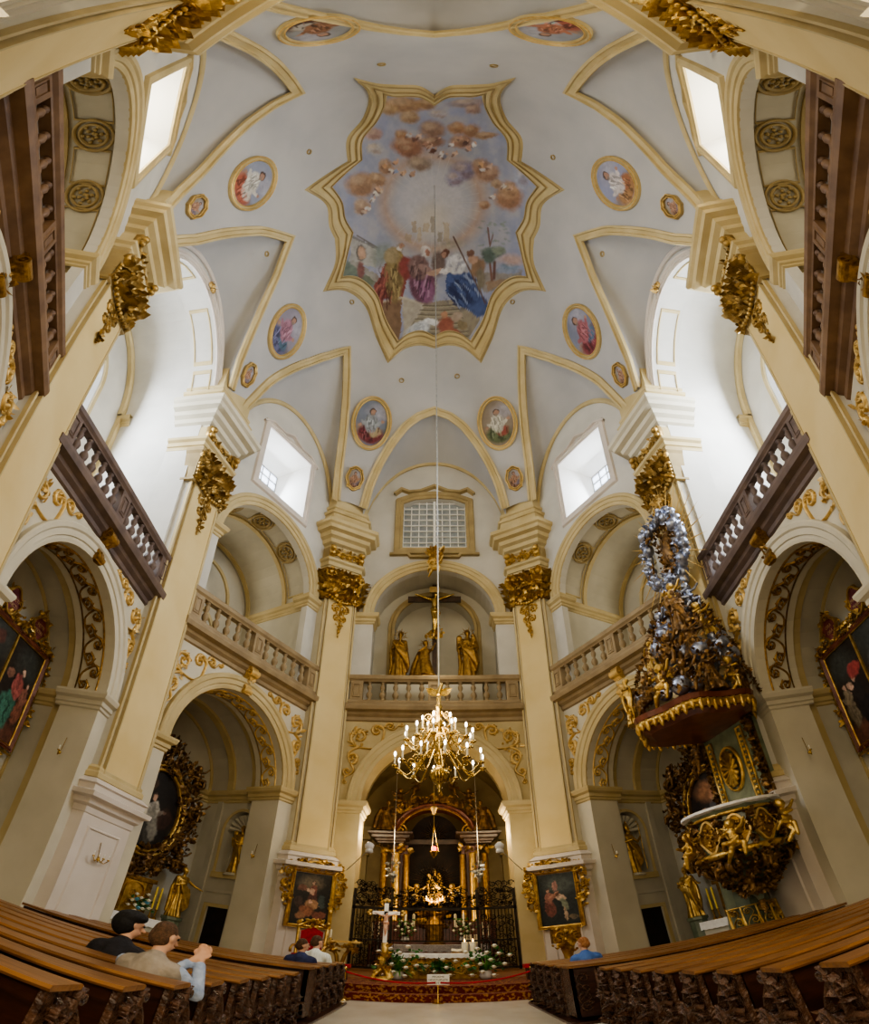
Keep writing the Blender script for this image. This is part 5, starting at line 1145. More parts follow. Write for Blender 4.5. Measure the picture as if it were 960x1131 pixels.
# sign and ropes
S=thing('notice_sign',(.06,13.75,0),'small white notice board on a thin stand hooked into the red rope','sign')
build('board',MB().box(-.13,.26,13.73,13.75,.43,.67),'white',S)
mb=MB();mb.tube([(.06,13.76,.0),(.06,13.76,.44)],.012,6);mb.lathe([(.1,0),(.1,.02),(.02,.03)],c=(.06,13.76,0),n=12);build('stand',mb,'brass',S)
def text(body,loc,rot,size,mat,parent,name='lettering',align='CENTER',ex=.002):
    cu=bpy.data.curves.new(name,'FONT');cu.body=body;cu.size=size;cu.align_x=align;cu.extrude=ex
    o=bpy.data.objects.new(name,cu);COL.objects.link(o);dg=bpy.context.evaluated_depsgraph_get();me=bpy.data.meshes.new_from_object(o.evaluated_get(dg));bpy.data.objects.remove(o)
    me.materials.clear();me.materials.append(M_[mat]);o=bpy.data.objects.new(name,me);COL.objects.link(o);o.location=loc;o.rotation_euler=rot
    if parent is not None:o.parent=parent;o.matrix_parent_inverse=pinv(parent)
    return o
for k,tx in enumerate(('PROSÍME','NEVSTUPUJTE','DO NOT ENTER')): text(tx,(.065,13.726,.595-.07*k),(pi/2,0,0),.055,'ink',S)
for x,lb in((-1.58,'left'),(1.72,'right')):
    T=thing('rope_post',(x,13.75,0),'short brass barrier post at the %s end of the red rope'%lb,'barrier post','brass barrier posts')
    build('post',MB().lathe([(.12,0),(.12,.02),(.025,.04),(.025,.68),(.045,.7),(.045,.74),(.02,.78)],c=(x,13.75,0),n=12),'brass',T,smooth=True)
for (x0,x1,lb) in((-1.56,.02,'left'),(.1,1.7,'right')):
    pts=[(x0+(x1-x0)*t,13.72,.66-(.18*(t if lb=='left' else 1-t))-.32*t*(1-t)) for t in [k/14 for k in range(15)]]
    build('velvet_rope',MB().tube(pts,.022,8),'velvet',smooth=True,label='red velvet barrier rope hanging %s of the notice sign'%lb,cat='rope')
# kneelers: red benches behind the rope
for x,lb in((-2.4,'left'),(2.5,'right')):
    T=thing('kneeler',(x,15.6,.34),'low wooden bench with dark red cushion on the %s of the platform'%lb,'bench')
    build('cushion',MB().box(x-.7,x+.7,15.4,15.8,.66,.76),'velvet',T)
    for a in(-.6,.6): build('leg',MB().box(x+a-.05,x+a+.05,15.42,15.78,.34,.66),'pewdark',T)
# throne chair and gilt tables
x,y=-2.95,17.6
T=thing('throne_chair',(x,y,.34),'gilded armchair with curved red velvet back, left of the altar','chair')
build('seat',MB().box(x-.33,x+.33,y-.3,y+.3,.75,.88),'velvet',T)
mb=MB();bk=[(x-.27,.95),(x+.27,.95),(x+.27,1.55),(x+.14,1.62),(x,1.72),(x-.14,1.62),(x-.27,1.55)];mb.add([(a,y+.2,z) for a,z in bk]+[(a,y+.27,z) for a,z in bk],[tuple(range(7)),tuple(range(7,14))]+[(i,(i+1)%7,7+(i+1)%7,7+i) for i in range(7)]);build('backrest',mb,'velvet',T)
mb=MB()
for s_ in(-1,1): mb.tube([(x+s_*.34,y+.28,.34),(x+s_*.34,y+.25,1.2),(x+s_*.36,y+.25,1.72)],.045,8);mb.sphere((x+s_*.36,y+.25,1.8),.07)
mb.tube([(x-.36,y+.24,1.7),(x-.2,y+.22,1.78),(x,y+.22,1.9),(x+.2,y+.22,1.78),(x+.36,y+.24,1.7)],.05,8);leafcloud(mb,[((x+random.uniform(-.3,.3),y+.18,random.uniform(1.68,1.95)),(0,-1,0)) for _ in range(24)],.13);build('gilt_frame',mb,'gold',T,smooth=True)
for s_ in(-1,1): build('armrest',MB().tube([(x+s_*.36,y+.22,1.12),(x+s_*.38,y-.1,1.1),(x+s_*.37,y-.3,1.02),(x+s_*.37,y-.3,.9)],.035,8),'gold',T,smooth=True);build('leg',MB().tube([(x+s_*.33,y-.26,.8),(x+s_*.36,y-.3,.55),(x+s_*.32,y-.28,.34)],[.05,.035,.04],8),'gold',T,smooth=True)
x,y=-2.3,18.6
T=thing('console_table',(x,y,.34),'small gilded console table with candle beside the red chair','table')
mb=MB();mb.box(x-.5,x+.5,y-.25,y+.25,1.3,1.36);build('tabletop',mb,'goldl',T)
mb=MB();leafcloud(mb,[((x+random.uniform(-.4,.4),y-.2,random.uniform(1.0,1.3)),(0,-1,0)) for _ in range(40)],.16);mb.tube([(x-.3,y,1.3),(x-.1,y,.9),(x,y,.34)],.05,8);mb.tube([(x+.3,y,1.3),(x+.1,y,.9),(x,y,.34)],.05,8);build('carved_base',mb,'gold',T,smooth=True)
T=thing('table_candle',(x-.3,y,1.36),'slim white candle on the gilded console table','candle');build('wax',MB().lathe([(.03,0),(.03,.3),(.01,.32)],c=(x-.3,y,1.36),n=8),'candle',T);build('holder',MB().lathe([(.07,0),(.07,.02),(.035,.03),(.035,.07)],c=(x-.3,y,1.36),n=8),'brass',T)
x,y=3.15,17.8
T=thing('ambo',(x,y,.34),'ornate gilded reading desk with carved scrolls, right of the altar','lectern')
mb=MB();mb.box(x-.38,x+.38,y-.25,y+.25,1.62,1.68);mb.box(x-.34,x+.34,y-.22,y+.22,1.2,1.62);build('desk',mb,'goldd',T)
mb=MB();F4=lambda a,z,d:V((x+a,y-.22-d,z));acanthus(mb,F4,[(-.2,1.42,.13,0,1),(.2,1.42,.13,pi,-1)],h=.08,w=.05);leafcloud(mb,[(F4(random.uniform(-.35,.35),random.uniform(.95,1.65),.02),(0,-1,0)) for _ in range(60)],.15);mb.lathe([(.24,0),(.24,.06),(.1,.14),(.12,.5),(.2,.8),(.28,.9)],c=(x,y,.34),n=10);build('carved_stem',mb,'gold',T,smooth=True)
mb=MB();mb.box(x-.55,x-.05,y-1.2,y-.8,.34,.86);
# wall spot lamps on rods
for s_ in(-1,1):
    b=V((s_*2.72,21.3,3.85));e=V((s_*1.96,20.3,4.5));T=thing('spot_lamp',tuple(b),'white twin spotlight on a long thin rod, %s side of the chancel arch'%SN[s_],'lamp','chancel rod spotlights')
    build('rod',MB().tube([b,e],.016,6),'steel',T);mb=MB();mb.lathe([(.05,-.14),(.12,-.12),(.12,-.03),(.08,0),(.13,.03),(.15,.14),(.1,.2),(.03,.24)],c=tuple(e),n=12);build('lamp_head',mb,'porcelain',T,smooth=True)
# ------------------------------------------------------------------ retables of the diagonal chapels
random.seed(33)
for side in(1,-1):
    M=bayf(1,side);D0=-3.7;F=lambda a,z,d:M(a+.05,z,D0+d);nr=M(0,0,1)-M(0,0,0);b=F(0,0,0)
    R=thing('side_altar',(b.x,b.y,0),{-1:'dark-gold carved altar with oval painting and foliage in the left diagonal chapel',1:'carved altar with oval painting, right diagonal chapel, half hidden by the pulpit'}[side],'altar')
    mb=MB();mb.boxM(F,-1.9,1.9,0,.18,-.2,1.5);mb.boxM(F,-1.3,1.3,.18,1.05,-.2,1.0);build('altar_block',mb,'niche',R)
    mb=MB();mb.boxM(F,-1.35,1.35,1.05,1.12,-.2,1.05);mb.grid([[F(x,1.12,1.06),F(x,.85-.03*abs(sin(k*.8)),1.08)] for k,x in enumerate(np.linspace(-1.36,1.36,50))]);build('altar_cloth',mb,'whitecloth',R)
    mb=MB();mb.boxM(F,-.85,.85,1.12,2.35,-.1,.35);mb.boxM(F,-.95,.95,2.35,2.5,-.1,.42);build('predella',mb,'goldd',R)
    mb=MB();mb.boxM(F,-.42,.42,1.14,2.3,.35,.6);mb.sweep(F,[(.34,1.2),(.34,2.0)]+arcpts(.34,2.0,.25,8)[1:-1]+[(-.34,2.0),(-.34,1.2)],[(0,.6),(0,.66),(-.05,.66),(-.06,.6)]);acanthus(mb,lambda a,z,d:F(a,z,.6+d),[(-.12,1.5,.14,0,1),(.12,1.5,.14,pi,-1),(0,1.85,.14,pi/2,1)],h=.06,w=.04)
    for k in range(26):
        t=k/25;a,z=(-.38,1.2+1.6*t) if t<.5 else (.38,1.2+1.6*(1-t));mb.sphere(F(a,z,.66),.028,6,5)
    build('tabernacle',mb,'gold',R,smooth=False)
    # carved surround: dense foliage along a scalloped ring
    mb=MB();pts=[];zc,hx,hz=4.9,1.0,1.45
    for k in range(1500):
        a=random.uniform(0,2*pi);rr=random.uniform(1.02,1.95)
        x=hx*rr*cos(a);z=zc+hz*rr*sin(a)*(1.0 if sin(a)>0 else .85)
        if z>zc+2.2: x*=.7
        if abs(x)>2.15 or z<2.3 or z>7.7 :continue
        pts.append((F(x,z,.25+random.uniform(-.1,.25)),nr))
    leafcloud(mb,pts,.19)
    scr=[]
    for k in range(44):
        a=2*pi*k/44;rr=random.choice((1.2,1.45,1.7));x=hx*rr*cos(a);z=zc+hz*rr*sin(a)*.95
        if abs(x)<2.1 and z>2.4: scr.append((x,z,random.uniform(.16,.28),random.uniform(0,6.28),random.choice((-1,1))))
    acanthus(mb,lambda a,z,d:F(a,z,.35+d),scr,h=.14,w=.07,leaves=6)
    for s_ in(-1,1):
        for z,r in((6.4,.3),(3.2,.35),(5.2,.25)): volute(mb,F,s_*1.55,z,.45,r,s_)
    build('carved_foliage',mb,'bronzeleaf',R,smooth=True)
    mb=MB();ov=[(hx*cos(2*pi*k/48),zc+hz*sin(2*pi*k/48)) for k in range(48)];mb.sweep(F,ov,[(0,.3),(.0,.42),(-.06,.46),(-.1,.42),(-.12,.3)],closed=True);mb.sweep(F,[(x*1.16,zc+(z-zc)*1.12) for x,z in ov],[(0,.4),(-.05,.5),(-.1,.4)],closed=True);build('oval_frame',mb,'gold',R,smooth=True)
    def pf(X,Y,side=side):
        P=Paint(X,Y,'1C1512' if side<0 else '241A12',warp=.11,nscale=2,seed=40+side)
        if side<0: P.man(.0,-.25,1.9,'4A4238','B5AC9A',lean=.5);P.blob(.1,-.5,.25,.6,'8E8878',rot=.2,a=.8);P.blob(-.4,.9,.3,.3,'5E3A20',a=.7);P.blob(.5,-.2,.3,.4,'4A2A1A',a=.7)
        else: P.man(0,-.1,1.8,'3A3640','5E5A60',lean=-.3);P.blob(.15,.8,.5,.35,'C07A3C',a=.8,soft=.8);P.blob(-.3,-.8,.3,.3,'B8AEA0',a=.6);P.blob(.4,-.9,.3,.2,'6A5A48')
        g_=P.C.mean(1,keepdims=True);P.C=(P.C*.75+g_*.25)*(.95+1.1*P.n5[:,None]);return P.out()
    painted_panel(F,-hx,hx,zc-hz,zc+hz,.3,pf,'oval_painting',R,n=90,mask=lambda x,y:x*x+y*y<1.04)
    for j,(a,z,kd) in enumerate(((-1.3,6.6,'putto'),(1.35,6.5,'putto'),(0,7.2,'angel'),(1.75,5.2,'putto2'),(1.45,3.3,'angel'),(-1.5,3.3,'angel'))):
        p=F(a,z-.3,.5);inst('carved_cherub',smesh(kd,'bronzeleaf'),p,(0,0,M.rz),.75 if z<7 else .65,parent=R)
    for s_,kd in ((1,'gesture'),(-1,'staff')):
        p=F(s_*1.62,1.35,.75);mirror=(s_*side)<0
        T=statue('gilded_statue',kd,'gold',tuple(p),M.rz,1.05,'gilded saint statue %s on a pedestal, %s chapel altar'%('with outstretched hand' if s_>0 else 'holding a staff',SN[side]))
        q=MB();q.lathe([(.3,0),(.3,1.05),(.36,1.1),(.36,1.2)],c=(p.x,p.y,.15),n=8);build('pedestal',q,'greenmarble',T)
    for a in(-1.0,-.75,.75,.95):
        p=F(a,1.12,.75);T=thing('yellow_candle',tuple(p),'%s yellow candle on the %s diagonal chapel altar, %s side'%('outer' if abs(a)>.9 else 'inner',SN[side],'chancel' if a>0 else 'entrance'),'candle','yellow altar candles')
        build('stick',MB().lathe([(.09,0),(.08,.04),(.025,.1),(.03,.3),(.06,.36)],c=tuple(p),n=8),'goldd',T);build('wax',MB().lathe([(.035,0),(.035,.75),(.015,.8)],c=(p.x,p.y,p.z+.36),n=8),'candleyel',T)
    p=F(.2 if side<0 else -.9,1.12,1.0);bouquet(tuple(p),.5,11,'bouquet of white roses with blue flowers on the %s diagonal chapel altar'%SN[side],blue=3 if side<0 else 2,palm=False,fr=14,rs=.06,hh=.2,vase=False)
    # niche statue on the side wall
    Ms=lambda p,q,d:M(2.8-d,q,p);p=Ms(-1.98,3.33,-.1);t=V(M(1,0,0)-M(0,0,0));rz=atan2(-t.y,-t.x)+pi/2
    statue('niche_statue','bishop' if side>0 else 'mary','gold',tuple(p),rz,1.02,'gilded saint statue standing in the wall niche of the %s diagonal chapel'%SN[side],base='niche')
    for (lab,a_,z_) in (('tube_lamp',-1.0,1.0),):pass
# ------------------------------------------------------------------ framed pictures on the chancel pilaster pedestals
def ornframe(mb,F,x0,x1,z0,z1,d,depth=.08,w=.1):
    mb.sweep(F,[(x0,z0),(x1,z0),(x1,z1),(x0,z1)],[(.0,d),(0,d+depth*.6),(-w*.4,d+depth),(-w*.7,d+depth*.6),(-w,d+depth*.9),(-w,d)],closed=True)
for side in(-1,1):
    M=pilf(1,side);F=lambda a,z,d:M(a-.12,z,.22+d);p=F(0,1.75,0);nr=M(0,0,1)-M(0,0,0)
    T=thing('framed_painting',tuple(p),{-1:'gold framed painting of a seated mother with child, left of the chancel',1:'gold framed painting of two figures in a dark landscape, right of the chancel'}[side],'painting')
    mb=MB();mb.boxM(F,-.72,.72,1.68,3.75,-.1,0);build('backing',mb,'goldd',T)
    mb=MB();ornframe(mb,F,-.6,.6,1.8,3.62,0,.1,.12);build('frame',mb,'gold',T)
    def pf(X,Y,side=side):
        P=Paint(X,Y,'2A251C' if side<0 else '262C2A',warp=.11,nscale=2,seed=50+side)
        if side<0:
            P.blob(.1,.9,.6,.4,'6A5A40',soft=.8);P.man(-.1,.35,1.5,'5E3428','8E4A34');P.blob(-.02,.45,.14,.2,'C89878');P.blob(.15,.5,.1,.1,'C8A080');P.blob(-.1,-.3,.35,.25,'A8784A');P.blob(.15,-.7,.4,.35,'9A5A30');P.blob(.5,.6,.25,.2,'7A4A30');P.blob(-.55,-.9,.35,.25,'8A4A30');P.blob(-.6,-.1,.2,.4,'3E4A44');P.blob(.6,-.2,.25,.3,'4A3428');P.blob(.0,-.15,.08,.1,'D0A080');P.blob(.45,-1.0,.3,.2,'A06A40')
        else:
            P.blob(.2,.8,.8,.5,'4A524A',soft=.8);P.man(-.45,-.1,1.7,'7E4030','A0604A',skin='C08A6C');P.blob(-.2,.25,.3,.08,'B87858',rot=.6);P.blob(-.1,.75,.12,.3,'A87060');P.blob(.2,.05,.28,.18,'C4A080',rot=-.4);P.blob(.35,-.35,.18,.4,'7C8468',rot=.3);P.blob(.3,-.9,.08,.4,'B09070');P.blob(.7,-1.1,.3,.15,'6A5A40');P.blob(0,.25,.09,.1,'6A4028')
        g_=P.C.mean(1,keepdims=True);P.C=(P.C*.75+g_*.25)*(.95+1.1*P.n5[:,None]);return P.out()
    painted_panel(F,-.6,.6,1.8,3.62,.02,pf,'canvas_picture',T,n=100)
    mb=MB();random.seed(60);pts=[]
    for k in range(170):
        q=random.random()
        if q<.5: x=random.uniform(-.9,.9);z=3.72+random.uniform(-.02,.42)*(1-.35*abs(x))
        else: x=random.choice((-1,1))*random.uniform(.72,1.05);z=random.uniform(2.35,3.9);x*=(1 if z>2.8 else .88)
        pts.append((F(x,z,random.uniform(0,.12)),nr))
    leafcloud(mb,pts*2,.13);acanthus(mb,lambda a,z,d:F(a,z,.05+d),[(-.85,3.6,.2,0,1),(.85,3.6,.2,pi,-1),(-.9,3.15,.16,pi/2,1),(.9,3.15,.16,pi/2,-1),(-.86,2.75,.12,0,-1),(.86,2.75,.12,pi,1),(-.45,3.95,.15,0,1),(.45,3.95,.15,pi,-1)],h=.1,w=.05)
    mb.sweep(F,arcpts(.32,3.7,.3,10),[(0,.05),(0,.12),(-.07,.12),(-.08,.05)]);build('gilt_foliage',mb,'gold',T,smooth=True)
# vertical tube lamps
for k,side,s_,z0,d in ((1,1,'a',0,0),(1,-1,'a',0,0),(2,-1,'b',0,0),(2,1,'b',0,0)):
    M=pilf(k,side);a=(.98 if k==1 else 1.12);dv=-.05;mb=MB();mb.boxM(M,a-.03,a+.03,1.35,3.1,.0-.25,-.2);mb.boxM(M,a-.05,a+.05,1.3,1.36,-.3,-.2);mb.boxM(M,a-.05,a+.05,3.1,3.16,-.3,-.2)
    build('tube_lamp',mb,'white',label='narrow vertical white strip lamp on the %s %s pilaster pedestal'%(SN[side],'chancel' if k==1 else 'balcony'),cat='lamp')
# small sconces
def sconce(M,a,z,label,arms=3,sz=.2,grp=None):
    p=M(a,z,.15);T=thing('wall_sconce',tuple(p),label,'sconce',grp);mb=MB()
    mb.tube([M(a,z+.45,.14),M(a,z,.2)],.01,5)
    mb.sphere(M(a,z,.22),.05);cand=MB();bl=MB()
    for k in range(arms):
        q=(k-(arms-1)/2)/max(1,(arms-1)/2) if arms>1 else 0
        e=M(a+q*sz,z+.02,.3);mb.tube([M(a,z,.2),M(a+q*sz*.6,z-.08,.28),e],.014,5);mb.lathe([(.01,0),(.04,.02),(.035,.04)],c=tuple(e),n=8);cand.lathe([(.014,0),(.014,.1)],c=tuple(e),n=6);bl.sphere((e.x,e.y,e.z+.13),(.015,.015,.03),6,5)
    build('arm',mb,'brass',T,smooth=True)
    for k in range(arms):
        c1_=MB();c1_.v=cand.v[12*k:12*k+12];c1_.f=cand.f[:len(cand.f)//arms];cc_=build('candle',c1_,'candle',T)
        nb_=len(bl.v)//arms;b1_=MB();b1_.v=bl.v[nb_*k:nb_*k+nb_];b1_.f=bl.f[:len(bl.f)//arms];build('bulb',b1_,'white',cc_)
for side in(-1,1): sconce(pilf(2,side),0 if side<0 else -.1,2.35,'brass candle sconce with several arms on the %s balcony pilaster pedestal'%SN[side],4,.28)
for side in(-1,1):
    M=bayf(1,side);sconce(lambda a,z,d:M(2.5-d-.1,z,a),-.6,3.9,'little white candle sconce on the inner pier of the %s diagonal chapel'%SN[side],1,.1)
    M2=bayf(2,side);sconce(lambda a,z,d:M2(2.5-d-.1,z,a),-.7,4.6,'little white candle sconce on the pier of the %s side chapel'%SN[side],1,.1)
# ------------------------------------------------------------------ large panel paintings of the side chapels
for side in(-1,1):
    M=bayf(2,side);F=lambda a,z,d:M(a,z,-2.45+d);s0,s1=-2.15,2.38;z0,z1=4.5,7.25;nr=M(0,0,1)-M(0,0,0);p=F(.1,z0,0)
    T=thing('panel_painting',tuple(p),{-1:'wide dark three-part painting with a green-robed figure, left side chapel',1:'wide dark three-part painting with a red-capped figure, right side chapel'}[side],'painting')
    mb=MB();mb.boxM(F,s0-.1,s1+.1,z0-.1,z1+.1,-.1,0);build('backing',mb,'pewdark',T)
    mb=MB();ornframe(mb,F,s0,s1,z0,z1,0,.1,.13);build('frame',mb,'redmarble',T)
    mb=MB();ornframe(mb,F,s0+.03,s1-.03,z0+.03,z1-.03,.02,.05,.04)
    cuts=(s0+1.35,s1-1.45)
    for c_ in cuts: mb.boxM(F,c_-.035,c_+.035,z0,z1,.0,.07)
    build('gilt_dividers',mb,'gold',T)
    cols=[(s0,cuts[0]),(cuts[0],cuts[1]),(cuts[1],s1)]
    for j,(a0,a1) in enumerate(cols):
        def pf(X,Y,j=j,side=side):
            P=Paint(X,Y,'2C2018',warp=.11,nscale=2,seed=70+j+side);P.blob(0,-1.6,1.4,.5,'6A3A24',soft=.6);P.blob(.3,1.2,.8,.6,'3E4038',soft=.9)
            h=2.4
            if side<0:
                if j==2: P.man(.1,-.1,h,'2E6E58','A84A40',skin='D0A484',lean=-.6);P.blob(-.15,-.9,.45,.7,'3A7A62',rot=.3);P.folds(-.15,-.9,.45,.7,'123A2C',rot=.3,k=9,a=.8);P.man(.65,-.2,1.7,'8A4A2C','9A5A40');P.blob(-.5,.5,.2,.2,'8C5A40')
                else: P.man(-.1,-.2,h,'1C1C26','302A30',skin='D0A484');P.blob(-.05,.25,.14,.25,'E0DCD0');P.blob(-.1,.0,.3,.08,'D8D0C4',rot=.2);P.blob(0,-.45,.16,.14,'5A7AA0');P.blob(.6,-.4,.3,.6,'6A4A34');P.blob(.3,1.1,.25,.2,'6A3A2A')
            else:
                if j==2: P.man(-.2,-.3,2.2,'221C1E','2E2624',skin='C89A78');P.blob(-.4,.75,.4,.3,'A8302A',soft=.3);P.blob(.2,.3,.2,.16,'D0A080');P.man(.55,-.3,1.8,'7A6A50','8C7A5C')
                else: P.man(.1,-.2,2.3,'2A2A30','3A3430',skin='C89A78');P.blob(-.4,-.1,.3,.7,'4A3A2A');P.blob(.5,.4,.3,.3,'5A5A54')
            g_=P.C.mean(1,keepdims=True);P.C=(P.C*.75+g_*.25)*(.95+1.1*P.n5[:,None]);return P.out()
        painted_panel(F,a0,a1,z0,z1,.015,pf,'painted_panel',T,n=70)
    # gilt cresting with inscription cartouches
    random.seed(80);mb=MB();pts=[]
    for k in range(330):
        q=random.random()
        if q<.7:
            x=random.uniform(s0-.1,s1+.25);f=.5+.5*cos((x-.12)*2*pi/1.45);z=z1+.1+random.uniform(0,.25+.75*f)
            if abs(((x-.12+.725)%1.45)-.725)<.27 and z1+.28<z<z1+.85:continue
        elif q<.85: x=random.choice((s0-.2,s1+.2))+random.uniform(-.1,.1);z=random.uniform(z0+.8,z1+.2)
        else: x=random.uniform(s0,s1);z=z0-.15-random.uniform(0,.2)
        pts.append((F(x,z,random.uniform(0,.1)),nr))
    mb.tube([F(s0-.2+(s1-s0+.45)*k/40,z1+.2+.1*sin(k),.03) for k in range(41)],.05,5);mb.tube([F(s1+.2,z0-.1,.03),F(s1+.2,z1+.2,.03)],.04,5);mb.tube([F(s0-.2,z0-.1,.03),F(s0-.2,z1+.2,.03)],.04,5);mb.tube([F(s0-.2,z0-.2,.03),F(s1+.2,z0-.2,.03)],.04,5)
    leafcloud(mb,pts*2,.13);build('gilt_cresting',mb,'gold',T,smooth=True)
    txt={-1:('VITERI','SANCTI','PETRI'),1:('SANCTA','MARIA','ORA')}[side]
    for j in range(3):
        x=.12+1.45*(j-1);mb=MB();sp=[(x+.3*cos(t)*(1+.12*cos(4*t)),z1+.57+.33*sin(t)*(1+.12*cos(4*t))) for t in [2*pi*k/32 for k in range(32)]]
        mb.add([F(a,z,.08) for a,z in sp],[tuple(range(32))]);C_=build('inscription_cartouche',mb,'inscr',T);mb=MB();mb.sweep(F,sp,[(0,.06),(0,.14),(-.06,.14),(-.07,.06)],closed=True);build('cartouche_rim',mb,'gold',C_)
        tt=M(1,0,0)-M(0,0,0);sx=-side  # reading direction seen from the nave
        ang=atan2(-tt.y*side if False else (M(-side*1,0,0)-M(0,0,0)).y*1,(M(-side*1,0,0)-M(0,0,0)).x)
        dirv=V((M(1,0,0)-M(0,0,0)))*(-1 if side>0 else 1);ang=atan2(dirv.y,dirv.x)
        for q in (0,1): text(txt[j],tuple(F(x,z1+.58-.17*q,.1)),(pi/2,0,ang),.14,'inkgold',C_)
    # lower gilt crest of another picture
    mb=MB();leafcloud(mb,[(F(random.uniform(1.0,2.2),2.9+random.uniform(0,.5),.05),nr) for _ in range(60)],.2);o=build('gilt_crest',mb,'gold',smooth=True,label='gilded leaf crest on the wall below the %s panel painting'%SN[side],cat='ornament')
# ------------------------------------------------------------------ pulpit
random.seed(91)
M=pilf(2,1);pc=V((6.62,13.75,0));nr=M(0,0,1)-M(0,0,0)
PU=thing('pulpit',(pc.x,pc.y,0),'gilded pulpit with crowded sounding board and cloud figures on the right balcony pilaster','pulpit')
ang0=atan2((V((0,0,0))-pc).y,(V((0,0,0))-pc).x)
def polar(r,a,z): return V((pc.x+r*cos(ang0+a),pc.y+r*sin(ang0+a),z))
SP=V((6.85,15.0,0))
mb=MB();mb.lathe([(.75,0),(.8,.12),(.68,.25),(.6,.9),(.52,1.5),(.5,2.3),(.6,2.6)],c=(SP.x,SP.y,0),n=10);build('support',mb,'greenmarble',PU)
mb=MB()
for a in(-.55,.0,.55,1.1):
    fr=lambda s,z,d,a=a:SP+V((cos(ang0+a),sin(ang0+a),0))*(.7-.12*z/1.5+d)+V((-sin(ang0+a),cos(ang0+a),0))*s+V((0,0,z))
    mb.sweep(fr,[(-.17,.4),(.17,.4),(.2,1.35),(-.2,1.35)],[(0,0),(0,.05),(.03,.05),(.04,0)],closed=True);acanthus(mb,fr,[(-.05,.65,.12,0,1),(.06,.95,.12,2,-1),(-.05,1.2,.1,1,1)],h=.07,w=.035)
build('support_relief',mb,'gold',PU,smooth=True)
mb=MB();nn=10
mb.lathe([(.05,1.35),(.1,1.5),(.2,1.65),(.3,1.85),(.7,2.25),(.95,2.45),(1.12,2.55),(1.15,2.62),(1.02,2.68),(1.0,3.5),(1.1,3.58),(1.14,3.68),(1.1,3.7)],c=(pc.x,pc.y,0),n=nn,M=Matrix.Rotation(ang0+pi/nn,3,'Z'));build('body',mb,'greenmarble',PU)
mb=MB();mb.lathe([(1.1,3.66),(1.2,3.7),(1.2,3.76),(1.08,3.78)],c=(pc.x,pc.y,0),n=30);build('hand_rail_cloth',mb,'whitecloth',PU)
mb=MB();mb.tube([polar(1.06,2*pi*k/30,2.62) for k in range(30)],.09,8,closed=True);mb.tube([polar(1.05,2*pi*k/30,3.56) for k in range(30)],.05,6,closed=True);build('gilt_torus',mb,'gold',PU,smooth=True)
for k,a in enumerate((-1.3,-.65,0,.65,1.3)):
    fr=lambda s,z,d,a=a:pc+V((cos(ang0+a),sin(ang0+a),0))*(.98+d)+V((-sin(ang0+a),cos(ang0+a),0))*s+V((0,0,z))
    mb=MB();ov=[(.24*cos(t)*(1+.1*cos(4*t)),3.1+.33*sin(t)*(1+.1*cos(4*t))) for t in [2*pi*q/28 for q in range(28)]];mb.sweep(fr,ov,[(0,0),(0,.07),(-.05,.07),(-.06,0)],closed=True)
    R_=build('relief_panel',mb,'goldl',PU);mb=MB();mb.add([fr(x*.97,3.1+(z-3.1)*.97,.03) for x,z in ov],[tuple(range(28))])
    for q in range(18): mb.sphere(fr(random.uniform(-.15,.15),random.uniform(2.9,3.32),.04),(.05,.05,.06),6,5)
    build('relief_scene',mb,'goldd',R_,smooth=True)
mb=MB();pts=[]
for k in range(800):
    a=random.uniform(-2.2,2.2);z=random.uniform(1.6,2.6);r=.2+(z-1.5)*.85;pts.append((polar(r,a,z),V((cos(ang0+a),sin(ang0+a),-.4))))
for k in range(260):
    a=random.choice((-.98,-.33,.33,.98))+random.uniform(-.1,.1);pts.append((polar(1.04,a,random.uniform(2.7,3.55)),V((cos(ang0+a),sin(ang0+a),0))))
leafcloud(mb,pts,.14)
for k in range(5): mb.sphere(polar(.0,0,1.35-.07*k),.09-.012*k)
for a in(-1.2,-.4,.4,1.2):
    fr=lambda s,z,d,a=a:pc+V((cos(ang0+a),sin(ang0+a),0))*s+V((-sin(ang0+a),cos(ang0+a),0))*d+V((0,0,z))
    volute(mb,fr,.85,2.3,0,.22,-1,.08)
build('corbel_carving',mb,'bronzeleaf',PU,smooth=True)
for a,z,s_,kd in((-1.15,2.75,.8,'putto'),(-.1,2.72,.82,'angel'),(1.1,2.9,.9,'putto2')):
    p=polar(1.22,a,z-.35*s_);rz=ang0+a+pi/2;inst('seated_putto',smesh(kd,'gold'),p,(0,0,rz),s_,parent=PU)
for a,z,s_ in((-.6,2.1,.5),(.5,2.1,.5),(1.6,2.3,.6),(-1.7,2.3,.6)): inst('cherub_head',smesh('putto2','bronzeleaf'),polar(1.0,a,z),(0,0,ang0+a+pi/2),s_,parent=PU)
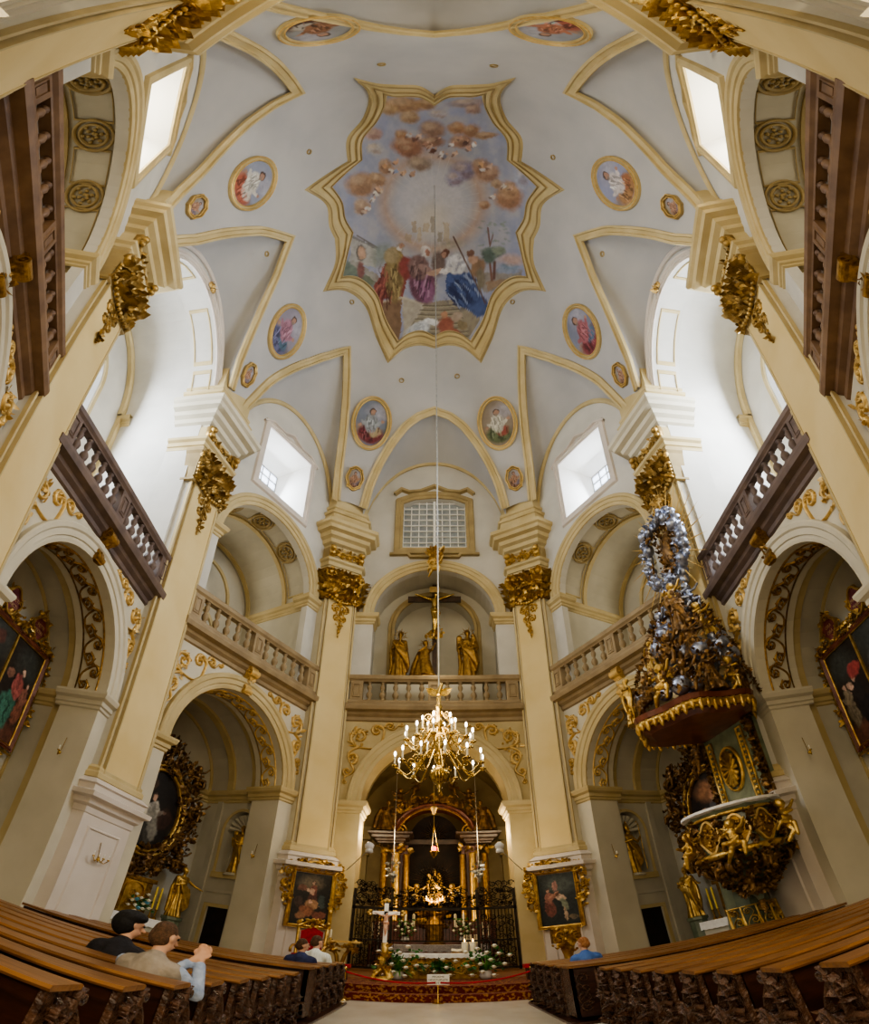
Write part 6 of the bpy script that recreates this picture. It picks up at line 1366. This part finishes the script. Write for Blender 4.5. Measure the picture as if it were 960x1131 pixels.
# back board
mb=MB();mb.boxM(M,-.85,.95,3.6,6.3,.0,.45);build('backboard',mb,'greenmarble',PU)
mb=MB()
for k in range(15):
    a=pi*2*k/15;mb.tube([M(.0,4.95,.5),M(.0+.3*cos(a),4.95+.5*sin(a),.55)],[.02,.07],6)
mb.sweep(M,[(.36*cos(2*pi*k/24),4.95+.58*sin(2*pi*k/24)) for k in range(24)],[(0,.45),(0,.53),(-.05,.53),(-.06,.45)],closed=True);build('gilt_shell',mb,'gold',PU,smooth=True)
for s_ in(-.65,.68):
    mb=MB();mb.sweep(M,[(s_-.12,3.9),(s_+.12,3.9),(s_+.12,5.9),(s_-.12,5.9)],[(0,.45),(0,.5),(.03,.5),(.035,.45)],closed=True)
    for q in range(12): mb.sphere(M(s_,4.05+.15*q,.48),.055,6,5)
    build('gilt_strip',mb,'gold',PU,smooth=True)
for q_ in(-.95,1.02):
    mb=MB();mb.tube([M(q_,3.7,.3),M(q_,6.2,.3)],.08,6);leafcloud(mb,[(M(q_+random.uniform(-.12,.12),random.uniform(3.7,6.2),.4),nr) for _ in range(200)],.15);build('side_carving',mb,'bronzeleaf',PU,smooth=True)
inst('side_angel',smesh('angel','bronzeleaf'),M(-1.15,5.2,.5),(0,0,M.rz),.9,parent=PU)
# sounding board
cc=V((6.5,13.85,0))
def pol2(r,a,z): return V((cc.x+r*cos(ang0+a),cc.y+r*sin(ang0+a),z))
mb=MB();rp=lambda a:1.5*(1+.07*cos(6*a))
prof=[(.2,6.0),(.82,6.02),(.95,6.1),(.96,6.25),(1.04,6.32),(1.06,6.45),(.98,6.5),(.7,6.7)]
mb.grid([[pol2(rp(2*pi*k/48)*r,2*pi*k/48,z) for k in range(48)] for r,z in prof],cv=True);mb.f.append(tuple(range(48)));build('sounding_board',mb,'redmarble',PU)
mb=MB()
for k in range(52):
    a=2*pi*k/52;r=rp(a)*.93;mb.lathe([(.01,-.22 if k%2 else -.16),(.05,-.16 if k%2 else -.1),(.075,-.02),(.06,.1)],c=tuple(pol2(r*1.09,a,6.2)),n=6)
mb.grid([[pol2(rp(2*pi*k/48)*r_,2*pi*k/48,z_) for k in range(48)] for r_,z_ in ((.99,6.16),(1.05,6.2),(1.05,6.28),(1.0,6.3))],cv=True)
mb.tube([pol2(rp(2*pi*k/48)*.98,2*pi*k/48,6.16) for k in range(48)],.04,6,closed=True);build('lambrequin_tassels',mb,'gold',PU,smooth=True)
# clouds and figures
random.seed(17)
mb=MB()
for k in range(60):
    t=random.random();a=random.uniform(-2,2);z=6.7+3.2*t;r=(1.25*(1-t)**.7+.35)*random.uniform(.35,1);p=pol2(r,a,z)+V((.55*t,.2*t,0));mb.sphere(p,random.uniform(.16,.32),10,8)
build('cloud_bank',remesh(mb,.05,2),'silver',PU,smooth=True)
mb=MB();pts=[]
for k in range(1300):
    t=random.random();a=random.uniform(-2.3,2.3);z=6.5+3.6*t;r=(1.35*(1-t)**.7+.4);pts.append((pol2(r,a,z)+V((.5*t,.2*t,0)),V((cos(ang0+a),sin(ang0+a),.2))))
leafcloud(mb,pts,.13);build('gilt_foliage',mb,'bronzeleaf',PU,smooth=True)
figs=[(-1.35,6.45,1.6,'gesture','gold',.75),(-.9,6.5,1.3,'putto2','bronzeleaf',.9),(-.45,6.5,1.35,'angel','gold',.95),(0,6.5,1.3,'putto','bronzeleaf',.9),(.5,6.5,1.3,'kneel','bronzeleaf',.85),(1.0,6.5,1.35,'putto2','gold',.9),(1.5,6.5,1.4,'gesture','bronzeleaf',.6),
 (-1.0,7.6,1.0,'kneel','gold',.75),(-.35,7.5,1.05,'putto','bronzeleaf',.9),(.3,7.6,1.0,'kneel','bronzeleaf',.9),(.95,7.5,1.05,'angel','silver',.8),(-.7,8.5,.8,'putto','silver',.85),(0,8.6,.85,'mary','bronzeleaf',.75),(.7,8.5,.85,'putto2','gold',.85),(1.3,8.2,.9,'kneel','gold',.8),(-.2,9.5,.55,'angel','gold',.8),(.6,9.4,.6,'putto','silver',.8)]
for a,z,r,kd,mt,s_ in figs:
    t=(z-6.5)/3.5;inst('carved_figure',smesh(kd,mt),pol2(r,a,z)+V((.5*t,.2*t,0)),(0,0,ang0+a+pi/2),s_,parent=PU)
# sunburst with cloud wreath
zg=12.2;mb=MB();halo_rays(mb,None,.85,2.15,52,M=lambda x,z,y:M(x-.05,zg+z*1.15,.55-y),w=.045);halo_rays(mb,None,.02,.5,20,M=lambda x,z,y:M(x-.05,zg+z,.5-y),w=.02);build('sunburst_rays',mb,'goldl',PU)
mb=MB()
for k in range(52):
    a=2*pi*k/52;r=.95+random.uniform(-.16,.16);mb.sphere(M(-.05+r*cos(a),zg+1.25*r*sin(a),.6+random.uniform(-.1,.15)),random.uniform(.12,.22),8,6)
for k in range(8): mb.sphere(M(.25+random.uniform(-.12,.12),zg-1.2-.16*k,.45),random.uniform(.1,.17),8,6)
WR=build('silver_cloud_wreath',remesh(mb,.035,1),'silver',PU,smooth=True)
mb=MB();leafcloud(mb,[(M(-.05+r*cos(a),zg+1.25*r*sin(a),.75),nr) for r,a in [(random.uniform(.7,1.15),random.uniform(0,6.28)) for _ in range(240)]],.13);build('curled_cloud_edge',mb,'silver',WR,smooth=True)
mb=MB();mb.sphere(M(-.05,zg,.3),(.35,.35,.8),10,8);leafcloud(mb,[(M(-.05+random.uniform(-.5,.5),zg+random.uniform(-.9,.9),.5),nr) for _ in range(160)],.16);build('wreath_centre',mb,'bronzeleaf',WR,smooth=True)
mb=MB();leafcloud(mb,[(M(-.05+random.uniform(-.35,.35),zg+random.uniform(1.1,2.2),.35),nr) for _ in range(90)],.2);mb.tube([M(-.05,zg+.9,.3),M(-.05,zg+2.2,.3)],.1,6);build('gilt_spray',mb,'goldl',PU,smooth=True)
for a in(.5,2.2,3.6,5.2): inst('cherub_head',smesh('putto2','bronzeleaf'),M(-.05+.8*cos(a),zg+1.0*sin(a)-.25,.7),(0,0,M.rz),.45,parent=PU)
# ------------------------------------------------------------------ pews
random.seed(5)
def endprof():
    return [(0,.04),(.5,.04),(.53,.12),(.47,.22),(.38,.3),(.37,.38),(.44,.46),(.46,.54),(.41,.6),(.31,.6),(.22,.64),(.19,.72),(.23,.8),(.3,.85),(.3,.88),(0,.88)]
def pew(side,x0,x1,label,group):
    """back face at y=0, seat toward +y"""
    T=thing('pew',(side*x0,0,0),label,'pew',group)
    X=lambda x:side*x
    def bx(a,b,y0,y1,z0,z1): m=MB();m.box(min(X(a),X(b)),max(X(a),X(b)),y0,y1,z0,z1);return m
    m=MB();m.grid([[(X(x),y,z) for y,z in ((-.05,.86),(-.06,.875),(-.05,.895),(.19,.91),(.21,.9),(.2,.875),(-.05,.86))] for x in(x0-.03,x1)]);m.add([(X(x0-.03),y,z) for y,z in ((-.05,.86),(-.06,.875),(-.05,.895),(.19,.91),(.21,.9),(.2,.875))],[tuple(range(6))]);build('book_ledge',m,'pewtop',T)
    m=bx(x0+.04,x1,.0,.04,.08,.86)
    k=x0+.3
    while k<x1-.6: m.box(min(X(k),X(k+.55)),max(X(k),X(k+.55)),-.015,0,.2,.74);k+=.68
    build('backrest',m,'pewdark',T)
    build('seat',bx(x0+.04,x1,.04,.4,.42,.455),'pewdark',T);build('kneeler',bx(x0+.06,x1,-.3,-.12,.12,.16),'pewdark',T)
    e=endprof();E_=MB();b=0
    for xx in (x0,x0+.05): E_.v+=[(X(xx),y,z) for y,z in e]
    n=len(e);E_.f=[tuple(range(n)),tuple(range(n,2*n))]+[(i,(i+1)%n,n+(i+1)%n,n+i) for i in range(n)]
    EP=build('carved_end',E_,'carved',T)
    c=MB();Fp=lambda a,z,d:V((X(x0-d),a,z))
    acanthus(c,Fp,[(.3,.47,.13,0,1),(.12,.75,.09,1,-1),(.2,.2,.14,2,-1),(.38,.17,.1,0,1),(.12,.45,.1,3,1)],h=.05,w=.03,leaves=6)
    leafcloud(c,[(Fp(random.uniform(.03,.42),random.uniform(.08,.6),.01),(-side,0,0)) for _ in range(30)],.1);leafcloud(c,[(Fp(random.uniform(.03,.2),random.uniform(.6,.84),.01),(-side,0,0)) for _ in range(10)],.08)
    volute(c,Fp,.4,.52,0,.075,1,.05);volute(c,Fp,.25,.83,0,.05,1,.04)
    build('end_carving',c,'carved',EP,smooth=True);return T
rows_={1:[7.78-.68*k for k in range(9)],-1:[7.42-.68*k for k in range(9)]}
ordn=['first','second','third','fourth','fifth','sixth','seventh','eighth','ninth','tenth']
for side in(1,-1):
    x0=1.74 if side>0 else 1.36
    proto=None
    for k,y in enumerate(rows_[side]):
        lb='dark carved pew, %s row of the %s rear block from the altar'%(ordn[k],SN[side]);g='%s rear block pews'%SN[side]
        if proto is None: proto=pew(side,x0,6.5,lb,g);o=proto
        else: o=copy_tree(proto);o['label']=lb
        o.location=(side*x0,y,0) if o is not proto else o.location
    proto.location=(side*x0,rows_[side][0],0)
    xf=1.6 if side>0 else 1.5;yf=[12.3,11.5,10.7,9.9];proto=None
    for k,y in enumerate(yf):
        lb='dark carved pew, %s row of the %s front block by the chancel steps'%(ordn[k],SN[side]);g='%s front block pews'%SN[side]
        if proto is None: proto=pew(side,xf,5.7,lb,g);o=proto
        else: o=copy_tree(proto);o['label']=lb
        if o is not proto:o.location=(side*xf,y,0)
    proto.location=(side*xf,yf[0],0)
    # rear partition of the front block with carved panels
    T=thing('pew_back_screen',(side*xf,9.2,0),'solid dark partition with carved uprights closing the %s front pew block'%SN[side],'screen')
    m=MB();m.box(min(side*xf,side*5.7),max(side*xf,side*5.7),9.2,9.26,.1,.86);build('panel',m,'pewdark',T)
    m=MB();m.box(min(side*(xf-.03),side*5.7),max(side*(xf-.03),side*5.7),9.12,9.5,.87,.91);build('ledge',m,'pewtop',T)
    m=MB();m.box(min(side*(xf-.1),side*5.8),max(side*(xf-.1),side*5.8),9.05,12.95,0,.04);build('pew_platform',m,'pewdark',label='low dark wooden platform carrying the %s front block of pews'%SN[side],cat='platform')
    c=MB();Fp=lambda a,z,d:V((side*a,9.2-d,z));acanthus(c,Fp,[(xf+.15+.48*j,.25+.15*q,.1,random.uniform(0,6),(-1)**q) for j in range(8) for q in range(4)],h=.04,w=.03,leaves=5)
    for j in range(8): c.boxM(Fp,xf+.3+.48*j,xf+.34+.48*j,.1,.86,-.01,.03)
    build('panel_carving',c,'carved',T,smooth=True)
    m=MB();m.box(min(side*xf,side*(xf+.05)),max(side*xf,side*(xf+.05)),9.2,9.75,.1,.88);build('side_panel',m,'carved',T)
# ------------------------------------------------------------------ people
def person(loc,label,top,hair,yaw=0.,arms='lap',lean=0.,scale=1.,trous='coatblack',hat=None,sleeve=None,hairlen=0):
    T=thing('person',(loc[0],loc[1],0),label,'person')
    R=Matrix.Rotation(lean,4,'X')
    def tr(p,off=(0,0,0)): 
        q=V(p)-V((0,0,.5));q=R@q+V((0,0,.5));return q*scale
    b=MB();cl=MB();sl=MB();pt=MB()
    def cap(mb,p,q,r0,r1): mb.cone(tr(p),tr(q),r0*scale,r1*scale,10)
    def ball(mb,c,r): mb.sphere(tr(c),tuple(x*scale for x in r) if hasattr(r,'__len__') else r*scale,12,9)
    cap(b,(0,0,.56),(0,-.01,.8),.15,.14);cap(b,(-.13,0,.96),(.13,0,.96),.09,.09);cap(b,(0,-.01,.8),(0,0,.98),.14,.12);cap(b,(0,0,1.0),(0,.01,1.13),.055,.052)
    cy,sy=cos(yaw),sin(yaw);hd=lambda x,y,z:(cy*x-sy*y,.02+sy*x+cy*y,1.23+z)
    ball(b,hd(0,0,.02),(.078,.095,.1));ball(b,hd(0,.02,-.05),(.06,.07,.07));cap(b,hd(0,.09,.01),hd(0,.115,-.02),.012,.016);cap(b,hd(-.025,.088,-.055),hd(.025,.088,-.055),.009,.009);ball(b,hd(.078,0,-.005),(.014,.022,.033));ball(b,hd(-.078,0,-.005),(.014,.022,.033));cap(b,hd(-.04,.083,.035),hd(.04,.083,.035),.01,.01)
    for s_ in(-1,1):
        cap(b,(s_*.09,.0,.54),(s_*.11,.42,.52),.085,.065);cap(b,(s_*.11,.42,.52),(s_*.11,.44,.1),.06,.04);cap(b,(s_*.11,.42,.06),(s_*.11,.56,.05),.04,.035)
        cap(pt,(s_*.09,.0,.54),(s_*.11,.43,.52),.1,.08);cap(pt,(s_*.11,.43,.52),(s_*.11,.45,.14),.078,.062)
        if arms=='lap': el=(s_*.25,.03,.74);ha=(s_*.08,.3,.64)
        else: el=(s_*.16+.12,.2,.86);ha=(.19+s_*.02,.26,1.16)
        cap(b,(s_*.18,0,.97),el,.05,.042);cap(b,el,ha,.04,.027)
        hm=sl if sleeve else cl
        cap(hm,(s_*.18,0,.97),el,.066,.058);cap(hm,el,(V(el)*.18+V(ha)*.82),.056,.042)
        # hand with palm, four fingers and thumb
        d=(V(ha)-V(el)).normalized();u=V((s_,0,0));u=(u-d*u.dot(d)).normalized();n_=d.cross(u)
        cap(b,ha,V(ha)+d*.07,.028,.03)
        for k in range(4):
            a0=V(ha)+d*.085+u*(.026-.017*k);L=(.035,.042,.04,.03)[k];a1=a0+d*L*.9;a2=a1+(d*.5-n_*.8*s_).normalized()*L*.7;cap(b,a0-d*.02,a1,.0095,.009);cap(b,a1,a2,.009,.0075)
        t0=V(ha)+d*.03-u*.03;cap(b,t0,t0+d*.035-u*.022,.012,.0105);cap(b,t0+d*.035-u*.022,t0+d*.065-u*.02,.0105,.009)
    cap(cl,(0,0,.52),(0,-.01,.8),.185,.17);cap(cl,(0,-.01,.78),(0,0,.95),.17,.15);cap(cl,(-.13,0,.95),(.13,0,.95),.105,.105);cap(cl,(0,0,1.0),(0,.0,1.06),.085,.07)
    def fin(mb,vox,nm,mat,par):
        r=remesh(mb,vox*scale,2);r.v=[(v[0]+loc[0],v[1]+loc[1],v[2]) for v in r.v];return build(nm,r,mat,par,smooth=True)
    fin(b,.0115,'body','skin',T);fin(cl,.018,'jacket',top,T)
    if sleeve:fin(sl,.018,'sleeve',sleeve,T)
    fin(pt,.02,'trousers',trous,T)
    h=MB();ball(h,hd(0,-.018,.045),(.088,.095,.088));ball(h,hd(0,-.045,-.01),(.082,.07,.085))
    if hairlen: ball(h,hd(0,-.05,-.09),(.085,.06,.09))
    hm=fin(h,.014,'hair',hair,T)
    ey=MB()
    for s_ in(-1,1): ey=MB();ey.sphere(tr(hd(s_*.03,.089,.018))+V((loc[0],loc[1],0)),.009*scale,8,6);build('eye',ey,'black',T,smooth=True)

    if hat:
        h=MB();ball(h,hd(0,-.02,.08),(.125,.13,.065));ball(h,hd(0,-.06,.0),(.11,.1,.12));ball(h,hd(-.1,-.03,.03),(.09,.08,.07));fin(h,.014,'hat',hat,T)
    return T
person((-2.19,4.93),'person in a black coat and black beret seated in the left pews, turned right','coatblack','hairdark',yaw=-.9,hat='black',scale=.99,lean=-.24)
person((-1.66,4.28),'person in grey jacket with pale blue sleeves, hands raised to face, left pews','jacketgrey','hairbrown',yaw=-.5,arms='up',sleeve='shirtblue',lean=-.24,scale=.98)
person((-1.92,10.93),'boy in a navy top seated in the left front pews, head turned right','navy','hairbrown',yaw=-.9,scale=.98)
person((-1.86,11.75),'person in a pale striped shirt and jeans, left front pews by the aisle','stripe','hairbrown',yaw=-.7,lean=-.15,trous='jeans',scale=1.05)
person((2.2,10.95),'ginger-haired person in a bright blue jacket leaning in the right front pews','jacketblue','hairginger',yaw=.5,lean=-.12,scale=.98)
# ------------------------------------------------------------------ chandelier
cx,cy_=.08,10.55
CH=thing('chandelier',(cx,cy_,4.1),'large brass chandelier with tiers of lit candle bulbs on a long cable','chandelier')
mb=MB();gad=lambda a,z:1+.08*cos(12*a)*(1 if 4.15<z<4.5 else 0)
mb.lathe([(.01,4.0),(.03,4.05),(.02,4.1),(.06,4.14),(.04,4.18),(.12,4.24),(.17,4.33),(.16,4.42),(.08,4.5),(.05,4.55),(.07,4.62),(.1,4.68),(.06,4.75),(.04,4.82),(.1,4.95),(.12,5.02),(.05,5.12),(.04,5.25),(.08,5.33),(.05,5.42),(.035,5.6),(.07,5.68),(.03,5.76),(.05,5.84),(.02,5.92)],c=(cx,cy_,0),n=36,mod=gad);build('stem',mb,'brass',CH,smooth=True)
mb=MB();mb.lathe([(.02,5.9),(.05,5.95),(.03,6.02)],c=(cx,cy_,0),n=10)
for s_ in(-1,1):
    for k in range(5): mb.leaf((cx,cy_,5.98),(s_*1,.1,.25-.18*k),(0,-1,0),.26-.02*k,.045,.3)
mb.cone((cx,cy_,5.98),(cx+.05,cy_-.05,6.12),.05,.03);build('eagle_finial',mb,'brass',CH,smooth=True)
build('cable',MB().tube([(cx,cy_,6.0),(0,YC,32.72)],.014,6),'steel',CH)
def arm(a,R,z0,zt,drop):
    f=lambda r,z:V((cx+r*cos(a),cy_+r*sin(a),z))
    mb=MB();cp=catm([(.08,z0),(R*.25,z0+.07),(R*.45,z0-drop*.35),(R*.7,z0-drop),(R*.93,z0-drop*.7),(R,zt-.22)],5)+[(R,zt-.22)];mb.tube([f(x,z) for x,z in cp],.015,6)
    sp=spiral(R*.62,z0-drop*.35,.08,0,1.2,1,14);mb.tube([f(x,z) for x,z in sp],.01,5);mb.lathe([(.01,0),(.055,.02),(.06,.04),(.03,.05),(.02,.07)],c=tuple(f(R,zt-.22)),n=10)
    A_=build('arm',mb,'brass',CH,smooth=True);build('candle_sleeve',MB().lathe([(.016,0),(.016,.15)],c=tuple(f(R,zt-.16)),n=8),'candle',A_);m=MB();m.sphere(f(R,zt+.04),(.022,.022,.05),8,6);build('bulb',m,'bulb',A_,smooth=True)
for k in range(12): arm(2*pi*k/12+.12,.76,4.72,4.68,.38)
for k in range(12): arm(2*pi*k/12+.36,.6,5.15,5.14,.3)
for k in range(6): arm(2*pi*k/6+.2,.3,5.5,5.4,.12)
# ------------------------------------------------------------------ camera
cam=bpy.data.cameras.new('camera');cam.type='PANO';cam.panorama_type='EQUIRECTANGULAR'
FPX=672.7;CYO=52.5
cam.longitude_min=-480/FPX;cam.longitude_max=480/FPX
cam.latitude_max=(565.5+CYO)/FPX;cam.latitude_min=-(565.5-CYO)/FPX
co=bpy.data.objects.new('camera',cam);COL.objects.link(co);co.location=(0,0,H);co.rotation_euler=(pi/2+.6315,0,0);sc.camera=co
# ------------------------------------------------------------------ light
def area(name,loc,tgt,sx,sy,power,color=(1,1,1)):
    l=bpy.data.lights.new(name,'AREA');l.shape='RECTANGLE';l.size=sx;l.size_y=sy;l.energy=power;l.color=color
    o=bpy.data.objects.new(name,l);COL.objects.link(o);o.location=loc;o.rotation_euler=(V(tgt)-V(loc)).to_track_quat('-Z','Y').to_euler();return o
def point(name,loc,power,color,r=.15):
    l=bpy.data.lights.new(name,'POINT');l.energy=power;l.color=color;l.shadow_soft_size=r
    o=bpy.data.objects.new(name,l);COL.objects.link(o);o.location=loc;return o
day=(.80,.88,1.);warm=(1,.84,.58)
for side in(1,-1):
    M=bayf(2,side);p=M(0,16.6,-3.7);area('side_window_light',p,M(0,15.5,3),4.6,6,(1900 if side>0 else 1250),day)
    for i in(1,3):
        M=bayf(i,side);area('attic_window_light',M(0,19.3,UR-1.3),M(0,17,6),1.6,1.9,(170 if i==1 else 260),day if i==1 else (1,.93,.75))
        area('gallery_light',M(0,13.8,-3.9),M(0,13,3),3,3,60,(1,.95,.82))
w=bpy.data.worlds.new('world');sc.world=w;w.use_nodes=True
bg=w.node_tree.nodes['Background'];bg.inputs[0].default_value=(1,.86,.64,1);bg.inputs[1].default_value=.75
# unseen area lights added at the entrance end as warm fill, behind the visitor
area('entrance_fill',(0,-2.2,6),(0,14,9),6,8,560,(1,.82,.56))
area('upper_rear_fill',(0,-2.5,14.5),(0,16,20),4.6,4,420,(1,.80,.48))  # added warm fill aimed at the upper nave, no fixture modelled
point('altar_front_fill',(0,14.6,3.2),45,warm,.4)  # added fill that brightens the altar front and steps
area('rear_vault_fill',(0,-1.6,17),(0,3,27),4,3,320,(1,.80,.48))  # added to warm the rear part of the vault
point('chandelier_glow',(0,10.5,5.6),120,warm,.5)
for x in(-1.95,1.95): point('spot_glow',(x,20.6,4.6),45,warm,.1)
for p in ((-2.2,22.6,5.5),(2.2,22.6,5.5)): point('chancel_fill',p,110,(1,.8,.52),.3)  # unseen fill pair added to brighten the chancel room
point('altar_candle_glow',(0,24.3,3.7),50,(1,.72,.36),.2)
point('gallery_niche_fill',(0,21.0,12.0),40,(1,.86,.62),.3)  # fill added in front of the balcony to lift its niche and statues
sc.view_settings.view_transform='AgX'
try: sc.view_settings.look='AgX - Medium High Contrast'
except Exception: pass
sc.view_settings.exposure=.05
sc.cycles.max_bounces=6;sc.cycles.diffuse_bounces=4;sc.cycles.glossy_bounces=3;sc.cycles.caustics_reflective=False;sc.cycles.caustics_refractive=False
sc.cycles.sample_clamp_indirect=6
